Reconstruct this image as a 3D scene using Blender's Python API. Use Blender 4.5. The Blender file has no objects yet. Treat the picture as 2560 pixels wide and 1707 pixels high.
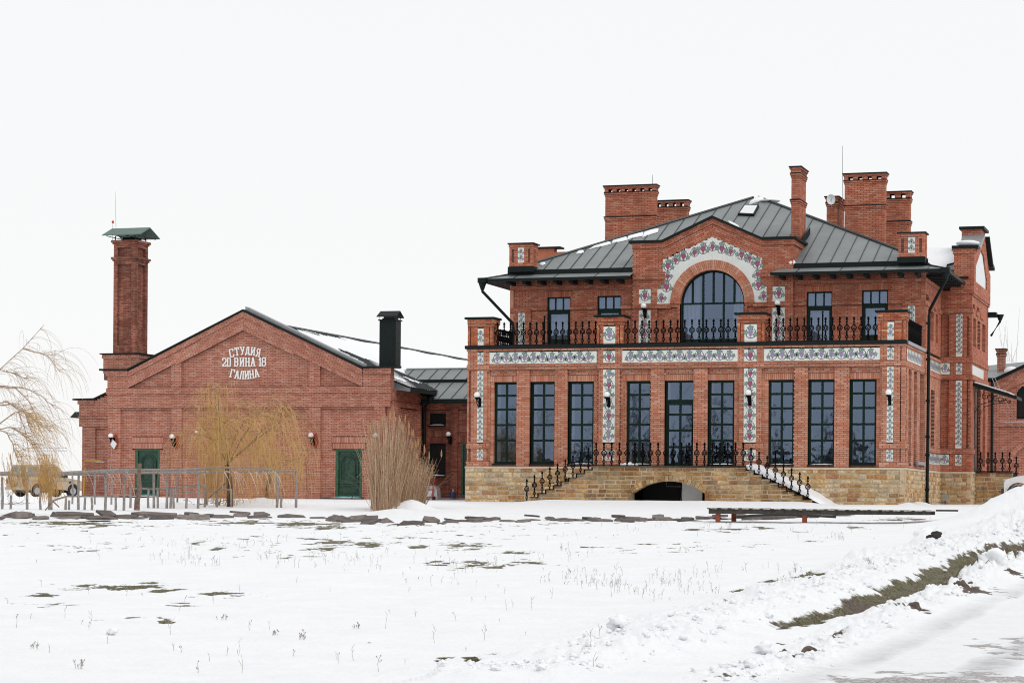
import bpy, math, random
import numpy as np
from mathutils import Vector, Matrix
random.seed(7); rng = np.random.default_rng(5)
R = math.radians
scn = bpy.context.scene
# ------------------------------------------------------------------ camera
FPX = 5750.0; TH = math.atan(.3209); ROLL = .0080; CX = 1280.0; CY = 1248.0
FW = (-math.sin(TH), math.cos(TH)); RT = (math.cos(TH), math.sin(TH)); CAM = (12.05, -84.43, .09)
cam = bpy.data.cameras.new('camera'); camo = bpy.data.objects.new('camera', cam); scn.collection.objects.link(camo)
cam.sensor_width = 36; cam.lens = 36 * FPX / 2560; cam.clip_end = 3000; cam.clip_start = 1
# the verticals of the photograph are parallel: level camera, lens shifted up, small roll
cr, sr = math.cos(ROLL), math.sin(ROLL)
fwd = Vector((FW[0], FW[1], 0)); right0 = Vector((RT[0], RT[1], 0)); up0 = Vector((0, 0, 1))
right = right0 * cr + up0 * sr; up = up0 * cr - right0 * sr
M = Matrix((right, up, -fwd)).transposed().to_4x4(); M.translation = Vector(CAM); camo.matrix_world = M
cam.shift_x = 0.0; cam.shift_y = (CY - 853.5) / 2560
scn.camera = camo
# ------------------------------------------------------------------ sky and light (overcast)
w = bpy.data.worlds.new('World'); scn.world = w; w.use_nodes = True; nt = w.node_tree; nt.nodes.clear()
SUN_EL, SUN_AZ = R(48), R(62)      # azimuth measured from -Y (towards the viewer) round to +X
sky = nt.nodes.new('ShaderNodeTexSky'); sky.sky_type = 'NISHITA'; sky.sun_disc = False
sky.sun_elevation = SUN_EL; sky.sun_rotation = R(180) - SUN_AZ
mx = nt.nodes.new('ShaderNodeMixRGB'); mx.inputs[0].default_value = .93
mx.inputs[2].default_value = (9.86, 9.86, 9.83, 1)
bg = nt.nodes.new('ShaderNodeBackground'); bg.inputs[1].default_value = .1
out = nt.nodes.new('ShaderNodeOutputWorld')
nt.links.new(sky.outputs[0], mx.inputs[1]); nt.links.new(mx.outputs[0], bg.inputs[0]); nt.links.new(bg.outputs[0], out.inputs[0])
sd = bpy.data.lights.new('sun', 'SUN'); sd.energy = .9; sd.angle = R(25); sd.color = (1, .97, .93)
so = bpy.data.objects.new('sun', sd); scn.collection.objects.link(so)
sdir = Vector((math.sin(SUN_AZ) * math.cos(SUN_EL), -math.cos(SUN_AZ) * math.cos(SUN_EL), math.sin(SUN_EL)))
so.rotation_euler = sdir.to_track_quat('Z', 'Y').to_euler()
scn.view_settings.view_transform = 'Standard'; scn.view_settings.look = 'None'
scn.view_settings.exposure = 0.0; scn.view_settings.gamma = 1; scn.view_settings.use_curve_mapping = False
scn.cycles.filter_width = 1.05; scn.cycles.max_bounces = 6; scn.cycles.transparent_max_bounces = 12
# ------------------------------------------------------------------ measuring helpers: a point of the photograph to a point of a real plane
def ray(px, py):
    a = (px - CX) / FPX; b = -(py - CY) / FPX
    a2 = a * cr - b * sr; b2 = b * cr + a * sr
    return (FW[0] + a2 * RT[0], FW[1] + a2 * RT[1], b2)
def onY(px, py, Y):
    d = ray(px, py); t = (Y - CAM[1]) / d[1]; return Vector((CAM[0] + t * d[0], Y, CAM[2] + t * d[2]))
def onX(px, py, X):
    d = ray(px, py); t = (X - CAM[0]) / d[0]; return Vector((X, CAM[1] + t * d[1], CAM[2] + t * d[2]))
# ------------------------------------------------------------------ materials
MATS = {}
def newmat(name):
    m = bpy.data.materials.new(name); m.use_nodes = True; n = m.node_tree.nodes; l = m.node_tree.links
    MATS[name] = m; return m, n, l, n['Principled BSDF']
def plain(name, col, rough=.6, metal=0, var=.12, scale=6, bump=0, bscale=30, spec=.5):
    m, n, l, b = newmat(name); b.inputs['Roughness'].default_value = rough; b.inputs['Metallic'].default_value = metal
    b.inputs['Specular IOR Level'].default_value = spec
    g = n.new('ShaderNodeNewGeometry'); t = n.new('ShaderNodeTexNoise'); t.inputs['Scale'].default_value = scale; t.inputs['Detail'].default_value = 6
    l.new(g.outputs['Position'], t.inputs['Vector'])
    r = n.new('ShaderNodeValToRGB'); r.color_ramp.elements[0].position = .3; r.color_ramp.elements[1].position = .7
    r.color_ramp.elements[0].color = tuple(c * (1 - var) for c in col) + (1,); r.color_ramp.elements[1].color = tuple(min(1, c * (1 + var)) for c in col) + (1,)
    l.new(t.outputs[0], r.inputs[0]); l.new(r.outputs[0], b.inputs['Base Color'])
    if bump:
        t2 = n.new('ShaderNodeTexNoise'); t2.inputs['Scale'].default_value = bscale; t2.inputs['Detail'].default_value = 5; l.new(g.outputs['Position'], t2.inputs['Vector'])
        bp = n.new('ShaderNodeBump'); bp.inputs['Strength'].default_value = bump; bp.inputs['Distance'].default_value = .03
        l.new(t2.outputs[0], bp.inputs['Height']); l.new(bp.outputs[0], b.inputs['Normal'])
    return m
def tinted(name, stops, rough=.85, wear=.25, fine=25, bump=.25, grime=.35):
    """colour picked per piece from 'tint' (face attribute) plus the object's own random number"""
    m, n, l, b = newmat(name); b.inputs['Roughness'].default_value = rough; b.inputs['Specular IOR Level'].default_value = .25
    a = n.new('ShaderNodeAttribute'); a.attribute_name = 'tint'; oi = n.new('ShaderNodeObjectInfo')
    ad = n.new('ShaderNodeMath'); ad.operation = 'ADD'; l.new(a.outputs['Fac'], ad.inputs[0]); l.new(oi.outputs['Random'], ad.inputs[1])
    fr = n.new('ShaderNodeMath'); fr.operation = 'FRACT'; l.new(ad.outputs[0], fr.inputs[0])
    r = n.new('ShaderNodeValToRGB'); r.color_ramp.interpolation = 'LINEAR'
    while len(r.color_ramp.elements) < len(stops): r.color_ramp.elements.new(.5)
    for e, (p, c) in zip(r.color_ramp.elements, stops): e.position = p; e.color = c + (1,)
    l.new(fr.outputs[0], r.inputs[0])
    g = n.new('ShaderNodeNewGeometry')
    t = n.new('ShaderNodeTexNoise'); t.inputs['Scale'].default_value = fine; t.inputs['Detail'].default_value = 4; l.new(g.outputs['Position'], t.inputs['Vector'])
    t2 = n.new('ShaderNodeTexNoise'); t2.inputs['Scale'].default_value = .7; t2.inputs['Detail'].default_value = 5; l.new(g.outputs['Position'], t2.inputs['Vector'])
    mr = n.new('ShaderNodeMapRange'); mr.inputs[1].default_value = .25; mr.inputs[2].default_value = .75; mr.inputs[3].default_value = 1 - wear; mr.inputs[4].default_value = 1 + wear; l.new(t.outputs[0], mr.inputs[0])
    mr2 = n.new('ShaderNodeMapRange'); mr2.inputs[1].default_value = .3; mr2.inputs[2].default_value = .7; mr2.inputs[3].default_value = 1 - grime; mr2.inputs[4].default_value = 1 + grime * .45; l.new(t2.outputs[0], mr2.inputs[0])
    mm = n.new('ShaderNodeMath'); mm.operation = 'MULTIPLY'; l.new(mr.outputs[0], mm.inputs[0]); l.new(mr2.outputs[0], mm.inputs[1])
    t3 = n.new('ShaderNodeTexNoise'); t3.inputs['Scale'].default_value = 1.0; t3.inputs['Detail'].default_value = 4
    mp = n.new('ShaderNodeVectorMath'); mp.operation = 'MULTIPLY'; mp.inputs[1].default_value = (3.2, 3.2, .35); l.new(g.outputs['Position'], mp.inputs[0]); l.new(mp.outputs[0], t3.inputs['Vector'])
    mr3 = n.new('ShaderNodeMapRange'); mr3.inputs[1].default_value = .35; mr3.inputs[2].default_value = .62; mr3.inputs[3].default_value = 1 - grime * .9; mr3.inputs[4].default_value = 1.03; l.new(t3.outputs[0], mr3.inputs[0])
    m4 = n.new('ShaderNodeMath'); m4.operation = 'MULTIPLY'; l.new(mm.outputs[0], m4.inputs[0]); l.new(mr3.outputs[0], m4.inputs[1]); mm = m4
    vm = n.new('ShaderNodeVectorMath'); vm.operation = 'SCALE'; l.new(r.outputs[0], vm.inputs[0]); l.new(mm.outputs[0], vm.inputs['Scale']); l.new(vm.outputs[0], b.inputs['Base Color'])
    bp = n.new('ShaderNodeBump'); bp.inputs['Strength'].default_value = bump; bp.inputs['Distance'].default_value = .01; l.new(t.outputs[0], bp.inputs['Height']); l.new(bp.outputs[0], b.inputs['Normal'])
    return m
BR_MAIN = tinted('brick_orange_red', [(0, (0.452, 0.152, 0.091)), (.10, (0.510, 0.185, 0.108)), (.35, (0.546, 0.232, 0.145)), (.65, (0.568, 0.261, 0.175)), (.85, (0.590, 0.308, 0.220)), (.93, (0.611, 0.352, 0.256)), (1, (0.524, 0.214, 0.135))], grime=.12, wear=.14)
BR_UP = tinted('brick_deep_red', [(0, (0.397, 0.110, 0.065)), (.15, (0.461, 0.139, 0.081)), (.5, (0.512, 0.175, 0.105)), (.8, (0.533, 0.208, 0.132)), (.92, (0.555, 0.270, 0.176)), (1, (0.497, 0.161, 0.095))], grime=.16, wear=.16)
BR_LEFT = tinted('brick_pink_red', [(0, (0.430, 0.156, 0.106)), (.15, (0.480, 0.192, 0.133)), (.5, (0.524, 0.232, 0.167)), (.8, (0.546, 0.264, 0.194)), (.93, (0.582, 0.319, 0.244)), (1, (0.510, 0.214, 0.149))], grime=.12, wear=.14)
BR_OLD = tinted('brick_dark_red', [(0, (0.287, 0.086, 0.056)), (.3, (0.352, 0.117, 0.077)), (.6, (0.403, 0.152, 0.104)), (1, (0.446, 0.210, 0.149))], grime=.45, wear=.2)  # darker, blotchier red than the other bricks
MORTAR = plain('mortar', (.16, .080, .060), .95, var=.15)
STONE = tinted('sandstone', [(0, (.40, .19, .08)), (.12, (.48, .27, .11)), (.3, (.54, .36, .17)), (.5, (.60, .44, .25)), (.72, (.63, .50, .33)), (.86, (.50, .40, .27)), (.93, (.33, .23, .14)), (1, (.46, .21, .11))], fine=14, wear=.38, bump=.9, grime=.22)
STONE_W = tinted('sandstone_weathered', [(0, (.30, .14, .055)), (.2, (.42, .23, .09)), (.45, (.47, .29, .13)), (.7, (.54, .38, .21)), (.88, (.30, .22, .14)), (1, (.37, .17, .08))], fine=14, wear=.4, bump=.9, grime=.4)
STONE_M = plain('sandstone_mortar', (.50, .39, .26), .95, var=.12)
LIME = plain('limestone', (.55, .45, .33), .9, var=.1)
DKMET = plain('dark_green_metal', (.006, .011, .011), .55, metal=0, var=.15, spec=.18)
ROOFM = plain('grey_roof_metal', (.20, .22, .225), .5, metal=.15, var=.10, scale=1.3)
ROOFD = plain('roof_seam_metal', (.035, .042, .042), .4, metal=.3)
GREYM = plain('grey_metal', (.30, .31, .32), .45, metal=.4)
IRON = plain('black_iron', (.003, .003, .004), .6, var=.2, spec=.06)
GREEN = plain('dark_green_frame', (.004, .018, .014), .5, var=.1, spec=.15)
DOORG = plain('green_door_paint', (.010, .050, .028), .5, var=.55, scale=9, bump=.1)
DOORT = plain('green_door_trim', (.030, .095, .05), .55, var=.4, scale=9)
DOORK = plain('teal_kick_board', (.02, .20, .17), .5, var=.2)
WHITE = plain('white_plaster', (.72, .73, .74), .8, var=.04)
TILE = plain('white_glazed_tile', (.70, .72, .69), .35, var=.05, scale=3)
GROUT = plain('tile_grout', (.50, .51, .48), .8)
LEAF1 = plain('painted_leaf', (.23, .33, .29), .4, var=.45, scale=40)
LEAF2 = plain('painted_leaf_line', (.035, .075, .065), .4)
GRAPE = plain('painted_grapes_violet', (.30, .22, .38), .4, var=.4, scale=50)
GRAPEM = plain('painted_grapes_crimson', (.30, .045, .13), .4, var=.4, scale=50)
STEM = plain('painted_stem', (.055, .04, .03), .5)
_g = None
GLOBE = plain('opal_glass', (.86, .86, .86), .15, var=.01)
CURT = plain('grey_curtain', (.42, .43, .47), .9, var=.08)
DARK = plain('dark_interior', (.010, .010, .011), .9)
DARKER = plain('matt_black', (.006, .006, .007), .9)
WOOD = plain('grey_weathered_wood', (.27, .24, .225), .9, var=.3, scale=14, bump=.3)
WOODB = plain('brown_bark_wood', (.17, .11, .085), .9, var=.4, scale=14, bump=.4)
PLANK = plain('dark_wet_plank', (.055, .048, .042), .85, var=.45, scale=9)
PLANKT = plain('plank_top', (.40, .37, .33), .9, var=.3, scale=9)
RUST = plain('rusty_red_post', (.26, .06, .03), .8, var=.3)
SLATE = tinted('purple_brown_slate', [(0, (.095, .080, .074)), (.5, (.15, .125, .115)), (1, (.22, .185, .17))], fine=9, wear=.3, bump=.5, grime=.3)
BARK = plain('willow_bark', (.17, .105, .06), .9, var=.35, scale=12)
LIMB = plain('willow_limb', (.27, .17, .085), .9, var=.3, scale=8)
BARKD = plain('dark_wet_bark', (.055, .032, .02), .9, var=.35, scale=12)
TWIG = plain('golden_willow_twig', (.52, .32, .11), .7, var=.25, scale=3)
TWIGB = plain('brown_willow_twig', (.38, .27, .18), .8, var=.3, scale=3)
REED = tinted('dry_reed', [(0, (.24, .14, .08)), (.3, (.43, .28, .17)), (.7, (.56, .39, .26)), (1, (.66, .51, .38))], wear=.2, bump=0, grime=.2)
REEDP = plain('reed_plume', (.36, .20, .09), .9, var=.3)
VINE = plain('pale_dry_vine', (.55, .45, .38), .8)
GRASSM = tinted('winter_grass', [(0, (.055, .055, .018)), (.4, (.10, .09, .035)), (.7, (.17, .14, .07)), (1, (.24, .19, .12))], wear=.3, grime=.3, bump=0)
WEED = plain('dead_weed', (.34, .30, .27), .9, var=.3)
RUBBER = plain('tyre_rubber', (.015, .015, .016), .8)
BEIGE = plain('beige_car_paint', (.47, .37, .26), .35, var=.05)
WPAINT = plain('white_car_paint', (.66, .64, .62), .3, var=.04)
PLAST = plain('dark_plastic', (.02, .02, .022), .5)
REDL = plain('red_lamp_lens', (.35, .01, .015), .25)
REDP = plain('red_paint', (.42, .02, .015), .35)
GALV = plain('galvanised_sheet', (.42, .43, .46), .4, metal=.5)
BLUE = plain('dark_blue_enamel', (.01, .025, .11), .4)
YELL = plain('yellow_gas_pipe', (.55, .33, .03), .5)
TERRA = plain('orange_lamp_halo', (.30, .055, .025), .9, var=.2)
CONC = plain('grey_concrete', (.22, .22, .22), .9)
FARTREE = plain('far_bare_wood', (.10, .085, .08), .95, var=.3, scale=.5)
def snowmat(name, col=(.86, .875, .90), bump=.5, bscale=9, rough=.55):
    m, n, l, b = newmat(name); b.inputs['Roughness'].default_value = rough; b.inputs['Base Color'].default_value = col + (1,); b.inputs['Specular IOR Level'].default_value = .25
    g = n.new('ShaderNodeNewGeometry'); t = n.new('ShaderNodeTexNoise'); t.inputs['Scale'].default_value = bscale; t.inputs['Detail'].default_value = 8; l.new(g.outputs['Position'], t.inputs['Vector'])
    bp = n.new('ShaderNodeBump'); bp.inputs['Strength'].default_value = bump; bp.inputs['Distance'].default_value = .03; l.new(t.outputs[0], bp.inputs['Height']); l.new(bp.outputs[0], b.inputs['Normal'])
    return m
SNOW = snowmat('snow')
def glassmat(name, fac=.29, col=(.39, .51, .72), thr=(.74, .78, .84), wav=.016):
    m, n, l, b = newmat(name); n.remove(b); o = n['Material Output']
    tr = n.new('ShaderNodeBsdfTransparent'); tr.inputs[0].default_value = thr + (1,)
    gl = n.new('ShaderNodeBsdfGlossy'); gl.inputs[0].default_value = col + (1,); gl.inputs['Roughness'].default_value = .02
    g = n.new('ShaderNodeNewGeometry'); t = n.new('ShaderNodeTexNoise'); t.inputs['Scale'].default_value = 1.7; t.inputs['Detail'].default_value = 2; l.new(g.outputs['Position'], t.inputs['Vector'])
    bp = n.new('ShaderNodeBump'); bp.inputs['Strength'].default_value = wav; bp.inputs['Distance'].default_value = .3; l.new(t.outputs[0], bp.inputs['Height']); l.new(bp.outputs[0], gl.inputs['Normal'])
    ms = n.new('ShaderNodeMixShader'); ms.inputs[0].default_value = fac; l.new(tr.outputs[0], ms.inputs[1]); l.new(gl.outputs[0], ms.inputs[2]); l.new(ms.outputs[0], o.inputs[0])
    return m
GLASS = glassmat('window_glass'); GLASSC = glassmat('car_glass', .25, (.6, .75, .8), (.45, .5, .5))
# ------------------------------------------------------------------ mesh builder
class Frame:
    def __init__(s, O, u, v, n): s.O, s.u, s.v, s.n = Vector(O), Vector(u), Vector(v), Vector(n)
    def P(s, a, b, c=0): return s.O + s.u * a + s.v * b + s.n * c
    def rot(s, a, b, ang):
        c, d = math.cos(ang), math.sin(ang); return Frame(s.P(a, b), s.u * c + s.v * d, s.v * c - s.u * d, s.n)
    def soldier(s): return Frame(s.O, s.v, -s.u, s.n)
    def loc(s, p): q = Vector(p) - s.O; return (q.dot(s.u), q.dot(s.v))
def front(Y): return Frame((0, Y, 0), (1, 0, 0), (0, 0, 1), (0, -1, 0))
def rside(X): return Frame((X, 0, 0), (0, 1, 0), (0, 0, 1), (1, 0, 0))
def lside(X): return Frame((X, 0, 0), (0, -1, 0), (0, 0, 1), (-1, 0, 0))
def back(Y): return Frame((0, Y, 0), (-1, 0, 0), (0, 0, 1), (0, 1, 0))
WORLD = Frame((0, 0, 0), (1, 0, 0), (0, 1, 0), (0, 0, 1))
class MB:
    def __init__(s): s.v = []; s.f = []; s.t = []; s.m = []; s.mi = 0
    def vert(s, p): s.v.append((p[0], p[1], p[2])); return len(s.v) - 1
    def face(s, idx, tint=0.): s.f.append(tuple(idx)); s.t.append(tint); s.m.append(s.mi)
    def poly(s, pts, tint=0.): s.face([s.vert(p) for p in pts], tint)
    def fbox(s, F, a0, a1, b0, b1, c0, c1, tint=0., backf=True):
        k = [s.vert(F.P(a, b, c)) for a, b, c in ((a0, b0, c1), (a1, b0, c1), (a1, b1, c1), (a0, b1, c1), (a0, b0, c0), (a1, b0, c0), (a1, b1, c0), (a0, b1, c0))]
        s.face((k[0], k[1], k[2], k[3]), tint); s.face((k[4], k[5], k[1], k[0]), tint); s.face((k[5], k[6], k[2], k[1]), tint)
        s.face((k[6], k[7], k[3], k[2]), tint); s.face((k[7], k[4], k[0], k[3]), tint)
        if backf: s.face((k[7], k[6], k[5], k[4]), tint)
    def box(s, x0, x1, y0, y1, z0, z1, tint=0.): s.fbox(WORLD, x0, x1, y0, y1, z0, z1, tint)
    def prism(s, F, pts, c0, c1, tint=0.):
        A = [s.vert(F.P(a, b, c1)) for a, b in pts]; B = [s.vert(F.P(a, b, c0)) for a, b in pts]; n = len(pts)
        s.face(A, tint); s.face(B[::-1], tint)
        for i in range(n): j = (i + 1) % n; s.face((B[i], B[j], A[j], A[i]), tint)
    def tube(s, pts, r0, r1=None, n=6, tint=0., cap=True):
        r1 = r0 if r1 is None else r1; rings = []; m = len(pts); pts = [Vector(p) for p in pts]
        for i, p in enumerate(pts):
            d = (pts[min(i + 1, m - 1)] - pts[max(i - 1, 0)])
            d = d.normalized() if d.length > 1e-9 else Vector((0, 0, 1))
            x = d.cross(Vector((0, 0, 1)) if abs(d.z) < .9 else Vector((1, 0, 0))).normalized(); y = d.cross(x)
            r = r0 + (r1 - r0) * i / max(1, m - 1)
            rings.append([s.vert(p + (x * math.cos(2 * math.pi * k / n) + y * math.sin(2 * math.pi * k / n)) * r) for k in range(n)])
        for A, B in zip(rings, rings[1:]):
            for k in range(n): j = (k + 1) % n; s.face((A[k], B[k], B[j], A[j]), tint)
        if cap: s.face(rings[0], tint); s.face(rings[-1][::-1], tint)
    def lathe(s, c, prof, n=12, tint=0.):
        c = Vector(c); rings = [[s.vert(c + Vector((r * math.cos(2 * math.pi * k / n), r * math.sin(2 * math.pi * k / n), z))) for k in range(n)] for r, z in prof]
        for A, B in zip(rings, rings[1:]):
            for k in range(n): j = (k + 1) % n; s.face((A[k], A[j], B[j], B[k]), tint)
        s.face(rings[0][::-1], tint); s.face(rings[-1], tint)
    def ball(s, c, r, n=12, sz=1.): s.lathe(c, [(max(1e-4, r * math.sin(math.pi * i / (n // 2))), -r * sz * math.cos(math.pi * i / (n // 2))) for i in range(n // 2 + 1)], n)
    def build(s, name, mats, parent=None, smooth=False, origin=None, kind=None):
        me = bpy.data.meshes.new(name); V = np.array(s.v, dtype=float).reshape(-1, 3)
        if origin is not None: V = V - np.array(origin)
        me.from_pydata(V.tolist(), [], s.f)
        if any(s.t):
            a = me.attributes.new('tint', 'FLOAT', 'FACE'); a.data.foreach_set('value', s.t)
        if not isinstance(mats, (list, tuple)): mats = [mats]
        for m in mats: me.materials.append(m)
        if len(mats) > 1: me.polygons.foreach_set('material_index', s.m)
        if smooth: me.polygons.foreach_set('use_smooth', [True] * len(s.f))
        o = bpy.data.objects.new(name, me); scn.collection.objects.link(o)
        if origin is not None: o.location = origin
        if parent is not None: attach(o, parent)
        if kind: o['kind'] = kind
        return o
def wmat(o): return (wmat(o.parent) @ o.matrix_parent_inverse @ o.matrix_basis) if o.parent else o.matrix_basis.copy()
def attach(o, p): o.parent = p; o.matrix_parent_inverse = wmat(p).inverted()
def tag(o, label=None, cat=None, group=None, kind=None):
    if label: o['label'] = label
    if cat: o['category'] = cat
    if group: o['group'] = group
    if kind: o['kind'] = kind
    return o
def thing(name, loc, label, cat, group=None, rz=0):
    o = bpy.data.objects.new(name, None); scn.collection.objects.link(o); o.location = loc; o.rotation_euler = (0, 0, rz); o.empty_display_size = .3
    o.matrix_basis = Matrix.Translation(Vector(loc)) @ Matrix.Rotation(rz, 4, 'Z')
    return tag(o, label, cat, group)
def link_copy(src, parent=None):
    c = src.copy(); scn.collection.objects.link(c)
    if parent is not None: c.parent = parent
    return c
def copy_tree(root, parent=None):
    c = link_copy(root, parent)
    for ch in root.children: copy_tree(ch, c)
    return c
UNIT = {}
def unit_piece(kind, mat, variant=0):
    key = (kind, mat.name, variant)
    if key not in UNIT:
        mb = MB()
        if kind == 'stone':
            rr = random.Random(variant + 50); q = lambda: rr.uniform(-.035, .035)
            outer = [(-.5 + q() * .4, -.5 + q() * .6), (0 + q(), -.5 + q() * .5), (.5 + q() * .4, -.5 + q() * .6), (.5 + q() * .4, .5 + q() * .6), (q(), .5 + q() * .5), (-.5 + q() * .4, .5 + q() * .6)]
            k = [mb.vert((a, b, -.5)) for a, b in outer]; k1 = [mb.vert((a, b, .15)) for a, b in outer]; k2 = [mb.vert((a * .86, b * .74, .5 + rr.uniform(-.2, .15))) for a, b in outer]
            cc = mb.vert((rr.uniform(-.1, .1), rr.uniform(-.1, .1), .62))
            for A, B in ((k, k1), (k1, k2)):
                for i in range(6): j = (i + 1) % 6; mb.face((A[i], A[j], B[j], B[i]))
            for i in range(6): mb.face((k2[i], k2[(i + 1) % 6], cc))
        else:
            mb.fbox(WORLD, -.5, .5, -.5, .5, -.5, .5)
        me = bpy.data.meshes.new(kind); me.from_pydata(mb.v, [], mb.f); me.materials.append(mat); UNIT[key] = me
    return UNIT[key]
def piece(kind, mat, F, a0, a1, b0, b1, c0, c1, parent, variant=0):
    o = bpy.data.objects.new(kind, unit_piece(kind, mat, variant)); scn.collection.objects.link(o)
    m = Matrix((F.u * (a1 - a0), F.v * (b1 - b0), F.n * (c1 - c0))).transposed().to_4x4(); m.translation = F.P((a0 + a1) / 2, (b0 + b1) / 2, (c0 + c1) / 2)
    o.parent = parent; o.matrix_basis = wmat(parent).inverted() @ m
    return o
# ------------------------------------------------------------------ masonry
CH = .0774
def scan(poly, b):
    xs = []
    n = len(poly)
    for i in range(n):
        (x0, y0), (x1, y1) = poly[i], poly[(i + 1) % n]
        if (y0 <= b) != (y1 <= b): xs.append(x0 + (x1 - x0) * (b - y0) / (y1 - y0))
    xs.sort(); return [(xs[i], xs[i + 1]) for i in range(0, len(xs) - 1, 2)]
def subtract(iv, cuts):
    for c0, c1 in cuts:
        nx = []
        for a, b in iv:
            if c1 <= a or c0 >= b: nx.append((a, b)); continue
            if c0 > a: nx.append((a, c0))
            if c1 < b: nx.append((c1, b))
        iv = nx
    return iv
def rect(a0, a1, b0, b1): return [(a0, b0), (a1, b0), (a1, b1), (a0, b1)]
def bricks(BM, MM, F, polys, holes=(), c=0., depth=.13, L=.244, J=.018, ch=CH, b_ref=0., budget=None, parent=None, mat=None, header=0.):
    """real bricks course by course inside the polygons; BM takes the bricks, MM the recessed mortar. budget=[n] makes the next n of them objects"""
    for poly in polys:
        lo = min(p[1] for p in poly); hi = max(p[1] for p in poly); k = math.floor((lo - b_ref) / ch + 1e-6)
        while b_ref + k * ch < hi - 1e-6:
            z0 = max(lo, b_ref + k * ch); z1 = min(hi, b_ref + (k + 1) * ch); k += 1
            if z1 - z0 < .015: continue
            mid = (z0 + z1) / 2; iv = scan(poly, mid); iv = subtract(iv, [x for h in holes for x in scan(h, mid)])
            hd = header and (k % 2 == 0)
            step = (L / 2 + J / 2) if hd else L + J
            for a, b in iv:
                if b - a < .02: continue
                MM.fbox(F, a + .006, b - .006, z0, z1, c - depth, c - .010, backf=False)
                p = math.floor(a / step) * step + (step / 2 if k % 2 else 0)
                if p > a: p -= step
                while p < b - .012:
                    x0 = max(a, p); x1 = min(b, p + step - J)
                    if b - x1 < .04 + J: x1 = b
                    if x1 - x0 > .03:
                        cc = c + random.uniform(-.0025, .003); t = random.random()
                        if budget is not None and budget[0] > 0:
                            budget[0] -= 1; piece('brick', mat, F, x0, x1, z0 + .008, z1 - .008, c - depth, cc, parent)
                        else: BM.fbox(F, x0, x1, z0 + .008, z1 - .008, c - depth, cc, max(.001, t), backf=False)
                    p += step
                    if x1 == b: break
def soldiers(BM, MM, F, a0, a1, b0, b1, c, depth, budget=None, parent=None, mat=None):
    G = F.soldier(); n = max(1, round((a1 - a0) / CH)); st = (a1 - a0) / n
    MM.fbox(F, a0 + .006, a1 - .006, b0, b1, c - depth, c - .010, backf=False)
    for i in range(n):
        x0 = a0 + i * st + .005; x1 = a0 + (i + 1) * st - .005; cc = c + random.uniform(-.002, .003)
        if budget is not None and budget[0] > 0:
            budget[0] -= 1; piece('brick', mat, F, x0, x1, b0 + .005, b1 - .005, c - depth, cc, parent)
        else: BM.fbox(F, x0, x1, b0 + .005, b1 - .005, c - depth, cc, random.uniform(.01, .99), backf=False)
def stones(F, polys, holes, c, depth, parent, mat, budget, SM, MM, ch=.172, rs=3):
    """squared rubble: courses of unequal stones with wide pale joints"""
    rr = random.Random(rs)
    for poly in polys:
        lo = min(p[1] for p in poly); hi = max(p[1] for p in poly); n = max(1, round((hi - lo) / ch)); z = lo
        cuts = [lo + (hi - lo) * i / n + (rr.uniform(-.02, .02) if 0 < i < n else 0) for i in range(n + 1)]
        for z0, z1 in zip(cuts, cuts[1:]):
            sub = 1 if z1 - z0 < .25 else 2
            iv = subtract(scan(poly, (z0 + z1) / 2), [x for h in holes for x in scan(h, (z0 + z1) / 2)])
            for a, b in iv:
                if b - a < .03: continue
                MM.fbox(F, a, b, z0, z1, c - depth, c - .022, backf=False)
                p = a + .008
                while p < b - .05:
                    ln = rr.choice([.2, .28, .34, .4, .46, .55, .3]) * rr.uniform(.85, 1.15); q = min(b - .008, p + ln)
                    if b - q < .14: q = b - .008
                    g = .010 + (rr.uniform(0, .025) if rr.random() < .4 else 0)
                    zz0 = z0 + g + rr.uniform(0, .008); zz1 = z1 - g - rr.uniform(0, .008); pr = c + rr.uniform(-.008, .018)
                    if budget[0] > 0:
                        budget[0] -= 1; piece('stone', mat, F, p + g, q - g, zz0, zz1, c - .05, pr, parent, rr.randrange(10))
                    else:
                        me = unit_piece('stone', mat, rr.randrange(10)); base = len(SM.v)
                        for v in me.vertices:
                            SM.v.append(tuple(F.P((p + q) / 2 + v.co.x * (q - p - 2 * g), (zz0 + zz1) / 2 + v.co.y * (zz1 - zz0), (c - .05 + pr) / 2 + v.co.z * (pr - c + .05))))
                        t = rr.uniform(.01, .99)
                        for f in me.polygons: SM.face([base + i for i in f.vertices], t)
                    p = q
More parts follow.
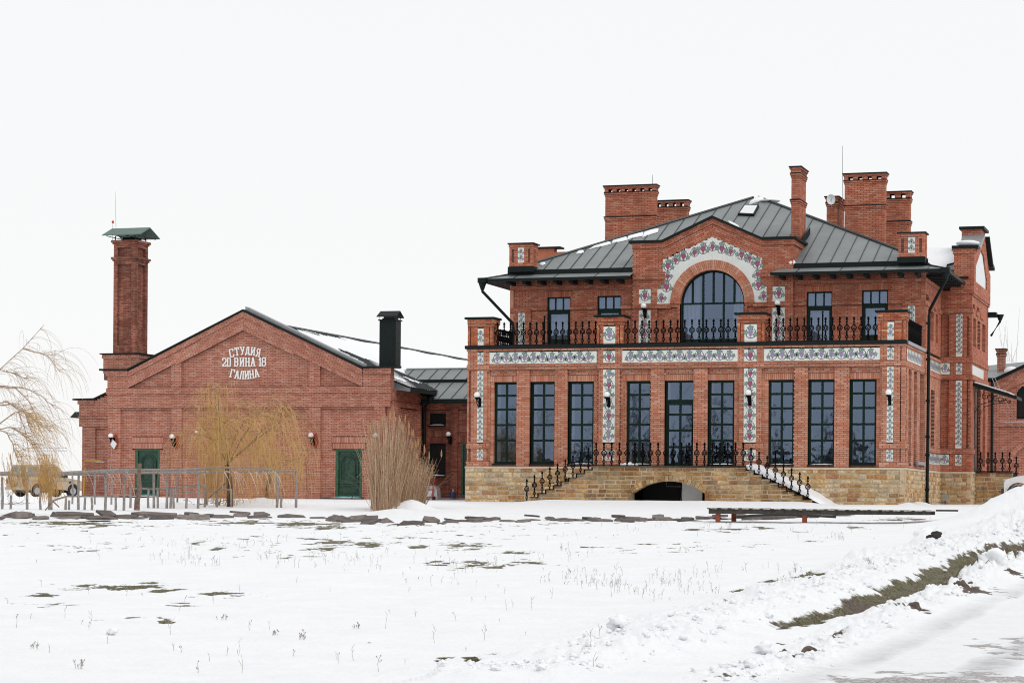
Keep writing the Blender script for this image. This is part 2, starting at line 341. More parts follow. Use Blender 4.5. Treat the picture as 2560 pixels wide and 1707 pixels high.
# ------------------------------------------------------------------ windows, tiles, ornaments
def window(F, a0, a1, b0, b1, c, cols, rows, parent, name='window', fr=.09, bar=.082, glass=GLASS, sill=True, reveal=None, curtain=False, snow=0, label=None):
    """cols / rows: inner bar positions as fractions; the frame is the part, every pane a sub-part"""
    mb = MB(); t = .07
    mb.fbox(F, a0, a0 + fr, b0, b1, c - t, c); mb.fbox(F, a1 - fr, a1, b0, b1, c - t, c)
    mb.fbox(F, a0 + fr, a1 - fr, b0, b0 + fr, c - t, c); mb.fbox(F, a0 + fr, a1 - fr, b1 - fr, b1, c - t, c)
    A = [a0 + fr / 2] + [a0 + (a1 - a0) * q for q in cols] + [a1 - fr / 2]; B = [b0 + fr / 2] + [b0 + (b1 - b0) * q for q in rows] + [b1 - fr / 2]
    for x in A[1:-1]: mb.fbox(F, x - bar / 2, x + bar / 2, b0 + fr, b1 - fr, c - t + .01, c - .008)
    for i, z in enumerate(B[1:-1]):
        for x0, x1 in zip(A, A[1:]): mb.fbox(F, x0 + bar / 2, x1 - bar / 2, z - bar / 2, z + bar / 2, c - t + .01, c - .008)
    o = mb.build(name, GREEN, parent)
    if label: o['label'] = label
    for x0, x1 in zip(A, A[1:]):
        for z0, z1 in zip(B, B[1:]):
            p = MB(); tilt = random.uniform(-.002, .002)
            p.poly([F.P(x0, z0, c - .035), F.P(x1, z0, c - .035 + tilt), F.P(x1, z1, c - .035 + random.uniform(-.0015, .0015)), F.P(x0, z1, c - .035)][0:4]); p.build('pane', glass, o)
    if sill:
        s = MB(); s.fbox(F, a0 - .03, a1 + .0, b0 - .045, b0 - .004, c - .05, c + .26); s.build('sill', DKMET, o)
        if snow:
            snow_strip(F, a0 + (.02 if snow < 0 else (a1 - a0) * .1), a1 - .02, b0 - .003, c + .02, c + .24, .045, o)
    if reveal:
        r = MB(); d = c - t - .72
        r.poly([F.P(a0, b0, c - t), F.P(a0, b0, d), F.P(a0, b1, d), F.P(a0, b1, c - t)][::-1]); r.poly([F.P(a1, b0, c - t), F.P(a1, b1, c - t), F.P(a1, b1, d), F.P(a1, b0, d)][::-1])
        r.poly([F.P(a0, b0, c - t), F.P(a1, b0, c - t), F.P(a1, b0, d), F.P(a0, b0, d)]); r.poly([F.P(a0, b1, c - t), F.P(a0, b1, d), F.P(a1, b1, d), F.P(a1, b1, c - t)])
        r.build('reveal', WHITE, o)
    if curtain:
        r = MB(); n = 40; prev = None
        for i in range(n + 1):
            x = a0 + (a1 - a0) * i / n; cc = c - .25 + .025 * math.sin(i * 1.9)
            k = (r.vert(F.P(x, b0, cc)), r.vert(F.P(x, b1, cc)))
            if prev and (curtain is True or not (curtain[0] < i / n < curtain[1])): r.face((prev[0], k[0], k[1], prev[1]))
            prev = k
        r.build('curtain', CURT, o)
    return o
def snow_strip(F, a0, a1, b, c0, c1, h, parent, name='snow_cover'):
    m = MB(); n = 14; rows = []
    for i in range(n + 1):
        f = i / n; hh = h * (math.sin(math.pi * f) ** .5) * random.uniform(.6, 1.1)
        x = a0 + (a1 - a0) * f
        rows.append([m.vert(F.P(x, b, c0)), m.vert(F.P(x, b + hh, c0)), m.vert(F.P(x, b + hh * .9, (c0 + c1) / 2)), m.vert(F.P(x, b, c1))])
    for A, B in zip(rows, rows[1:]):
        for j in range(3): m.face((A[j + 1], A[j], B[j], B[j + 1]))
    return m.build(name, SNOW, parent, smooth=True)
def leaf(m, F, x, z, s, ang, c):
    pts = []
    for i in range(15):
        t = 2 * math.pi * i / 15; r = s * (.78 + .26 * math.cos(5 * (t)) * (1 if i else .6)); pts.append((t + ang, r))
    m.mi = 1; m.poly([F.P(x + r * 1.12 * math.cos(t), z + r * 1.12 * math.sin(t), c) for t, r in pts])
    m.mi = 0; m.poly([F.P(x + r * .86 * math.cos(t), z + r * .86 * math.sin(t), c + .0012) for t, r in pts])
    m.mi = 1
    for q in (0, 2, 4):
        a = ang + q * 2 * math.pi / 5; d = Vector((math.cos(a), math.sin(a))); nn = Vector((-d.y, d.x)) * s * .05
        m.poly([F.P(x + nn.x, z + nn.y, c + .002), F.P(x - nn.x, z - nn.y, c + .002), F.P(x + d.x * s * .7, z + d.y * s * .7, c + .002)])
def grapes(m, F, x, z, s, c, red):
    m.mi = 3 if red else 2
    rows = [(0, 3), (1, 4), (2, 3), (3, 2), (4, 1)]
    for r, n in rows:
        for i in range(n):
            gx = x + (i - (n - 1) / 2) * s * .26; gz = z + (1.5 - r) * s * .25; rr = s * .15
            m.poly([F.P(gx + rr * math.cos(k * math.pi / 3), gz + rr * math.sin(k * math.pi / 3), c + .001 + r * .0003) for k in range(6)])
def arc(m, F, x, z, r, t0, t1, wd, c, n=10):
    m.mi = 4
    for i in range(n):
        a, b = t0 + (t1 - t0) * i / n, t0 + (t1 - t0) * (i + 1) / n
        q = [F.P(x + (r - wd) * math.cos(a), z + (r - wd) * math.sin(a), c), F.P(x + r * math.cos(a), z + r * math.sin(a), c), F.P(x + r * math.cos(b), z + r * math.sin(b), c), F.P(x + (r - wd) * math.cos(b), z + (r - wd) * math.sin(b), c)]
        m.poly(q if t1 > t0 else q[::-1])
VM = [LEAF1, LEAF2, GRAPE, GRAPEM, STEM]
def motif(m, F, x, z, s, c, red=False, flip=1, leaves=3):
    arc(m, F, x, z - .02 * s, s * .46, -2.6 if flip > 0 else -.5, .9 if flip > 0 else -4.0, s * .055, c + .0004)
    leaf(m, F, x + random.uniform(-.03, .03) * s, z + s * .36, s * .29, 1.57 + random.uniform(-.3, .3), c + .001)
    leaf(m, F, x - flip * s * .40, z + s * .02, s * .235, 2.6 + random.uniform(-.4, .4), c + .001)
    if leaves > 2: leaf(m, F, x + flip * s * .40, z - s * .16, s * .225, .3 + random.uniform(-.4, .4), c + .001)
    grapes(m, F, x, z - s * .02, s * ((.50 if red else .44) if s > .25 else .34), c + .003, red)
TBUD = {}
def tile_panel(F, a0, a1, b0, b1, c, nx, ny, parent, budget, TM):
    g = MB(); g.fbox(F, a0 + .004, a1 - .004, b0 + .004, b1 - .004, c - .05, c - .004); g.build('tile_bed', GROUT, parent)
    for i in range(nx):
        for j in range(ny):
            x0, x1 = a0 + (a1 - a0) * i / nx, a0 + (a1 - a0) * (i + 1) / nx; z0, z1 = b0 + (b1 - b0) * j / ny, b0 + (b1 - b0) * (j + 1) / ny
            if budget[0] > 0: budget[0] -= 1; piece('tile', TILE, F, x0 + .0015, x1 - .0015, z0 + .0015, z1 - .0015, c - .01, c, parent)
            else: TM.fbox(F, x0 + .0015, x1 - .0015, z0 + .0015, z1 - .0015, c - .01, c, backf=False)
def clip(poly, a, lo=True):
    outp = []; n = len(poly)
    for i in range(n):
        p, q = poly[i], poly[(i + 1) % n]; ip = p[0] >= a if lo else p[0] <= a; iq = q[0] >= a if lo else q[0] <= a
        if ip: outp.append(p)
        if ip != iq: t = (a - p[0]) / (q[0] - p[0]); outp.append((a, p[1] + (q[1] - p[1]) * t))
    return outp
def seam_roof(F, poly, parent, step=.55, thick=.03, ph=.2, mat=None, seamh=.035):
    """standing seam roof: every sheet a part of its own, every seam too"""
    mat = mat or ROOFM; lo = min(p[0] for p in poly); hi = max(p[0] for p in poly); k = math.floor((lo - ph) / step)
    while ph + k * step < hi:
        a, b = ph + k * step, ph + (k + 1) * step; q = clip(clip(poly, a), b, False); k += 1
        if len(q) < 3 or max(p[0] for p in q) - min(p[0] for p in q) < .01: continue
        m = MB(); m.prism(F, q, -thick, random.uniform(-.002, .002)); m.build('roof_panel', mat, parent)
        zs = [p[1] for p in q if abs(p[0] - b) < 1e-6]
        if len(zs) >= 2 and max(zs) - min(zs) > .15:
            m = MB(); m.fbox(F, b - .012, b + .012, min(zs) + .01, max(zs) - .01, .002, seamh); m.build('roof_seam', ROOFD, parent)
# ================================================================== THE GROUND
PY = [-90, -84, -74, -64, -54, -44, -36, -30, -24, -18, -12, -6, 0, 6, 12, 30, 60, 200, 700]
PZ = [-1.62, -1.60, -1.56, -1.48, -1.32, -1.10, -.88, -.70, -.53, -.38, -.20, -.07, 0, .03, .05, .05, .03, .0, -.1]
def sstep(x, a, b): t = np.clip((x - a) / (b - a), 0, 1); return t * t * (3 - 2 * t)
def gbase(x, y):
    x = np.asarray(x, float); y = np.asarray(y, float)
    z = np.interp(y, PY, PZ)
    z = z - .42 * sstep(-(x + 28 + .52 * (y + 12)), 0, 3) * sstep(y, -16, -8)               # the yard to the far left lies lower
    z = z + .13 * np.exp(-((y + 3.2) / 1.6) ** 2) * sstep(x, -14.5, -12.5) * (1 - sstep(x, -3.5, -1.5))
    return z
def hitg(px, py, lift=0.):
    d = ray(px, py); lo, hi = 6., 400.
    prev = None
    for t in np.concatenate([np.arange(8, 120, .25), np.arange(120, 800, 4)]):
        z = CAM[2] + t * d[2] - float(gbase(CAM[0] + t * d[0], CAM[1] + t * d[1])) - lift
        if z <= 0: break
    return Vector((CAM[0] + t * d[0], CAM[1] + t * d[1], CAM[2] + t * d[2]))
def vnoise(x, y, seed=0):
    xi = np.floor(x).astype(np.int64); yi = np.floor(y).astype(np.int64); xf = x - xi; yf = y - yi
    def h(a, b):
        n = (a * 374761393 + b * 668265263 + seed * 1274126177) & 0xFFFFFFFF; n = ((n ^ (n >> 13)) * 1274126177) & 0xFFFFFFFF; n = n ^ (n >> 16); return (n & 0xFFFF) / 65535.
    u = xf * xf * (3 - 2 * xf); v = yf * yf * (3 - 2 * yf)
    return (h(xi, yi) * (1 - u) + h(xi + 1, yi) * u) * (1 - v) + (h(xi, yi + 1) * (1 - u) + h(xi + 1, yi + 1) * u) * v
def fbm(x, y, sc, octv=4, seed=0, gain=.5):
    r = 0; a = 1; tot = 0
    for o in range(octv): r = r + a * vnoise(x * sc * 2 ** o + 13.7 * o, y * sc * 2 ** o + 7.1 * o, seed + o); tot += a; a *= gain
    return r / tot
def segdist(x, y, pts):
    """distance to a polyline and the interpolated per-point value"""
    best = np.full(x.shape, 1e9); val = np.zeros(x.shape); side = np.zeros(x.shape)
    for (ax, ay, av), (bx, by, bv) in zip(pts, pts[1:]):
        dx, dy = bx - ax, by - ay; L2 = dx * dx + dy * dy; t = np.clip(((x - ax) * dx + (y - ay) * dy) / L2, 0, 1)
        d = np.hypot(x - ax - t * dx, y - ay - t * dy); k = d < best
        best = np.where(k, d, best); val = np.where(k, av + (bv - av) * t, val); side = np.where(k, np.sign((x - ax) * dy - (y - ay) * dx), side)
    return best, val, side
def gp(px, py, v=1.): p = hitg(px, py); return (p.x, p.y, v)
BANK = [gp(1150, 1700, .10), gp(1389, 1672, .11), gp(1541, 1640, .16), gp(1661, 1618, .17), gp(1824, 1560, .20), gp(2042, 1490, .24), gp(2205, 1440, .28), gp(2368, 1398, .34), gp(2504, 1366, .36), gp(2620, 1345, .40)]
BANK2 = [gp(1800, 1700, .05), gp(1915, 1672, .09), gp(2069, 1606, .10), gp(2260, 1520, .12), gp(2380, 1470, .12), gp(2477, 1422, .30), gp(2560, 1395, .16), gp(2680, 1360, .16)]
STRIP = [gp(1905, 1590, .10), gp(1990, 1558, .27), gp(2090, 1532, .37), gp(2205, 1492, .44), gp(2314, 1457, .49), gp(2423, 1423, .54), gp(2532, 1392, .60), gp(2650, 1362, .66)]
ROADE = [gp(1560, 1760, 1), gp(1900, 1700, 1), gp(2150, 1610, 1), gp(2400, 1500, 1), gp(2560, 1440, 1), gp(2800, 1370, 1)]
PATCH = []   # ragged thawed patches: x, y, half length, half width, strength
def patch(px, py, wpx, hpx, s=1.):
    p = hitg(px, py); q = hitg(px + wpx, py); r_ = hitg(px, py + hpx); PATCH.append((p.x, p.y, (q - p).length, max(.12, (r_ - p).length), s))
for a in [(190, 1309, 90, 5), (120, 1306, 70, 3), (250, 1313, 30, 4), (610, 1307, 50, 5), (745, 1310, 70, 5), (800, 1318, 40, 4), (560, 1310, 30, 2),
          (265, 1470, 95, 5), (330, 1466, 50, 5), (420, 1476, 30, 3), (525, 1485, 38, 4), (590, 1491, 28, 4), (90, 1510, 75, 3), (150, 1516, 50, 2), (100, 1488, 35, 2),
          (900, 1357, 60, 6), (925, 1362, 35, 4), (850, 1352, 30, 3), (1150, 1362, 50, 6), (1180, 1366, 25, 4), (1045, 1364, 20, 4), (1110, 1408, 30, 7), (1190, 1410, 40, 6), (1240, 1416, 30, 4), (1150, 1420, 35, 3), (1280, 1378, 30, 3), (1310, 1403, 40, 3), (1330, 1408, 40, 3),
          (820, 1370, 14, 3), (490, 1352, 16, 3), (270, 1354, 12, 3), (90, 1345, 14, 2), (30, 1333, 14, 2), (540, 1368, 14, 3), (590, 1388, 12, 3), (720, 1390, 20, 3), (770, 1387, 20, 3),
          (1790, 1325, 45, 3), (1730, 1325, 20, 3), (1905, 1322, 22, 3), (1990, 1331, 26, 2), (2130, 1319, 14, 2), (2255, 1300, 30, 5), (2290, 1297, 30, 3), (2200, 1300, 30, 2), (1820, 1333, 16, 2),
          (1925, 1464, 26, 4), (1985, 1461, 24, 4), (2035, 1467, 24, 4), (2040, 1455, 18, 3), (1900, 1485, 40, 2), (2070, 1472, 14, 3), (1850, 1490, 30, 2),
          (1240, 1641, 14, 4), (1180, 1653, 16, 4), (920, 1609, 16, 2), (410, 1564, 14, 2), (330, 1553, 20, 2), (305, 1554, 14, 2), (440, 1512, 26, 3), (470, 1515, 26, 2), (1100, 1650, 16, 3)]: patch(*a, s=1.)
MUDP = []
for a in [(1990, 1627, 40, 7), (2090, 1588, 30, 5), (1920, 1668, 30, 5), (1830, 1700, 60, 6), (1950, 1607, 14, 2), (2440, 1473, 50, 6), (2400, 1484, 30, 4), (2520, 1440, 40, 5), (2400, 1455, 20, 4), (2290, 1530, 25, 4)]:
    p = hitg(a[0], a[1]); q = hitg(a[0] + a[2], a[1]); r_ = hitg(a[0], a[1] + a[3]); MUDP.append((p.x, p.y, (q - p).length, max(.1, (r_ - p).length), .8))
ROADP = []
for a in [(2500, 1608, 45, 8), (2390, 1672, 110, 10), (2520, 1690, 90, 14), (2300, 1697, 120, 10), (2540, 1595, 20, 4), (2250, 1704, 40, 6), (2600, 1640, 60, 8)]:
    p = hitg(a[0], a[1]); q = hitg(a[0] + a[2], a[1]); r_ = hitg(a[0], a[1] + a[3]); ROADP.append((p.x, p.y, (q - p).length * 1.25, (r_ - p).length * 1.5, 1.))
HEAP = []    # ploughed mounds: x, y, sx, sy, h
def heap(px, py, sx, sy, h): p = hitg(px, py); HEAP.append((p.x, p.y, sx, sy, h))
heap(2690, 1318, 2.3, 2.2, .86); heap(2540, 1318, 1.5, 1.4, .42); heap(2450, 1308, 1.4, 1.3, .18); heap(2560, 1345, 2.0, 1.2, .35); heap(2780, 1330, 2.2, 2.0, .7)
heap(2330, 1380, .42, .40, .24); heap(2475, 1446, .36, .30, .22); heap(2520, 1436, .26, .26, .14); heap(1555, 1650, .28, .28, .13); heap(1600, 1640, .3, .2, .15); heap(1395, 1692, .3, .25, .12)
heap(1880, 1525, .25, .2, .12); heap(2150, 1425, .35, .25, .16); heap(2110, 1445, .3, .2, .1)
heap(1030, 1276, .62, .5, .36); heap(990, 1281, .7, .5, .12); heap(1075, 1258, 1.0, .8, .10)
heap(652, 1262, .9, .9, .26); heap(400, 1250, 1.0, 1.0, .14); heap(430, 1262, .8, .5, .12); heap(2070, 1257, .8, .5, .05); heap(2300, 1262, .35, .25, .22); heap(2445, 1258, .5, .5, .18); heap(2270, 1263, .3, .25, .12)
def pmask(x, y, P, seed, sc=3.):
    m = np.zeros(x.shape)
    n = (fbm(x, y, sc, 4, seed, .65) - .5) * 2
    for px_, py_, a, b, s in P:
        c, d_ = RT; u = (x - px_) * RT[0] + (y - py_) * RT[1]; v = -(x - px_) * RT[1] + (y - py_) * RT[0]
        d = np.sqrt((u / a) ** 2 + (v / b) ** 2); m = np.maximum(m, s * np.clip(1.35 - d + n * 2.6, 0, 1))
    return m
def ground(x, y):
    """height, grass, mud, road shares"""
    z = gbase(x, y); dist = np.hypot(x - CAM[0], y - CAM[1]); near = np.clip(1 - dist / 110, 0, 1)
    n1 = fbm(x, y, .12, 3, 1) - .5; n2 = fbm(x, y, .9, 4, 2) - .5; n3 = fbm(x, y, 5., 3, 3) - .5
    z = z + near * (n1 * .22 + n2 * .09 + n3 * .032)
    bd, bv, bs = segdist(x, y, BANK); lump = np.abs(fbm(x, y, 3.2, 4, 9, .62) - .5) * 2; lump2 = fbm(x, y, 1.1, 3, 15)
    wdt = .30 + bv * 1.5
    prof = np.exp(-(np.where(bs < 0, bd / (wdt * 1.7), bd / (wdt * .9))) ** 2)
    z = z + prof * bv * (.62 + .55 * lump2 + .75 * (lump - .25))
    b2, v2, _ = segdist(x, y, BANK2); z = z + np.exp(-(b2 / .38) ** 2) * v2 * (.15 + 1.5 * np.clip(lump * 1.4 - .15, 0, 1) + .6 * n2)
    for hx, hy, sx, sy, h in HEAP:
        g = np.exp(-((x - hx) / sx) ** 2 - ((y - hy) / sy) ** 2); z = z + g * h * (1 + (lump - .3) * (.45 if sx < .5 else .10) + n2 * (.35 if sx < .5 else .12))
    sdist, sv, _ = segdist(x, y, STRIP); rag = (fbm(x, y, 2.2, 4, 21, .6) - .5) * 1.3
    strip = np.clip((sv - sdist + rag * .36) * 4.0, 0, 1) * (sv > .06)
    rd, _, rs = segdist(x, y, ROADE); road = np.clip(rd * (rs > 0) / .6, 0, 1) * (y < -30)
    z = z - strip * .06 - road * .04
    zone = sstep(x, -40, -34) * 0 + 1
    speck = np.clip((fbm(x, y, 2.6, 5, 31, .72) - .57) * 8, 0, 1) * sstep(dist, 42, 50) * (1 - sstep(dist, 60, 68)) * (x < 3) * (fbm(x, y, .25, 2, 40) > .43)
    grass = np.maximum(np.maximum(pmask(x, y, PATCH, 51), strip * np.clip(.62 + .9 * fbm(x, y, 1.5, 4, 61), 0, 1)), speck * .8)
    mud = np.maximum(pmask(x, y, MUDP, 71, 4.), strip * np.clip((fbm(x, y, 1.2, 4, 66) - .5) * 6, 0, 1))
    rut = np.clip((np.sin(rd * 4.3 + 1.2 * fbm(x, y, .5, 2, 81)) - .2) * 1.1, 0, 1)
    slush = road * np.clip(rut * fbm(x, y, 1.3, 4, 83, .6) * 1.9 + .14, 0, 1)
    asph = pmask(x, y, ROADP, 91, 2.4) * road
    return z - np.maximum(grass, mud) * .025, grass, mud, np.clip(asph, 0, 1), np.clip(slush, 0, 1)
ang0 = math.atan2(FW[1], FW[0])
angs = np.concatenate([np.linspace(R(180), R(18), 40)[:-1], np.linspace(R(18), R(-16), 960), np.linspace(R(-16), R(-180), 40)[1:]])
dd = [4., 10., 14.]; d = 17.
while d < 100: dd.append(d); d += max(.016, d * d * .000056)
while d < 900: dd.append(d); d *= 1.12
dd = np.array(dd + [1200., 2500.])
AA, DD = np.meshgrid(angs, dd); GX = CAM[0] + DD * np.cos(ang0 + AA); GY = CAM[1] + DD * np.sin(ang0 + AA)
GZ, Gg, Gm, Ga, Gs = ground(GX, GY)
def grid_mesh(name, X, Y, Z, attrs, mat):
    nr, nc = X.shape; V = np.stack([X, Y, Z], -1).reshape(-1, 3); idx = np.arange(nr * nc).reshape(nr, nc)
    Q = np.stack([idx[:-1, :-1], idx[:-1, 1:], idx[1:, 1:], idx[1:, :-1]], -1).reshape(-1, 4)[:, ::-1]
    me = bpy.data.meshes.new(name); me.vertices.add(len(V)); me.vertices.foreach_set('co', V.ravel()); me.loops.add(Q.size); me.loops.foreach_set('vertex_index', Q.ravel())
    me.polygons.add(len(Q)); me.polygons.foreach_set('loop_start', np.arange(0, Q.size, 4)); me.polygons.foreach_set('loop_total', np.full(len(Q), 4)); me.polygons.foreach_set('use_smooth', np.ones(len(Q), bool))
    for k, a in attrs.items(): at = me.attributes.new(k, 'FLOAT', 'POINT'); at.data.foreach_set('value', a.ravel().astype(np.float32))
    me.update(); me.validate(); me.materials.append(mat); o = bpy.data.objects.new(name, me); scn.collection.objects.link(o); return o
gm, n, l, b = newmat('snowy_ground'); b.inputs['Specular IOR Level'].default_value = .3
geo = n.new('ShaderNodeNewGeometry')
def nz(sc, det=6, ro=.6): t = n.new('ShaderNodeTexNoise'); t.inputs['Scale'].default_value = sc; t.inputs['Detail'].default_value = det; t.inputs['Roughness'].default_value = ro; l.new(geo.outputs['Position'], t.inputs['Vector']); return t
def att(k): a = n.new('ShaderNodeAttribute'); a.attribute_name = k; return a.outputs['Fac']
def mixc(f, a, c):
    m = n.new('ShaderNodeMixRGB'); l.new(f, m.inputs[0])
    for i, q in ((1, a), (2, c)):
        if isinstance(q, tuple): m.inputs[i].default_value = q + (1,)
        else: l.new(q, m.inputs[i])
    return m.outputs[0]
def ramp(src, stops):
    r = n.new('ShaderNodeValToRGB')
    while len(r.color_ramp.elements) < len(stops): r.color_ramp.elements.new(.5)
    for e, (p, c) in zip(r.color_ramp.elements, stops): e.position = p; e.color = c + (1,)
    l.new(src, r.inputs[0]); return r.outputs[0]
def ragged(k, sc):
    t = nz(sc, 5, .7); m = n.new('ShaderNodeMath'); m.operation = 'ADD'; l.new(att(k), m.inputs[0]); l.new(t.outputs[0], m.inputs[1])
    mr = n.new('ShaderNodeMapRange'); mr.inputs[1].default_value = .84; mr.inputs[2].default_value = 1.06; l.new(m.outputs[0], mr.inputs[0]); return mr.outputs[0]
gcol = ramp(nz(8, 6, .7).outputs[0], [(.3, (.045, .034, .02)), (.5, (.095, .085, .034)), (.62, (.15, .125, .06)), (.8, (.25, .20, .13))])
mcol = ramp(nz(6, 6, .7).outputs[0], [(.3, (.035, .022, .016)), (.55, (.10, .068, .05)), (.8, (.17, .13, .10))])
acol = ramp(nz(30, 4, .8).outputs[0], [(.35, (.09, .08, .078)), (.5, (.30, .28, .28)), (.62, (.62, .61, .61)), (.8, (.80, .80, .81))])
scol = ramp(nz(1.3, 6, .6).outputs[0], [(.3, (.82, .84, .87)), (.7, (.88, .89, .905))])
slc = ramp(nz(5, 6, .7).outputs[0], [(.3, (.40, .41, .43)), (.7, (.66, .67, .69))])
c = mixc(att('slush'), scol, slc); c = mixc(ragged('asph', 5), c, acol); c = mixc(ragged('grass', 9), c, gcol); c = mixc(ragged('mud', 7), c, mcol)
l.new(c, b.inputs['Base Color'])
rr_ = n.new('ShaderNodeMapRange'); rr_.inputs[3].default_value = .55; rr_.inputs[4].default_value = .22; l.new(att('asph'), rr_.inputs[0]); l.new(rr_.outputs[0], b.inputs['Roughness'])
bp = n.new('ShaderNodeBump'); bp.inputs['Strength'].default_value = .8; bp.inputs['Distance'].default_value = .03; l.new(nz(14, 6, .65).outputs[0], bp.inputs['Height']); l.new(bp.outputs[0], b.inputs['Normal'])
tag(grid_mesh('ground', GX, GY, GZ, {'grass': Gg, 'mud': Gm, 'asph': Ga, 'slush': Gs}, gm), kind='structure')
def gz(x, y):
    dx, dy = x - CAM[0], y - CAM[1]; a = math.atan2(dy, dx) - ang0; a = (a + math.pi) % (2 * math.pi) - math.pi
    i = int(np.clip(np.searchsorted(-angs, -a), 1, len(angs) - 1)); j = int(np.clip(np.searchsorted(dd, math.hypot(dx, dy)), 1, len(dd) - 1)); return float(GZ[j, i] + GZ[j - 1, i - 1]) / 2
def gfast(x, y): return float(gbase(x, y))
# ================================================================== THE VILLA
villa = thing('brick_villa', (-8.45, 0, 0), 'large two-storey red brick villa with grape tiles, balcony and grey seamed metal roof', 'house')
XL, XR, XC = -16.9, 0.0, -8.45
F0 = front(0); FU = front(5.3); FB = front(5.2); S0 = rside(0.0)
BM, MM = MB(), MB(); BU, MU = MB(), MB(); SM, SMM = MB(), MB(); TM = MB(); TB = [240]
bud = [0]; sb = [300]
Z0, ZC = 1.36, 5.90
REC = [(-16.0, -14.89), (-14.38, -13.36), (-12.86, -11.70), (-10.69, -9.58), (-9.05, -7.91), (-7.38, -6.25), (-5.23, -4.10), (-3.58, -2.58), (-2.04, -.92)]
WIN = [(-15.86, -14.89), (-14.38, -13.37), (-12.86, -11.84), (-10.56, -9.58), (-9.05, -7.91), (-7.38, -6.37), (-5.09, -4.11), (-3.58, -2.58), (-2.04, -1.05)]
ZW0, ZW1, ZR = 1.47, 4.62, 5.07
# piers, frieze band, bottom band (the proud layer)
FRZ = [(-16.0, -11.70), (-10.69, -6.23), (-5.23, -.92)]
PIL = [(-16.9, -16.0), (-11.70, -10.69), (-6.25, -5.23), (-.92, 0.0)]
TCOL = [(-16.49, -16.25), (-11.44, -10.97), (-5.98, -5.51), (-.65, -.41)]
holes = [rect(a, b, 5.31, 5.77) for a, b in FRZ]
for (a, b) in TCOL: holes += [rect(a, b, 5.31, 5.77), rect(a, b, 2.28, 5.06), rect(a, b, 1.60, 2.02)]
notch = [rect(-.17, -.06, 1.58, 2.08), rect(-.17, -.06, 2.30, 5.05), rect(-.17, -.06, 5.30, 5.77), rect(-16.84, -16.74, 1.58, 2.08), rect(-16.84, -16.74, 2.30, 5.05),
         rect(-16.10, -16.0, 1.58, 2.08), rect(-16.10, -16.0, 2.30, 5.05), rect(-.92, -.84, 1.58, 2.08), rect(-.92, -.84, 2.30, 5.05), rect(-11.70, -11.60, 2.3, 5.05), rect(-10.79, -10.69, 2.3, 5.05), rect(-6.25, -6.16, 2.3, 5.05), rect(-5.32, -5.23, 2.3, 5.05)]
bricks(BM, MM, F0, [rect(XL, XR, ZR, ZC)], holes + notch, 0, .13)
for i in range(4): bricks(BM, MM, F0, [rect(PIL[i][0], PIL[i][1], Z0, ZR)], holes + notch, 0, .13)
for i, (a, b) in enumerate(zip(REC, REC[1:])):
    if b[0] - a[1] < .8: bricks(BM, MM, F0, [rect(a[1], b[0], Z0, ZR)], (), 0, .13)
for a, b, c_, d_ in [h[0] + h[2] for h in notch]: bricks(BM, MM, F0, [rect(a, c_, b, d_)], (), -.10, .04)
# recessed walls with the window openings and their soldier courses
bud[0] = 300
for (a, b), (p, q) in zip(REC, WIN):
    soldiers(BM, MM, F0, a, b, ZW1, ZW1 + .235, -.128, .17, bud, villa, BR_MAIN)
    bricks(BM, MM, F0, [rect(a, b, ZW1 + .235, ZR + .02)], (), -.13, .17)
    zb = ZW0 if (p, q) != WIN[4] else Z0
    bricks(BM, MM, F0, [rect(a, b, Z0, zb)], (), -.13, .17)
    if p - a > .03: bricks(BM, MM, F0, [rect(a, p, zb, ZW1)], (), -.13, .17)
    if b - q > .03: bricks(BM, MM, F0, [rect(q, b, zb, ZW1)], (), -.13, .17)
# thin proud ledges
bricks(BM, MM, F0, [rect(XL - .03, XR + .03, 5.79, ZC)], (), .035, .045)
for a, b in zip([XL - .03] + [f[1] for f in FRZ], [f[0] for f in FRZ] + [XR + .03]):
    bricks(BM, MM, F0, [rect(a, b, 5.08, 5.28)], (), .03, .04)
    bricks(BM, MM, F0, [rect(a, b, 2.05, 2.26)], (), .03, .04); bricks(BM, MM, F0, [rect(a, b, Z0, 1.57)], (), .03, .04)
bricks(BM, MM, F0, [rect(a, b, 5.08, 5.155) for a, b in FRZ], (), .03, .04); bricks(BM, MM, F0, [rect(a, b, 5.22, 5.30) for a, b in FRZ], (), .03, .04)
# frieze and column tiles
orn = MB()
for k, (a, b) in enumerate(FRZ):
    tile_panel(F0, a, b, 5.315, 5.765, .004, 20, 2, villa, TB, TM)
    n_ = 11
    for i in range(n_):
        x = a + .32 + (b - a - .64) * i / (n_ - 1); motif(orn, F0, x, 5.53 + (.015 if i % 2 else -.01), .40 if i % 2 else .38, .006, False, 1 if i % 2 else -1)
for k, (a, b) in enumerate(TCOL):
    wide = b - a > .4; nx = 2 if wide else 1; x = (a + b) / 2
    tile_panel(F0, a, b, 5.315, 5.765, .004, nx, 2, villa, TB, TM); tile_panel(F0, a, b, 2.285, 5.055, .004, nx, 12, villa, TB, TM); tile_panel(F0, a, b, 1.605, 2.015, .004, nx, 2, villa, TB, TM)
    if wide:
        motif(orn, F0, x, 5.54, .42, .006, True); motif(orn, F0, x, 1.81, .38, .006, True)
        for i in range(7): motif(orn, F0, x, 2.52 + i * .39, .38, .006, k == 2 or i % 3 == 2, 1 if i % 2 else -1)
    else:
        for z in (5.43, 5.65, 1.72, 1.91): motif(orn, F0, x, z, .19, .006, False, 1)
        for i in range(13): motif(orn, F0, x, 2.41 + i * .209, .19, .006, False, 1 if i % 2 else -1)
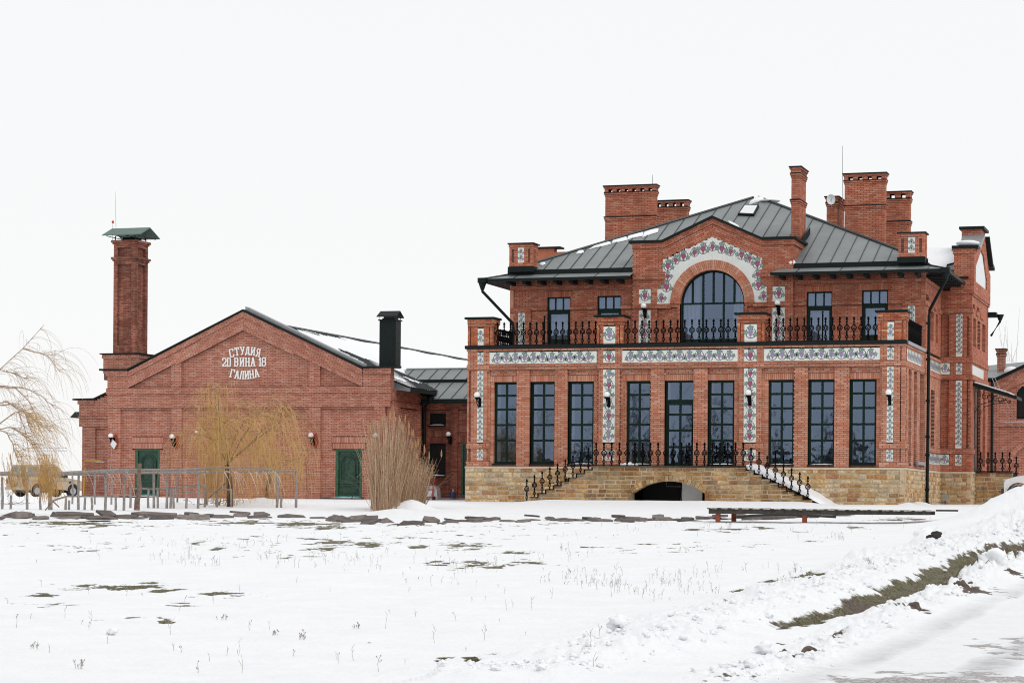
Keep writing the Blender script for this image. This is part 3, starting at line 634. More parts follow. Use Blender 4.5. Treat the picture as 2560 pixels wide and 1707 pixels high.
# windows of the ground floor
for i, (a, b) in enumerate(WIN):
    if i == 4:
        d_ = window(F0, a, b, 3.84, ZW1, -.27, [.5], [], villa, fr=.07, sill=False, reveal=True)
        d_ = window(F0, a, b, Z0 + .02, 3.835, -.27, [.5], [.30, .555, .80], villa, name='door', fr=.13, sill=False, reveal=True, label='dark green glazed door in the middle of the facade')
        m = MB(); m.tube([F0.P(b - .07, 2.0, -.20), F0.P(b - .07, 3.0, -.20)], .018, n=8); m.fbox(F0, b - .08, b - .06, 2.15, 2.18, -.27, -.20); m.fbox(F0, b - .08, b - .06, 2.85, 2.88, -.27, -.20); m.build('handle', IRON, d_)
    else: window(F0, a, b, ZW0, ZW1, -.27, [.5], [.285, .475, .665, .835], villa, reveal=True, snow=(0, 0, 1, 1, 0, 1, 1, 1, 0)[i])
# plinth: limestone cap and squared sandstone
m = MB(); m.fbox(F0, XL - .06, XR + .06, 1.285, 1.36, -.1, .055); m.fbox(S0, -.05, 10.1, 1.286, 1.359, -.1, .055); m.build('plinth_cap', LIME, villa)
stones(F0, [rect(XL - .05, XR + .05, -.25, 1.285)], [rect(-12.9, -4.6, -.3, 1.3)], .05, .2, villa, STONE, sb, SM, SMM)
stones(F0, [rect(-13.6, -12.9, .2, 1.285), rect(-12.9, -4.6, .9, 1.285)], [], .05, .2, villa, STONE, [0], SM, SMM, rs=9)
stones(S0, [rect(-.05, 10.1, -.25, 1.285)], [], .05, .2, villa, STONE, sb, SM, SMM, rs=5)
m = MB(); m.box(XL + .1, XR - .2, .18, 10, -.3, 1.3); m.build('foundation', STONE_M, villa)
# dark rooms behind the glass
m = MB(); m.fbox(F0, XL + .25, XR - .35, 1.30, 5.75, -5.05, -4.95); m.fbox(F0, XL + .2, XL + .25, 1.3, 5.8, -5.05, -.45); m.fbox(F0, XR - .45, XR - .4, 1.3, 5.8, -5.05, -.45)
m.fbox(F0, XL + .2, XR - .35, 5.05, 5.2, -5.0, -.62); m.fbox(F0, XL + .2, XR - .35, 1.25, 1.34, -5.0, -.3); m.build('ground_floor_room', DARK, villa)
for x in (-14.2, -12.3, -6.5, -5.2, -3.9, -9.6):
    m = MB(); m.box(x - .04, x + .04, 1.8, 3.0, 5.0, 5.04); o = m.build('ceiling_light', None or MATS['white_plaster'], villa)
LAMPM, n, l, b = newmat('lit_tube'); b.inputs['Emission Color'].default_value = (1, .98, .95, 1); b.inputs['Emission Strength'].default_value = 3
for o in list(villa.children):
    if o.name.startswith('ceiling_light'): o.data.materials[0] = LAMPM
# balcony slab, metal cornice
m = MB(); m.box(XL + .02, XR - .02, -.02, 5.4, 5.88, 5.92); m.build('balcony_floor', CONC, villa)
m = MB(); m.prism(F0, rect(XL - .09, XR + .08, 5.902, 6.03), -.3, .09); m.build('cornice', DKMET, villa)
m = MB(); m.fbox(S0, -.088, 5.2, 5.903, 6.028, -.2, .079); m.build('cornice', GREYM, villa)  # same metal as the front; side light is painted in as grey
# right hand wall of the ground floor
sl = [(1.0, 1.72), (2.42, 3.24), (4.1, 5.2)]
sh = [rect(a, b, 1.50, 5.0) for a, b in sl] + [rect(.55, 4.33, 5.31, 5.74), rect(6.3, 10.05, 5.31, 5.74), rect(6.3, 10.05, 1.62, 2.05), rect(7.28, 8.34, 2.3, 4.54), rect(.30, .48, 2.3, 5.05), rect(.30, .48, 1.58, 2.07), rect(.30, .48, 5.3, 5.77)]
bricks(BM, MM, S0, [rect(0, 10.2, Z0, ZC)], sh, 0, .13)
bricks(BM, MM, S0, sh[-3:], (), -.10, .04)
for a, b in sl:
    bricks(BM, MM, S0, [rect(a, a + .14, 1.5, 5.0), rect(b - .14, b, 1.5, 5.0)], (), -.20, .1); window(S0, a + .14, b - .14, 1.55, 4.95, -.30, [.5], [.3, .6, .85], villa, sill=False)
    bricks(BM, MM, back(0), [], (), 0, .1)
    m = MB(); m.fbox(S0, a, b, 1.47, 1.50, -.3, .03); m.build('sill', DKMET, villa)
for a in [q for p_ in sl for q in p_]:   # brick reveals of the slots
    sg = 1 if a in [p_[0] for p_ in sl] else -1
    G = front(a) if sg < 0 else back(a)
    bricks(BM, MM, G, [rect(-.30, -.0, 1.5, 5.0)] if sg < 0 else [rect(.0, .30, 1.5, 5.0)], (), -.002, .02, L=.12)
window(S0, 7.30, 8.32, 2.3, 4.54, -.25, [.5], [.33, .66], villa, sill=True)
bricks(BM, MM, S0, [rect(0, 6.2, 5.08, 5.28), rect(6.2, 10.2, 5.08, 5.28), rect(6.2, 10.2, 5.76, ZC), rect(6.2, 10.2, 2.07, 2.27), rect(0, .95, 2.05, 2.26), rect(0, .95, Z0, 1.57), rect(5.2, 10.2, Z0, 1.6), rect(0, 5.2, 5.79, ZC)], [], .03, .04)
orn_s = MB()
tile_panel(S0, .55, 4.33, 5.315, 5.735, .002, 18, 2, villa, [0], TM); tile_panel(S0, 6.3, 10.07, 5.315, 5.735, .002, 18, 2, villa, [0], TM); tile_panel(S0, 6.3, 10.07, 1.625, 2.045, .002, 18, 2, villa, [0], TM)
for i in range(9): motif(orn_s, S0, .85 + i * .40, 5.53, .38, .004); motif(orn_s, S0, 6.6 + i * .40, 5.53, .38, .004); motif(orn_s, S0, 6.6 + i * .40, 1.84, .38, .004)
# balcony posts
PO = []
for i, (a, b) in enumerate(PIL):
    a, b = (a, b) if b - a > .95 else ((a, a + 1.0) if i == 0 else (b - 1.0, b)); PO.append((a, b)); x = (a + b) / 2; tw = .235 if i in (1, 2) else .13
    dp = .75; tx = (TCOL[i][0] + TCOL[i][1]) / 2; tw = (TCOL[i][1] - TCOL[i][0]) / 2
    p = MB(); p.box(a + .1, b - .1, .12, dp - .1, 6.0, 7.04); pst = p.build('balcony_post', MORTAR, villa)
    pb = MB(); mm = MB()
    hp = [rect(tx - tw, tx + tw, 6.03, 6.70), rect(a + .05, a + .13, 6.05, 6.72), rect(b - .13, b - .05, 6.05, 6.72)]
    bricks(pb, mm, F0, [rect(a, b, 6.03, 6.86)], hp, 0, .1); bricks(pb, mm, F0, [rect(a, b, 6.86, 7.05)], (), .06, .2); bricks(pb, mm, F0, [rect(a, b, 6.76, 6.86)], (), .03, .1)
    bricks(pb, mm, F0, hp[1:], (), -.07, .04)
    G = rside(b)
    bricks(pb, mm, G, [rect(0, dp, 6.03, 6.86)], [rect(.22, .36, 6.1, 6.7)], 0, .1); bricks(pb, mm, G, [rect(.22, .36, 6.1, 6.7)], (), -.08, .04); bricks(pb, mm, G, [rect(-.06, dp + .06, 6.86, 7.05)], (), .06, .2); bricks(pb, mm, G, [rect(-.03, dp, 6.76, 6.86)], (), .03, .1)
    bricks(pb, mm, lside(a), [rect(-dp, 0, 6.03, 6.86)], (), 0, .1)
    for s_, nm, mt in ((pb, 'brick_courses', tinted('brick_post_orange', [(0, (.36, .085, .038)), (.2, (.46, .125, .055)), (.6, (.50, .155, .075)), (.85, (.50, .22, .13)), (1, (.54, .32, .22))], grime=.12) if i == 0 else MATS['brick_post_orange']), (mm, 'mortar_joints', MORTAR)):
        o = s_.build(nm, mt, pst, kind='stuff')
    c_ = MB(); c_.box(a - .10, b + .10, -.12, dp + .12, 7.052, 7.13); c_.build('cap', DKMET, pst)
    tile_panel(F0, tx - tw, tx + tw, 6.035, 6.695, .002, 2 if tw > .2 else 1, 3, villa, [0], TM)
    if tw > .2: motif(orn, F0, tx, 6.38, .46, .005, False)
    else: motif(orn, F0, tx, 6.26, .22, .005, False); motif(orn, F0, tx, 6.48, .22, .005, False)
# ---- upper storey
UW = [(-15.33, -14.34, 6.50, 8.34, [.33, .66], [.70], True), (-13.21, -12.21, 6.50, 8.35, [.33, .66], [.70], True), (-4.65, -3.63, 6.05, 8.35, [.33, .66], [.74], True), (-2.47, -1.45, 6.50, 8.37, [.33, .66], [.70], True)]
bayL, bayR = -11.70, -5.16
uh = [rect(a, b, z0, z1) for a, b, z0, z1, *_ in UW]
tu = [(-16.54, -16.26), (-.66, -.38)]
lay0 = [rect(-16.0, -11.75, 6.0, 7.8), rect(-5.2, -.9, 6.0, 7.8), rect(-16.85, -11.75, 7.95, 8.66), rect(-5.2, -.05, 7.95, 8.66)]
sold = [(a - .1, b + .1, z1, z1 + .235) for a, b, z0, z1, *_ in UW]
bricks(BU, MU, FU, lay0, uh + [rect(a, b, z0, z1) for a, b, z0, z1 in sold], -.08, .17)
for a, b, z0, z1 in sold: soldiers(BU, MU, FU, a, b, z0, z1, -.078, .17, bud, villa, BR_UP)
lay1 = [rect(-16.85, -11.75, 8.66, 9.2), rect(-5.2, -.05, 8.66, 9.2), rect(-16.85, -11.75, 7.8, 7.95), rect(-5.2, -.05, 7.8, 7.95), rect(-16.85, -16.0, 6.0, 7.8), rect(-.9, -.05, 6.0, 7.8)]
bricks(BU, MU, FU, lay1, uh + [rect(a, b, 6.0, 7.72) for a, b in tu], 0, .17)
bricks(BU, MU, FU, [rect(-16.87, -11.7, 8.64, 8.80), rect(-5.1, -.03, 8.64, 8.80)], (), .04, .04); bricks(BU, MU, FU, [rect(-16.87, -16.02, 7.72, 7.88), rect(-.88, -.03, 7.72, 7.88)], (), .03, .04)
for (a, b) in tu:
    tile_panel(FU, a, b, 6.1, 7.72, .003, 1, 7, villa, [0], TM)
    for i in range(7): motif(orn, FU, (a + b) / 2, 6.3 + i * .215, .2, .006)
for a, b, z0, z1, cols, rows, cu in UW:
    window(FU, a, b, z0, z1, -.16, [], [], villa, fr=.05, sill=z0 > 6.2, curtain=(.45, .55)) if False else None
    zt = z0 + (z1 - z0) * rows[0]
    window(FU, a, b, zt, z1, -.18, cols, [], villa, fr=.05, bar=.06, sill=False, curtain=True)
    window(FU, a, b, z0, zt - .004, -.18, [], [], villa, name='door' if z0 < 6.2 else 'window', fr=.13, sill=z0 > 6.2, curtain=True)
# bay with the great arched window
SPR, RA, RO = 7.97, 1.31, 1.71
tile_out = [(-10.42, 9.26), (-10.42, 9.72), (XC + .03, 10.60), (-6.42, 9.72), (-6.42, 9.26), (-6.50, 9.26), (-6.47, 8.57), (-6.22, 8.57), (-6.22, SPR), (-10.65, SPR), (-10.65, 8.57), (-10.35, 8.57), (-10.33, 9.26)]
AC = XC + .04
archpoly = [(AC + RO * math.cos(t), SPR + RO * math.sin(t)) for t in [math.pi * i / 40 for i in range(41)]]
archin = [(AC + RA * math.cos(t), SPR + RA * math.sin(t)) for t in [math.pi * i / 40 for i in range(41)]] + [(AC - RA, 6.45), (AC + RA, 6.45)]
tcb = [(-11.42, -10.93), (-5.97, -5.48)]
bh = [tile_out, archpoly, archin] + [rect(a, b, 7.98, 8.58) for a, b in tcb] + [rect(a, b, 6.2, 7.74) for a, b in tcb] + [rect(-10.66, -9.80, 6.2, 7.80), rect(-7.05, -6.20, 6.2, 7.80)]
gable = [(bayL, 6.0), (bayR, 6.0), (bayR, 10.42), (-6.42, 10.42), (XC + .03, 11.33), (-10.45, 10.42), (bayL, 10.42)]
rk = math.atan2(.91, 2.0)
rakeL = [(-10.47, 9.74), (XC + .03, 10.62), (XC + .03, 11.35), (-10.47, 10.44)]; rakeR = [(-6.41, 9.74), (XC + .03, 10.62), (XC + .03, 11.35), (-6.41, 10.44)]
bricks(BU, MU, FB, [gable], bh + [rakeL, rakeR], 0, .2); bricks(BU, MU, FB, [rect(-10.66, -9.80, 6.2, 7.80), rect(-7.05, -6.20, 6.2, 7.80)], [archin], -.08, .1)
for pl, ang, ox, oz in ((rakeL, rk, -10.47, 9.74), (rakeR, -rk, XC + .03, 10.62)):
    G = FB.rot(ox, oz, ang); lp = [G.loc(FB.P(*p)) for p in pl]; bricks(BU, MU, G, [lp], (), .015, .2)
    lp2 = [G.loc(FB.P(p[0], p[1])) for p in ([pl[3], pl[2], (pl[2][0], pl[2][1] - .24), (pl[3][0], pl[3][1] - .24)])]; bricks(BU, MU, G, [lp2], (), .05, .04)
bricks(BU, MU, FB, [rect(bayL - .02, -10.47, 10.2, 10.42), rect(-6.41, bayR + .02, 10.2, 10.42), rect(bayL, -10.35, 8.95, 9.12), rect(-6.5, bayR, 8.95, 9.12), rect(bayL, -10.1, 7.78, 7.93), rect(-6.75, bayR, 7.78, 7.93)], [archpoly], .05, .06)
bricks(BU, MU, rside(bayR), [[(5.2, 6.0), (7.9, 6.0), (7.9, 10.42), (5.2, 10.42)]], (), 0, .15); bricks(BU, MU, rside(bayR), [rect(5.15, 7.7, 10.2, 10.42)], (), .05, .06)
# voussoirs: each brick of the ring is its own piece
nv = 60
for i in range(nv):
    t = math.pi * (i + .5) / nv; rr = (AC + RO * math.cos(t), SPR + RO * math.sin(t)); G = FB.rot(AC, SPR, t)
    hw = .5 * math.pi * 1.35 / nv - .004; hw2 = .5 * math.pi * 1.62 / nv - .006
    segs = [(RA, RA + .25), (RA + .26, RO)] if i % 2 else [(RA, RA + .125), (RA + .135, RO)]
    for a, b in segs:
        if bud[0] > 0: bud[0] -= 1; piece('brick', BR_MAIN, G, a, b, -hw if b < 1.6 else -hw2, hw if b < 1.6 else hw2, -.3, .04 + random.uniform(0, .004), villa)
        else: BU.fbox(G, a, b, -hw if b < 1.6 else -hw2, hw if b < 1.6 else hw2, -.3, .04, random.random(), backf=False)
ringm = MB()
for i in range(nv):
    a, b = math.pi * i / nv, math.pi * (i + 1) / nv; A = [(RA + .004, a), (RO - .004, a), (RO - .004, b), (RA + .004, b)]
    ringm.prism(FB, [(AC + r_ * math.cos(t), SPR + r_ * math.sin(t)) for r_, t in A], -.3, .028)
ringm.build('arch_mortar', MORTAR, villa)
for sx in (-1, 1):   # reveal brick below the springing
    a, b = sorted((AC + sx * RA, AC + sx * (RA + .1))); bricks(BU, MU, FB, [rect(a, b, 6.2, SPR)], (), .002, .3)
# arched tile field
z = SPR
while z < 10.6:
    z1 = min(z + .1, 10.6); iv = subtract(scan(tile_out, (z + z1) / 2), scan([(AC + (RO - .07) * math.cos(t), SPR + (RO - .07) * math.sin(t)) for t in [math.pi * i / 40 for i in range(41)]], (z + z1) / 2))
    for a, b in iv:
        a -= .02; b += .02; x = a
        while x < b - .01:
            nx_ = min(b, (math.floor(x / .2 + 1e-6) + 1) * .2); TM.fbox(FB, x + .001, nx_ - .001, z + (.001 if abs((z - SPR) % .2) < .05 else 0), z1, -.02, -.002, backf=False); x = nx_
    z = z1
vine = [(AC + 2.03 * math.cos(t) * k_, SPR + 2.03 * math.sin(t) * k_, .44 if i % 2 else .36) for i, (t, k_) in enumerate([(R(6), 1.03), (R(20), .98), (R(31), 1.05), (R(40), 1.17), (R(49), 1.13), (R(58), 1.1), (R(70), 1.06), (R(80), 1.08), (R(90), 1.10), (R(100), 1.08), (R(110), 1.06), (R(122), 1.1), (R(131), 1.13), (R(140), 1.17), (R(149), 1.05), (R(160), .98), (R(174), 1.03)])]
for i, (x, z, s) in enumerate(vine): motif(orn, FB, x, z, s, .001, True, 1 if i % 2 else -1)
for k, (a, b) in enumerate(tcb):
    tile_panel(FB, a, b, 7.985, 8.575, .003, 2, 3, villa, [0], TM); tile_panel(FB, a, b, 6.2, 7.735, .003, 2, 7, villa, [0], TM)
    motif(orn, FB, (a + b) / 2, 8.3, .42, .005, True)
    for i in range(4): motif(orn, FB, (a + b) / 2, 6.4 + i * .37, .36, .005, True, 1 if i % 2 else -1)
orn.build('vine_ornament', VM, villa, kind='stuff'); orn_s.build('vine_ornament', VM, villa, kind='stuff')
# arched window: frame, bars, panes
wf = MB(); c0, c1 = -.30, -.22
for i in range(40):
    a, b = math.pi * i / 40, math.pi * (i + 1) / 40; wf.prism(FB, [(AC + r_ * math.cos(t), SPR + r_ * math.sin(t)) for r_, t in ((RA - .08, a), (RA + .02, a), (RA + .02, b), (RA - .08, b))], c0, c1)
wf.fbox(FB, AC - RA, AC - RA + .08, 6.45, SPR, c0, c1); wf.fbox(FB, AC + RA - .08, AC + RA, 6.45, SPR, c0, c1); wf.fbox(FB, AC - RA + .08, AC + RA - .08, 6.45, 6.55, c0, c1)
wf.fbox(FB, AC - RA + .08, AC + RA - .08, SPR - .035, SPR + .035, c0, c1 + .01)
bx = [-.85, -.42, 0, .42, .85]
for x in bx: h_ = math.sqrt((RA - .06) ** 2 - x * x); wf.fbox(FB, AC + x - .04, AC + x + .04, SPR + .035, SPR + h_, c0, c1)
for x in (-.42, .42): wf.fbox(FB, AC + x - .04, AC + x + .04, 6.55, SPR - .035, c0, c1)
aw = wf.build('arched_window', GREEN, villa)
ex = [-RA + .05] + bx + [RA - .05]
for x0, x1 in zip(ex, ex[1:]):
    pts = [(AC + x0, SPR), (AC + x1, SPR)] + [(AC + x, SPR + math.sqrt(max(0, (RA - .05) ** 2 - x * x))) for x in np.linspace(x1, x0, 7)]
    m = MB(); m.poly([FB.P(p[0], p[1], -.26) for p in pts]); m.build('pane', GLASS, aw)
for x0, x1 in ((-RA + .05, -.42), (-.42, .42), (.42, RA - .05)): m = MB(); m.poly([FB.P(AC + a, b, -.26) for a, b in ((x0, 6.5), (x1, 6.5), (x1, SPR), (x0, SPR))]); m.build('pane', GLASS, aw)
m = MB(); prev = None
for i in range(61):
    x = AC - RA + 2 * RA * i / 60; k = (m.vert(FB.P(x, 6.45, -.6 + .03 * math.sin(i * 1.7))), m.vert(FB.P(x, 9.35, -.6 + .03 * math.sin(i * 1.7))))
    if prev and not .28 < i / 60 < .80: m.face((prev[0], k[0], k[1], prev[1]))
    prev = k
m.build('curtain', CURT, aw)
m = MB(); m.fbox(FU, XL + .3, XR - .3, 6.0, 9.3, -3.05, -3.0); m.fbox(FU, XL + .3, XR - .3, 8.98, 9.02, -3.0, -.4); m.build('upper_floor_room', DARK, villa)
# copings of the bay gable
m = MB()
prof = [(bayL - .14, 10.42), (-10.47, 10.42), (XC + .03, 11.335), (-6.41, 10.42), (bayR + .14, 10.42)]
for (ax, az), (bx_, bz) in zip(prof, prof[1:]): m.prism(FB, [(ax, az), (bx_, bz), (bx_, bz + .105), (ax, az + .105)], -.5, .13)
m.fbox(rside(bayR), 5.7, 7.75, 10.421, 10.524, -.3, .139)
m.prism(rside(bayR + .01), [(7.3, 10.5), (8.9, 10.95), (8.9, 11.3), (7.3, 10.7)], -.06, -.02)
m.build('gable_coping', DKMET, villa)
m = MB(); m.prism(FB, [(bayL, 10.40), (bayR, 10.40), (-6.5, 10.405), (XC, 11.3), (-10.4, 10.405)], -2.6, -.25); m.build('bay_roof', ROOFD, villa)
# right hand wall of the upper storey, and plain rear and left walls
bricks(BU, MU, S0, [rect(5.3, 10.2, 6.0, 9.1)], [rect(5.6, 6.4, 7.98, 8.24), rect(7.0, 7.9, 6.5, 7.7), rect(8.5, 9.2, 6.5, 7.7)], 0, .15)
bricks(BU, MU, S0, [rect(5.5, 10.2, 6.0, 9.1)], [], -.28, .1)
bricks(BU, MU, S0, [rect(5.28, 10.2, 8.64, 8.80), rect(5.28, 6.6, 7.74, 7.9), rect(8.0, 8.4, 7.74, 7.9), rect(9.3, 10.2, 7.74, 7.9)], (), .05, .05)
m = MB(); m.box(XL, XL + .15, 5.3, 22, 0, 9.1); m.box(XL + .02, XL + .17, .15, 5.3, 0, 5.85); m.box(XL, XR, 21.8, 22, 0, 9.1); m.box(-.45, -.3, 10.2, 22, 0, 9.1); m.box(XL + .2, XR - .2, 10.2, 10.35, 0, 9.0); m.build('rear_wall', BR_MAIN, villa)
# ---- roof
EZ, FY, FZ = 9.03, 5.35, 9.30; SL = .449
roof = MB(); roof.box(XL + .2, XR - .2, 5.6, 21, 9.1, 9.3); roof = roof.build('roof', DARKER, villa)
def slopeframe(Y, z, sl): L_ = math.hypot(1, sl); return Frame((0, Y, z), (1, 0, 0), (0, 1 / L_, sl / L_), (0, -sl / L_, 1 / L_))
K = math.hypot(1, SL); G = slopeframe(5.30, 9.44, SL)
seam_roof(G, [(XL - .05, 0), (bayL, 0), (bayL, 2.45 * K), (bayR, 2.45 * K), (bayR, 0), (XR + .05, 0), (XC + .15, 8.45 * K), (XC - .15, 8.45 * K)], roof, .56)
k2 = (FZ - EZ) / (FY - 4.4); G2 = slopeframe(4.4, EZ, k2); K2 = .95 * math.hypot(1, k2)
seam_roof(G2, [(XL - .95, 0), (bayL + .05, 0), (bayL + .05, K2), (XL - .0, K2)], roof, 1.7, ph=.5, seamh=.02); seam_roof(G2, [(bayR - .75, 0), (XR + .95, 0), (XR + .0, K2), (bayR - .55, K2)], roof, 1.7, seamh=.02)
for nm, pts in (('r', [(XR + .95, 4.4, EZ), (XR + .95, 10.1, EZ), (XR, 10.1, FZ), (XR, FY, FZ)]), ('l', [(XL - .95, 4.4, EZ), (XL, FY, FZ), (XL, 21, FZ), (XL - .95, 21, EZ)]),
                ('r2', [(XR + .05, 5.3, 9.44), (XR + .05, 22.2, 9.44), (XC + .1, 13.75, 13.23)]), ('l2', [(XL - .05, 5.3, 9.44), (XC - .1, 13.75, 13.23), (XL - .05, 22.2, 9.44)]), ('b', [(XR + .05, 22.2, 9.44), (XL - .05, 22.2, 9.44), (XC, 13.75, 13.23)])):
    m = MB(); m.poly(pts); m.build('roof_slope', ROOFM, roof)
fas = []
def fbx(*a): q_ = MB(); q_.box(*a); q_.build('fascia', DKMET, roof)
class _M:
    box = staticmethod(fbx)
    def build(s, *a): pass
m = _M()
m.box(XL - .97, bayL + .06, 4.37, 4.42, EZ - .10, EZ + .02); m.box(bayR - .75, XR + .97, 4.37, 4.42, EZ - .10, EZ + .02); m.box(XR + .93, XR + .98, 4.42, 10.1, EZ - .10, EZ + .02); m.box(XL - .98, XL - .93, 4.42, 21, EZ - .1, EZ + .02)
m.box(XL - .1, bayL, 5.26, 5.34, FZ - .01, 9.47); m.box(bayR, XR + .1, 5.26, 5.34, FZ - .01, 9.47)
for sx, x0 in ((1, XR + .05), (-1, XL - .05)):
    m = MB(); m.tube([(x0, 5.3, 9.47), (XC + sx * .12, 13.75, 13.27)], .06, n=6); m.build('hip_ridge', ROOFD, roof)
for sx, x0 in ((1, XR), (-1, XL)): m = MB(); m.tube([(x0 + sx * .95, 4.4, EZ + .02), (x0, 5.35, FZ + .02)], .04, n=6); m.build('hip_ridge', ROOFD, roof)
m = MB()   # soffit boards
m.poly([(XL - .95, 4.42, EZ - .09), (bayL + .05, 4.42, EZ - .09), (bayL + .05, 5.3, EZ + .02), (XL, 5.3, EZ + .02)][::-1]); m.poly([(bayR - .75, 4.42, EZ - .09), (XR + .95, 4.42, EZ - .09), (XR, 5.3, EZ + .02), (bayR - .75, 5.3, EZ + .02)][::-1])
m.poly([(XR + .95, 4.42, EZ - .09), (XR + .95, 10.1, EZ - .09), (XR, 10.1, EZ + .02), (XR, 5.3, EZ + .02)][::-1]); m.poly([(XL - .95, 4.42, EZ - .09), (XL, 5.3, EZ + .02), (XL, 21, EZ + .02), (XL - .95, 21, EZ - .09)][::-1]); m.build('soffit', DARKER, roof)
def rafter(x0, x1, y0, y1): m = MB(); m.box(x0, x1, y0, y1, EZ - .21, EZ - .06); m.build('rafter_end', DARKER, roof)
x = XL + .1
while x < XR + .3:
    if x < bayL - .1 or x > bayR - .7: rafter(x, x + .14, 4.5, 5.3)
    x += .66
for y in np.arange(5.6, 10, .66): rafter(XR, XR + .85, y, y + .14)
for x in (XL + .05, XR - 1.0):   # little brick pedestals on the eaves
    p = MB(); p.box(x + .05, x + .95, 5.05, 5.7, 9.5, 10.45); ped = p.build('roof_pedestal', MORTAR, roof)
    pb, mm = MB(), MB(); G3 = front(5.0); tx = x + .50
    hp = [rect(tx - .13, tx + .13, 9.74, 10.36), rect(x + .10, x + .2, 9.76, 10.3), rect(x + .80, x + .90, 9.76, 10.3)]
    bricks(pb, mm, G3, [rect(x, x + 1.0, 9.58, 10.5)], hp, 0, .1); bricks(pb, mm, G3, hp[1:], (), -.08, .04); bricks(pb, mm, rside(x + 1.0), [rect(5.0, 5.76, 9.45, 10.5)], [rect(5.25, 5.4, 9.76, 10.3)], 0, .1); bricks(pb, mm, rside(x + 1.0), [rect(5.25, 5.4, 9.76, 10.3)], (), -.08, .04)
    bricks(pb, mm, G3, [rect(x, x + 1.0, 9.58, 9.68)], (), .03, .04); bricks(pb, mm, G3, [rect(x - .02, x + 1.02, 10.36, 10.5)], (), .03, .04)
    pb.build('brick_courses', BR_UP, ped, kind='stuff'); mm.build('mortar_joints', MORTAR, ped, kind='stuff')
    c_ = MB(); c_.box(x - .06, x + 1.06, 4.93, 5.84, 10.5, 10.55); c_.build('cap', DKMET, ped); c_ = MB(); c_.box(x - .04, x + 1.04, 4.93, 5.8, 9.36, 9.58); c_.build('flashing', DKMET, ped)
    tile_panel(G3, tx - .13, tx + .13, 9.745, 10.355, .002, 1, 3, villa, [0], TM); oo = MB(); motif(oo, G3, tx, 9.92, .22, .005, True); motif(oo, G3, tx, 10.17, .22, .005, True); oo.build('vine_ornament', VM, ped)
for pts, in (([(XL + .95, 6.6), (XL + 2.6, 6.6), (XL + 3.6, 8.0)],),):
    m = MB(); m.box(-17.6, -15.9, 8.2, 8.6, 9.2, 10.65); m.box(-15.9, -15.4, 8.2, 8.6, 9.2, 10.5); m.build('rear_dormer', BR_UP, roof); m = MB(); m.box(-17.7, -15.6, 8.1, 8.7, 10.65, 10.72); m.build('dormer_coping', DKMET, roof)
def chimney(x0, x1, y0, y1, z0, zt, bands, nholes, side_holes, parent, mat=BR_UP):
    c = MB(); c.box(x0 + .09, x1 - .09, y0 + .09, y1 - .09, z0, zt - .36); ch = c.build('chimney', MORTAR, parent)
    pb, mm = MB(), MB()
    for G, a0, a1, nh in ((front(y0), x0, x1, nholes), (rside(x1), y0, y1, side_holes), (back(y1), -x1, -x0, nholes), (lside(x0), -y1, -y0, side_holes)):
        bricks(pb, mm, G, [rect(a0, a1, z0, zt - .30)], (), 0, .1)
        hs = []
        if nh:
            wd = (a1 - a0 - .1) / nh
            hs = [rect(a0 + .1 + wd * i + wd * (.12 + .1 * ((i * 7) % 3) / 3), a0 + .1 + wd * i + wd * .62, zt - .29, zt - .15) for i in range(nh)]
        bricks(pb, mm, G, [rect(a0 - .03, a1 + .03, zt - .30, zt - .05)], hs, .03, .12); bricks(pb, mm, G, [rect(a0 - .07, a1 + .07, zt - .13, zt - .05)], (), .07, .08)
        for bz in bands: bricks(pb, mm, G, [rect(a0 - .05, a1 + .05, bz - .08, bz)], (), .05, .06); bricks(pb, mm, G, [rect(a0 - .025, a1 + .025, bz - .16, bz - .08)], (), .025, .04)
    pb.build('brick_courses', mat, ch, kind='stuff'); mm.build('mortar_joints', MORTAR, ch, kind='stuff')
    c = MB(); c.box(x0 - .10, x1 + .10, y0 - .1, y1 + .1, zt - .05, zt); c.build('cap', DKMET, ch)
    for bz in bands: c = MB(); c.box(x0 - .06, x1 + .06, y0 - .06, y1 + .06, bz, bz + .04); c.build('flashing', DKMET, ch)
    return ch
chimney(-15.30, -13.03, 14.0, 14.46, 9.8, 14.03, [13.70, 12.62], 6, 0, roof); chimney(-14.1, -12.54, 18.0, 18.46, 9.8, 13.84, [13.5], 4, 0, roof)
chimney(-5.66, -5.33, 7.3, 8.72, 10.0, 13.60, [13.30, 12.24], 0, 5, roof); chimney(-5.41, -4.95, 14.0, 15.75, 10.5, 13.24, [12.95], 0, 6, roof)
chimney(-4.62, -2.90, 13.9, 14.4, 10.3, 14.18, [13.85, 12.77], 4, 0, roof); chimney(-3.95, -2.42, 18.0, 18.5, 10.3, 13.90, [13.55, 12.55], 3, 0, roof)
def onroof(px, py):
    d = ray(px, py); t = (9.45 + (CAM[1] - 5.3) * SL - CAM[2]) / (d[2] - SL * d[1]); return Vector(CAM) + t * Vector(d)
rn = Vector((0, -SL, 1)).normalized()
q = [onroof(*p) for p in ((1845, 539), (1885, 541), (1898, 517), (1861, 516))]
m = MB(); fr_ = [p + rn * .09 for p in q]; ba = [p - rn * .05 for p in q]
A = [m.vert(p) for p in fr_]; B = [m.vert(p) for p in ba]
for i in range(4): j = (i + 1) % 4; m.face((B[i], B[j], A[j], A[i]))
m.face(A); skl = m.build('skylight', DKMET, roof)
cq = sum(q, Vector()) / 4; m = MB(); m.poly([p + (cq - p) * .16 + rn * .095 for p in q]); m.build('skylight_pane', snowmat('snow_on_glass', (.74, .76, .79), .1), skl)
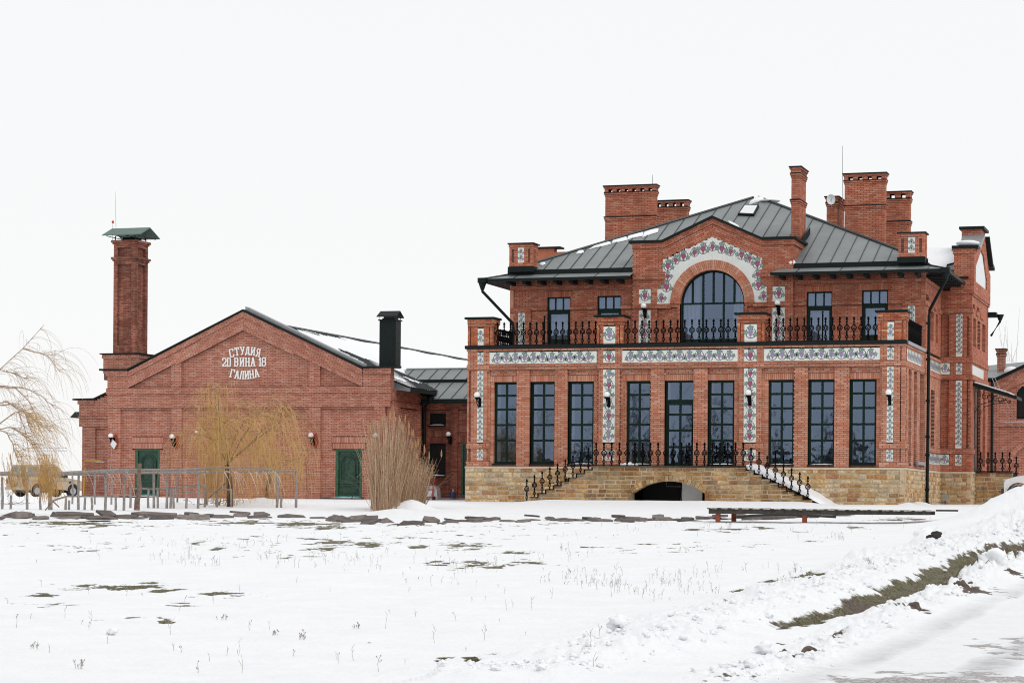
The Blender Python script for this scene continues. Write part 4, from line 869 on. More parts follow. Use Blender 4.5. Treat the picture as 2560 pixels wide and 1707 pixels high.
def snowpatch(pts, h=.05, parent=None):
    P = [onroof(*p) for p in pts]; cc = sum(P, Vector()) / len(P); m = MB(); n_ = len(P)
    A = [m.vert(p + rn * .005) for p in P]; B = [m.vert(p + (cc - p) * .12 + rn * h) for p in P]
    for i in range(n_): m.face((A[i], A[(i + 1) % n_], B[(i + 1) % n_], B[i]))
    m.face(B); m.build('snow_patch', SNOW, roof, smooth=True)
zz = lambda x, y: (1140 + x / 3.136, 380 + y / 3.136)
snowpatch([zz(*p) for p in ((1040, 768), (1075, 745), (1150, 722), (1210, 706), (1215, 722), (1150, 740), (1090, 752))]); snowpatch([zz(*p) for p in ((1222, 716), (1225, 700), (1290, 682), (1340, 668), (1345, 690), (1290, 704))])
snowpatch([zz(*p) for p in ((1343, 690), (1348, 664), (1420, 645), (1470, 632), (1462, 660), (1400, 672))]); snowpatch([zz(*p) for p in ((1460, 672), (1475, 632), (1540, 612), (1590, 604), (1582, 630), (1530, 645), (1490, 660))])
snowpatch([zz(*p) for p in ((940, 800), (962, 778), (1000, 775), (1005, 790), (970, 798))]); snowpatch([zz(*p) for p in ((652, 885), (665, 872), (700, 870), (702, 880), (675, 890))])
zq = lambda x, y: (1820 + x / 3.136, 380 + y / 3.136)
snowpatch([zq(*p) for p in ((160, 420), (175, 398), (215, 372), (262, 362), (285, 372), (280, 388), (225, 395))], .10); snowpatch([zq(*p) for p in ((0, 545), (20, 552), (60, 572), (90, 590), (60, 588), (20, 568))], .06)
m = MB(); m.ball((XC + .62, 13.5, 13.05), .5, 16, .14); m.build('snow_patch', SNOW, roof, smooth=True)
m = MB(); m.ball((bayR - .10, 5.35, 9.50), .17, 12, .9); m.build('snow_patch', SNOW, roof, smooth=True)
for nm in ('snow', ):
    pass
# drain pipes at both eave corners
def drain(pts, sz, parent, mat=DKMET):
    m = MB(); m.tube(pts, sz, n=8); 
    return m.build('drain_pipe', mat, parent, smooth=False)
dp = drain([(.90, 4.42, 8.95), (.90, 4.42, 8.62), (.16, 5.45, 7.55), (.14, 5.45, 7.3), (.12, 5.45, .12), (.30, 5.2, -.05)], .062, villa)
for z in (7.0, 5.6, 4.0, 2.6, 1.9, .55): m = MB(); m.box(.04, .20, 5.37, 5.53, z, z + .09); m.build('pipe_bracket', DKMET, dp)
m = MB(); m.box(.72, 1.06, 4.26, 4.6, EZ - .14, EZ + .06); m.lathe((.90, 4.42, 8.6), [(.07, 0), (.17, .28)], 8); m.build('rain_hopper', DKMET, dp)
dp = drain([(-17.8, 4.42, 8.9), (-17.8, 4.42, 8.55), (-16.72, 5.15, 7.28), (-16.7, 5.15, 7.1), (-16.7, 5.15, 6.03)], .062, villa)
m = MB(); m.box(-17.96, -17.62, 4.26, 4.6, EZ - .14, EZ + .06); m.lathe((-17.8, 4.42, 8.6), [(.07, 0), (.17, .28)], 8); m.build('rain_hopper', DKMET, dp)
m = MB(); m.fbox(S0, 2.6, 4.6, 1.52, 1.64, .08, .16); m.build('floodlight', GREYM, villa)
# ---- side wing (block 2), gable facing right
WX, WY = 1.24, 10.2; F2 = front(WY); S2 = rside(WX)
bt = [rect(.61, .86, 6.03, 7.77), rect(.61, .86, 5.32, 5.78), rect(.61, .86, 2.31, 5.08), rect(.61, .86, 1.61, 2.07), rect(0, .36, 5.32, 5.79), rect(0, .36, 1.63, 2.07)]
br_ = [rect(0, .33, 6.05, 7.76), rect(0, .33, 2.32, 5.07), rect(1.05, 1.17, 2.32, 5.07), rect(1.05, 1.17, 6.05, 7.7)]
bricks(BU, MU, F2, [rect(0, WX, Z0, 8.6)], bt + br_, 0, .13); bricks(BU, MU, F2, br_, (), -.11, .04)
bricks(BU, MU, F2, [rect(-.1, WX + .04, 5.09, 5.30), rect(-.1, WX + .04, 5.80, 6.02), rect(-.1, WX + .04, 2.08, 2.29), rect(-.1, WX + .04, Z0, 1.6), rect(-.1, WX + .04, 7.8, 8.0), rect(-.1, WX + .05, 8.58, 8.72)], (), .04, .05)
bricks(BU, MU, F2, [rect(.35, WX + .08, 8.6, 9.2), rect(.50, WX + .08, 9.2, 10.4)], (), .05, .13); bricks(BU, MU, F2, [rect(.46, WX + .12, 10.2, 10.42)], (), .09, .06)
orn2 = MB()
for (a, b, c_, d_), ny in zip([(h[0][0], h[1][0], h[0][1], h[2][1]) for h in bt], (8, 2, 12, 2, 2, 2)):
    tile_panel(F2, a, b, c_ + .005, d_ - .005, .003, 2 if a == 0 else 1, ny, villa, [0], TM)
for i in range(8): motif(orn2, F2, .735, 6.25 + i * .2, .21, .006)
for i in range(12): motif(orn2, F2, .735, 2.5 + i * .215, .21, .006)
for z in (5.45, 5.66, 1.74, 1.93): motif(orn2, F2, .735, z, .2, .006, True)
for z in (5.55, 1.85): motif(orn2, F2, .18, z, .32, .006)
m2h = [rect(11.3, 13.6, 1.4, 4.9), rect(10.5, 14.6, 5.32, 5.72), rect(10.45, 11.3, 7.98, 8.2), rect(12.0, 12.9, 7.98, 8.2), rect(10.7, 11.7, 6.5, 7.7), rect(12.2, 13.2, 6.5, 7.7), rect(14.0, 15.2, 6.5, 7.7), rect(14.4, 15.4, 1.6, 4.9)]
bricks(BU, MU, S2, [rect(WY, 16.3, Z0, 8.6)], m2h, 0, .13); bricks(BU, MU, S2, m2h[2:], (), -.22, .08)
bricks(BU, MU, S2, [rect(WY - .04, 16.34, 5.09, 5.30), rect(WY - .04, 16.34, 5.80, 6.0), rect(WY - .04, 11.2, 2.08, 2.29), rect(WY - .04, 16.34, 8.50, 8.72), rect(WY - .04, 16.34, 8.95, 9.1), rect(WY - .04, 10.6, 7.8, 8.0), rect(11.6, 12.2, 7.8, 8.0), rect(13.1, 14.0, 7.8, 8.0)], (), .05, .05)
gp2 = [(WY, 8.6), (16.3, 8.6), (16.3, 9.9), (15.5, 10.1), (14.0, 11.25), (12.5, 11.25), (11.0, 10.4), (WY, 10.4)]
gh = [(10.75, 9.12), (14.9, 9.12), (14.9, 9.6), (13.6, 10.5), (12.7, 10.62), (12.2, 10.4), (10.75, 9.75)]
bricks(BU, MU, rside(WX + .08), [gp2], [gh], 0, .13)
m = MB(); m.prism(rside(WX + .0), gh, -.03, .02); m.build('gable_panel', MATS['white_plaster'], villa)
tile_panel(S2, 10.5, 14.6, 5.325, 5.715, .003, 16, 2, villa, [0], TM)
m = MB(); m.box(.40, WX + .22, 9.98, 10.4 + .02, 10.42, 10.52) if False else m.fbox(F2, .42, WX + .24, 10.42, 10.54, -.35, .16); m.build('parapet_coping', DKMET, villa); m = MB(); m.fbox(F2, .5, 1.1, 9.20, 9.27, -.1, .14)
m.build('parapet_coping', DKMET, villa); m = MB(); m.prism(rside(WX + .26), [(10.1, 10.54), (11.0, 10.50), (12.3, 11.1), (12.3, 11.22), (11.0, 10.64)], -.9, 0); m.build('parapet_coping', GREYM, villa)
bricks(BU, MU, front(12.3), [rect(.55, WX + .1, 10.9, 11.45)], (), 0, .2); bricks(BU, MU, rside(WX + .1), [rect(12.3, 13.9, 10.9, 11.45)], (), 0, .1)
m = MB(); m.box(.45, WX + .24, 12.2, 14.0, 11.45, 11.56); m.build('parapet_coping', DKMET, villa); m = MB(); m.prism(rside(WX + .26), [(14.2, 11.2), (15.6, 10.2), (16.3, 10.1), (16.3, 10.24), (15.7, 10.34), (14.2, 11.34)], -.9, 0); m.build('parapet_coping', DKMET, villa)
m = MB(); m.ball((.95, 11.0, 10.72), .5, 12, .25); m.build('snow_patch', SNOW, villa, smooth=True)
m = MB(); m.poly([(-5, 9.4, 8.9), (.55, 9.4, 8.9), (.55, 13.3, 10.75), (-5, 13.3, 10.75)]); m.poly([(.55, 13.3, 10.75), (-5, 13.3, 10.75), (-5, 16.8, 9.1), (.55, 16.8, 9.1)][::-1]); m.build('wing_roof', ROOFM, villa)
m = MB(); nn_ = 16; prev = None
for i in range(nn_ + 1):
    x = -4.5 + 4.85 * i / nn_; r_ = [m.vert((x - (.35 * math.sin(j * 1.3 + 2) if i == nn_ else 0), 9.45 + 3.85 * j / 10, 8.93 + 1.83 * j / 10 + .07 + .02 * math.sin(i * 1.1 + j * 2))) for j in range(11)]
    if prev:
        for j in range(10): m.face((prev[j], r_[j], r_[j + 1], prev[j + 1]))
    prev = r_
m.build('snow_patch', SNOW, villa, smooth=True)
stones(F2, [rect(-.05, WX + .03, -.25, 1.285)], [], .05, .2, villa, STONE_W, sb, SM, SMM, rs=11); stones(S2, [rect(WY - .05, 11.5, -.25, 1.285)], [], .04, .2, villa, STONE, [0], SM, SMM, rs=12)
m = MB(); m.fbox(F2, 0, WX + .05, 1.287, 1.36, -.1, .055); m.fbox(S2, WY, 11.4, 1.287, 1.358, -.1, .052); m.build('plinth_cap', LIME, villa)
m = MB(); m.box(-.5, WX - .13, WY + .14, 16.2, 0, 8.6); m.box(-.2, WX - .05, WY + .2, 16.2, 8.6, 9.6); m.build('wing_core', MORTAR, villa)
dw = window(S2, 11.3, 13.6, 1.45, 4.85, -.10, [.5], [.3, .55, .78], villa, name='door', fr=.1, sill=False)
m = MB(); m.box(.6, 1.6, 16.0, 16.6, 8.1, 8.3); m.tube([(1.75, 16.2, 8.2), (1.75, 16.2, 7.9), (1.35, 16.35, 7.3)], .055, n=6); m.lathe((1.75, 16.2, 7.95), [(.07, 0), (.17, .25)], 8); m.build('drain_pipe', DKMET, villa)
# canopy over the side entrance
cn = MB(); cn.prism(front(10.7), [(1.25, 5.0), (3.0, 4.45), (3.0, 4.33), (1.25, 4.86)], -2.2, 0); cn = cn.build('canopy', DKMET, villa)
m = MB(); m.prism(front(10.75), [(1.3, 5.005), (2.7, 4.56), (2.7, 4.61), (1.3, 5.06)], -2.1, 0); m.build('snow_cover', SNOW, cn)
def scroll(x, z, r, turns, y, sgn=1): return [(x + r * (1 - i / 40) * math.cos(sgn * turns * 2 * math.pi * i / 28), y, z + r * (1 - i / 40) * math.sin(sgn * turns * 2 * math.pi * i / 28)) for i in range(29)]
m = MB()
for y in (10.8, 12.7):
    for a in ((1.75, 4.45, .17), (2.15, 4.36, .12), (2.5, 4.28, .08), (1.5, 4.5, .12)): m.tube(scroll(a[0], a[1], a[2], 1.3, y), .012, n=4)
    m.tube([(1.3, y, 3.5), (1.32, y, 3.8), (1.5, y, 4.1), (1.9, y, 4.22), (2.6, y, 4.28)], .014, n=4)
m.build('scroll_bracket', IRON, cn)
orn2.build('vine_ornament', VM, villa, kind='stuff'); TM.build('small_tiles', TILE, villa, kind='stuff')
BM.build('brick_courses', BR_MAIN, villa, kind='stuff'); MM.build('mortar_joints', MORTAR, villa, kind='stuff')
BU.build('brick_courses', BR_UP, villa, kind='stuff'); MU.build('mortar_joints', MORTAR, villa, kind='stuff')
SM.build('small_stones', STONE, villa, kind='stuff'); SMM.build('stone_joints', STONE_M, villa, kind='stuff')
# ================================================================== ENTRANCE TERRACE AND STAIRS
TY = -2.0; FT = front(TY)
terr = thing('entrance_staircase', (XC, -1, 0), 'sandstone terrace with arched opening and a flight of steps at each end before the villa', 'staircase')
xa, xb = onY(1480.4, 1166, TY).x, onY(1865.8, 1166, TY).x; RISE, TREAD, ZT = .148, .300, 1.355
SM, SMM = MB(), MB(); tb = [290]
prof = [(xa - 8 * TREAD, -.3)]
for i in range(8): prof += [(xa - (8 - i) * TREAD, ZT - (8 - i) * RISE), (xa - (7 - i) * TREAD, ZT - (8 - i) * RISE)]
prof += [(xa, ZT - .03), (xb, ZT - .03)]
for i in range(8): prof += [(xb + i * TREAD, ZT - (i + 1) * RISE), (xb + (i + 1) * TREAD, ZT - (i + 1) * RISE)]
prof += [(xb + 8 * TREAD, -.3)]
al, ar = onY(1581, 1240, TY).x, onY(1762, 1240, TY).x; az0 = onY(1600, 1232, TY).z; az1 = onY(1665, 1202.5, TY).z
def aprof(o_): return [(al - o_, -.4), (ar + o_, -.4)] + [(al - o_ + (ar - al + 2 * o_) * (1 - i / 20), az0 + (az1 - az0 + o_) * (1 - abs(1 - 2 * i / 20) ** 2.2)) for i in range(21)]
arch = [(al, -.4), (ar, -.4)] + [(al + (ar - al) * (1 - i / 20), az0 + (az1 - az0) * (1 - abs(1 - 2 * i / 20) ** 2.2)) for i in range(21)]
stones(FT, [prof], [aprof(.13)], 0, .35, terr, STONE_W, tb, SM, SMM, ch=.16, rs=21)
ap = arch[2:]
for i, (p, q) in enumerate(zip(ap, ap[1:])):
    d_ = Vector((q[0] - p[0], q[1] - p[1])); L_ = d_.length; an_ = math.atan2(d_.y, d_.x); G = FT.rot(p[0], p[1], an_); m = MB(); m.fbox(G, .004, L_ - .004, -.20, .0, -.45, .012)
    m.build('arch_stone', STONE_W, terr)
m = MB(); m.box(al - .17, al, TY - .005, TY + .4, -.3, az0 + .02); m.build('jamb_stone', STONE_W, terr); m = MB(); m.box(ar, ar + .15, TY - .005, TY + .4, -.3, az0 + .02); m.build('jamb_stone', STONE_W, terr)
m = MB()
for i in range(8): z = ZT - (8 - i) * RISE; m.box(xa - (8 - i) * TREAD, xa - (7 - i) * TREAD + .002, TY + .3, 0 - .1, -.3, z - .02 + .02)
m.build('step_core', STONE_M, terr)
m = MB(); m.box(xa, al, TY + .33, -.1, -.3, ZT - .06); m.box(ar, xb, TY + .33, -.1, -.3, ZT - .06); m.box(al, ar, TY + .35, -.06, az1 + .12, ZT - .06); m.build('terrace_core', STONE_M, terr)
for i in range(8):
    m = MB(); z = ZT - (i + 1) * RISE; m.box(xb + i * TREAD - .01, xb + (i + 1) * TREAD + .01, TY + .02, -.08, z - .06, z); m.build('step', LIME, terr)
    z = ZT - (8 - i) * RISE; m = MB(); m.box(xa - (8 - i) * TREAD - .01, xa - (7 - i) * TREAD + .01, TY + .02, -.08, z - .045, z + .004); m.build('step', LIME, terr)
    if i < 7: m = MB(); m.box(xb + i * TREAD, xb + (i + 1) * TREAD + .003, TY + .3, -.1, -.3, ZT - (i + 1) * RISE - .065); m.build('step_core', STONE_M, terr)
m = MB(); m.box(xa - .02, xb + .02, TY - .03, -.06, ZT - .058, ZT); m.build('terrace_slab', LIME, terr)
m = MB()   # dark metal edge strip that follows the steps
def strip(p, q): 
    (x0, z0), (x1, z1) = p, q
    if abs(z0 - z1) < 1e-6: m.box(min(x0, x1) - .012, max(x0, x1) + .012, TY - .06, TY + .05, z0 - .008, z0 + .022)
    else: m.box(x0 - .012, x0 + .012, TY - .058, TY + .048, min(z0, z1), max(z0, z1))
pp = [p for p in prof if p[1] > -.2]
for p, q_ in zip(pp, pp[1:]): strip(p, q_)
m.build('edge_strip', IRON, terr)
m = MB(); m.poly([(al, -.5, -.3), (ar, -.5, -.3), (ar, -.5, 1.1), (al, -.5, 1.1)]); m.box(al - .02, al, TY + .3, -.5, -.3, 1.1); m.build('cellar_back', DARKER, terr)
xw0, xw1 = onY(1705.5, 1230, -.9).x, onY(1756, 1230, -.9).x; m = MB(); m.box(xw0, xw1, -.93, -.88, -.2, 1.0); m.build('cellar_door', MATS['white_plaster'], terr)
m = MB(); m.tube([(xw0 - .05, -1.0, -.1), (xw0 + .02, -1.0, .55)], .012, n=4); m.tube([(xw0 - .6, -.95, .9), (xw0 - .6, -.95, .62), (xw0 - .05, -.95, .62)], .01, n=4); m.build('cable', GREYM, terr)
SM.build('small_stones', STONE_W, terr, kind='stuff'); SMM.build('stone_joints', STONE_M, terr, kind='stuff')
# snow lying on the right flight and along the terrace
m = MB(); rows = []
for i in range(25):
    f = i / 24; x = xb - .05 + f * (8 * TREAD + 1.15); zt = max(-.02, ZT + .04 - max(0, (x - xb) / TREAD) * RISE + .09 * math.sin(f * 3.1)) ; 
    rows.append([m.vert((x, y, zt * (1 if j else .98) - (.10 if j == 0 else 0) + .10 * (j / 5) * min(1, (1 - f) * 3) + .012 * math.sin(i * 2.1 + j))) for j, y in enumerate((TY + .06, TY + .2, TY + .6, TY + 1.0, TY + 1.4, -.07))])
for A, B in zip(rows, rows[1:]):
    for j in range(5): m.face((A[j], B[j], B[j + 1], A[j + 1]))
m.build('snow_drift', SNOW, terr, smooth=True)
for a, b, h in ((xa + .2, xa + 2.2, .05), (onY(1560, 1160, -.4).x, onY(1612, 1160, -.4).x, .17), (onY(1650, 1160, -.4).x, onY(1760, 1160, -.4).x, .05), (onY(1765, 1160, -.4).x, onY(1830, 1160, -.4).x, .08)):
    snow_strip(FT, a, b, ZT + .002, -.9 if h > .1 else -.1, -.1 if h < .1 else -.3, h, terr, 'snow_drift')
# ------------------------------------------------------------------ railings
BAL = MB()
def baluster_mesh():
    b = MB(); b.lathe((0, 0, 0), [(.035, 0), (.035, .02), (.018, .03), (.018, .05), (.026, .06), (.026, .07)], 8)
    def ring(z, rx, rz, w_):
        b.tube([(rx * math.cos(t), 0, z + rz * math.sin(t)) for t in [2 * math.pi * i / 14 for i in range(15)]], w_, n=5, cap=False)
    ring(.135, .038, .065, .015); b.tube([(0, 0, .06), (0, 0, .21)], .012, n=5)
    b.lathe((0, 0, .195), [(.018, 0), (.034, .015), (.034, .03), (.021, .045), (.023, .09), (.038, .10), (.038, .112), (.021, .125), (.021, .165)], 8)
    ring(.465, .075, .105, .018); ring(.465, .034, .052, .013); b.tube([(-.034, 0, .42), (0, 0, .465), (.034, 0, .42)], .012, n=5); b.tube([(0, 0, .36), (0, 0, .41)], .013, n=5); b.tube([(0, 0, .52), (0, 0, .57)], .013, n=5)
    b.tube([(-.055, 0, .53), (-.03, 0, .50)], .011, n=4); b.tube([(.055, 0, .53), (.03, 0, .50)], .011, n=4); b.tube([(-.055, 0, .40), (-.03, 0, .43)], .011, n=4); b.tube([(.055, 0, .40), (.03, 0, .43)], .011, n=4)
    b.lathe((0, 0, .56), [(.022, 0), (.036, .015), (.036, .03), (.020, .05), (.020, .11), (.042, .12), (.042, .134), (.021, .145), (.023, .20), (.042, .215), (.042, .245), (.024, .262), (.034, .285), (.002, .315)], 8)
    me = bpy.data.meshes.new('baluster'); me.from_pydata(b.v, [], b.f); me.materials.append(IRON); return me
BMESH = baluster_mesh()
def baluster(p, parent, s=1., rz=0.):
    o = bpy.data.objects.new('baluster', BMESH); scn.collection.objects.link(o); o.parent = parent
    o.matrix_basis = wmat(parent).inverted() @ (Matrix.Translation(Vector(p)) @ Matrix.Rotation(rz, 4, 'Z') @ Matrix.Diagonal((s * 1.18, s * 1.5, s, 1))); return o
def railing(p0, p1, xs, label, z, zh=.88, rz=0., bottom=True, grp='cast iron railings of the balcony'):
    t = thing('railing', ((p0[0] + p1[0]) / 2, (p0[1] + p1[1]) / 2, z), label, 'railing', grp)
    for p in xs: baluster((p[0], p[1], z + .03), t, zh / .875, rz)
    if bottom: m = MB(); m.tube([(p0[0], p0[1], z + .03), (p1[0], p1[1], z + .03)], .016, n=4); m.build('bottom_rail', IRON, t)
    m = MB(); m.tube([(p0[0], p0[1], z + zh + .02), (p1[0], p1[1], z + zh + .02)], .003, n=3); m.build('top_wire', IRON, t)
    return t
ys = .28
for k, (x0, x1, lab) in enumerate(((PO[0][1], PO[1][0], 'black iron railing on the balcony, section left of the second brick post'), (PO[1][1], PO[2][0], 'black iron railing on the balcony before the big arched window'), (PO[2][1], PO[3][0], 'black iron railing on the balcony before the upper glazed door on the right'))):
    n_ = (16, 16, 16)[k]; st = (x1 - x0) / n_; railing((x0, ys), (x1, ys), [(x0 + st * (i + .5), ys) for i in range(n_)], lab, 6.03)
railing((-.12, .8), (-.12, 5.2), [(-.12, .9 + .245 * i) for i in range(18)], 'black iron railing on the right end of the balcony, seen end on', 6.03, rz=math.pi / 2)
railing((-16.75, .8), (-16.75, 5.2), [(-16.75, .9 + .245 * i) for i in range(18)], 'black iron railing on the left end of the balcony beside the drain pipe', 6.03, rz=math.pi / 2)
for x, z0_, lab in ((onY(1361, 830, 2.0).x, 6.0, 'slim black pole with a small ball on the balcony by the left upper window'), (onY(2056.5, 820, 2.0).x, 6.0, 'slim black pole with a small ball on the balcony before the upper door')):
    t = thing('balcony_pole', (x, 2.0, z0_), lab, 'pole', 'poles on the balcony'); m = MB(); m.tube([(x, 2, z0_), (x, 2, 7.22)], .03, n=8); m.build('pole', IRON, t); m = MB(); m.ball((x, 2, 7.27), .045, 8); m.build('ball', IRON, t)
xs = [onY(1490 + 19.35 * i, 1150, TY).x for i in range(20)]
railing((xa, TY), (xb, TY), [(x, TY + .02) for x in xs if x < xb], 'black iron railing along the front of the entrance terrace', ZT + .0, .86, grp='cast iron railings of the terrace')
for sgn, nm in ((-1, 'left'), (1, 'right')):
    t = thing('stair_railing', (xa - 1.2 if sgn < 0 else xb + 1.2, TY, .7), 'black iron balusters climbing the %s flight of steps of the terrace' % nm, 'railing', 'cast iron railings of the terrace'); P_ = []
    for i in range(9 if sgn < 0 else 8):
        x = (xa - (i + .5) * TREAD) if sgn < 0 else (xb + (i + .55) * TREAD); z = ZT - (i + 1) * RISE + (.03); baluster((x, TY + .02, z), t, .93); P_.append((x, TY + .02, z + .82))
    P_.append((P_[-1][0] + sgn * .45, TY + .02, P_[-1][2] - .20)); m = MB(); m.tube([(xa if sgn < 0 else xb, TY + .02, ZT + .87)] + P_, .005, n=3); m.build('top_wire', IRON, t)
# ------------------------------------------------------------------ globe lamps
def lamp_proto():
    t = thing('wall_lamp', (0, 0, 0), 'x', 'lamp')
    m = MB(); m.ball((0, -.34, 0), .118, 16); m.build('globe', GLOBE, t, smooth=True)
    m = MB(); m.lathe((0, -.34, -.19), [(.03, 0), (.05, .03), (.10, .075), (.10, .095), (.06, .11)], 12); m.tube([(0, -.34, -.18), (0, -.34, -.24), (0, -.30, -.36), (0, -.22, -.43), (0, -.12, -.41), (0, -.06, -.32), (0, -.05, -.2)], .02, n=6)
    m.tube([(0, -.34, -.19), (0, -.34, -.30)], .035, .02, n=8); m.lathe((0, -.05, -.42), [(.035, 0), (.035, .35)], 8); m.tube([(0, -.05, -.36), (0, -.16, -.25), (0, -.2, -.33)], .012, n=5); m.build('bracket', IRON, t)
    m = MB(); m.box(-.05, .05, -.03, 0, -.46, -.1); m.build('wall_plate', IRON, t); return t
LP0 = lamp_proto(); lamp_used = [False]
def lamp(px, py, Y, label, group):
    p = onY(px, py, Y - .34); t = copy_tree(LP0) if lamp_used[0] else LP0; lamp_used[0] = True; t.location = (p.x, Y, p.z); t.matrix_basis = Matrix.Translation((p.x, Y, p.z)); t['label'] = label; t['group'] = group; return t
GL = 'globe lamps on the villa front'
lamp(1192.6, 987, -.0, 'white globe lamp on black bracket at the left corner of the villa', GL); lamp(1517, 986.3, 0, 'white globe lamp before the tile column left of the glazed entrance door', GL)
lamp(1870.4, 981.7, 0, 'white globe lamp before the tile column right of the glazed entrance door', GL); lamp(2221.3, 980.7, 0, 'white globe lamp before the narrow tile column at the right corner of the villa', GL)
lamp(1608.8, 764.9, 5.2, 'white globe lamp above the balcony, left of the arched window', GL); lamp(1943.7, 757, 5.2, 'white globe lamp above the balcony, right of the arched window', GL)
# satellite dish, antenna rods
t = thing('satellite_dish', (-5.15, 13.6, 12.95), 'small round white satellite dish on the chimney with slotted side', 'satellite dish'); m = MB()
dd_ = Vector((.25, -1, .12)).normalized(); ux = dd_.cross(Vector((0, 0, 1))).normalized(); uy = ux.cross(dd_); cc = Vector((-5.15, 13.55, 13.02)); k0 = m.vert(cc - dd_ * .02); R1 = [[m.vert(cc + dd_ * (.10 * (r_ / .23) ** 2 - .02) + (ux * math.cos(a) * .8 + uy * math.sin(a)) * r_) for a in [2 * math.pi * i / 20 for i in range(20)]] for r_ in (.12, .23)]
for i in range(20): j = (i + 1) % 20; m.face((k0, R1[0][i], R1[0][j])); m.face((R1[0][i], R1[1][i], R1[1][j], R1[0][j]))
m.build('dish', plain('dish_white', (.62, .64, .65), .5), t, smooth=True); m = MB(); m.tube([cc, cc + Vector((0, .2, -.35)), cc + Vector((0, .45, -.40))], .02, n=6); m.tube([cc - uy * .2, cc + dd_ * .3], .008, n=4); m.build('arm', GREYM, t)
for px, y0, y1, Y, lab in ((2106, 500, 365, 13.85, 'tall thin lightning rod beside the broad chimney on the right'), (1631, 464, 437, 14.2, 'short thin lightning rod on the broad chimney on the left')):
    a = onY(px + 1, y0, Y); b_ = onY(px, y1, Y); m = MB(); m.tube([a, b_], .018, .010, n=5); tag(m.build('lightning_rod', GREYM), lab, 'lightning rod')
t = thing('electric_box', onY(2363, 1262, 9.6), 'small grey electric box on a rusty red post by the plinth', 'utility box'); p = onY(2363, 1262, 9.6); m = MB(); m.box(p.x - .08, p.x + .08, p.y - .06, p.y + .06, .18, .45); m.build('box', GREYM, t); m = MB(); m.box(p.x - .03, p.x + .03, p.y - .03, p.y + .03, -.1, .18); m.build('post', RUST, t)
m = MB(); p = onY(2471, 1254, 9.0); m.tube([(p.x, 9, -.1), (p.x, 9, .33)], .035, n=8); tag(m.build('marker_post', GREYM), 'short grey marker post in the snow before the side terrace wall', 'post')
# ================================================================== SIDE TERRACE and right hand background
st_ = thing('side_terrace', (3, 12, 0), 'sandstone wall of the side terrace at the right edge of the photo', 'wall'); F3 = front(11.5); SM, SMM = MB(), MB(); x0 = 1.26; x1 = onY(2531, 1179, 11.5).x; x2 = x1 + .28
stones(F3, [rect(x0, x1, -.2, 1.34)], [], 0, .3, st_, STONE_W, [60], SM, SMM, rs=31); stones(F3, [rect(x1, x2, -.2, 1.18)], [], 0, .3, st_, STONE_W, [10], SM, SMM, rs=32); stones(F3, [rect(x2, x2 + .3, -.2, 1.02)], [], 0, .3, st_, STONE_W, [6], SM, SMM, rs=33)
m = MB(); m.box(x0, x1 + .02, 11.45, 13.9, 1.34, 1.375); m.box(x1 + .021, x2, 11.45, 13.9, 1.18, 1.2); m.box(x0, x1 - .02, 11.8, 13.9, -.2, 1.33); m.build('coping', IRON, st_); SM.build('small_stones', STONE_W, st_, kind='stuff') if SM.v else None; SMM.build('stone_joints', STONE_M, st_, kind='stuff')
railing((x0 + .1, 11.55), (x1, 11.55), [(onY(2452 + 18.1 * i, 1130, 11.55).x, 11.55) for i in range(5)], 'black iron railing on the side terrace below the canopy', 1.37, .80, grp='cast iron railings of the terrace'); tt = thing('railing', (x1 + .15, 11.55, 1.2), 'single black iron baluster on the step of the side terrace', 'railing', 'cast iron railings of the terrace'); baluster((onY(2541, 1130, 11.55).x, 11.55, 1.22), tt, .92)
# brick building behind, with arched window
hb = thing('brick_outbuilding', (2.5, 27, 0), 'brick building with gable, arched window and grey roof behind the villa on the right', 'building'); F4 = front(27); b1, m1 = MB(), MB()
pk = [( -1.0, 0), (5.2, 0), (5.2, 6.0), (3.4, 7.3), (.5, 5.92), (-1.0, 5.9)]
awp = [(1.44, 4.13), (3.1, 4.13), (3.1, 5.3)] + [(2.27 + .83 * math.cos(R(a)), 5.25 + .55 * math.sin(R(a))) for a in range(20, 180, 20)] + [(1.44, 5.3)]
ac = (2.35, 1.75); ring = lambda r0: [(ac[0] + r0 * math.cos(R(a)), ac[1] + r0 * math.sin(R(a))) for a in range(0, 181, 9)]
bricks(b1, m1, F4, [pk], [awp, ring(1.37)], 0, .15); bricks(b1, m1, F4, [rect(-1, .62, 0, 5.9)], (), .06, .06); bricks(b1, m1, F4, [rect(-1, 5.2, 3.75, 3.95)], (), .1, .1)
for i in range(34):
    t_ = math.pi * (i + .5) / 34; G = F4.rot(ac[0], ac[1], t_); b1.fbox(G, 1.15, 1.39, -.052, .052, -.1, .05, random.random(), backf=False)
bricks(b1, m1, F4, [ring(1.16)], (), -.08, .06); b1.build('brick_courses', BR_LEFT, hb, kind='stuff'); m1.build('mortar_joints', MORTAR, hb, kind='stuff')
for r0, r1, ang, ox, oz in ((0, 3.5, R(25.4), .5, 5.2),):
    b2, m2 = MB(), MB(); G = F4.rot(.5, 5.92, R(25.4)); bricks(b2, m2, G, [rect(0, 3.4, -.62, 0)], (), .07, .08); b2.build('brick_courses', BR_LEFT, hb, kind='stuff'); m2.build('mortar_joints', MORTAR, hb, kind='stuff')
w_ = MB(); w_.prism(F4, awp, -.15, -.12); wo = w_.build('arched_window', GREEN, hb); w_ = MB(); w_.fbox(F4, 1.52, 2.2, 4.2, 5.3, -.11, -.10); w_.fbox(F4, 2.28, 3.0, 4.2, 5.3, -.11, -.10); w_.build('pane', DARKER, wo)
m = MB(); m.prism(F4, [(-1.0, 5.93), (.5, 5.93), (3.4, 7.31), (3.4, 7.42), (.45, 6.05), (-1.0, 6.05)], -.4, .3); m.build('gable_coping', DKMET, hb)
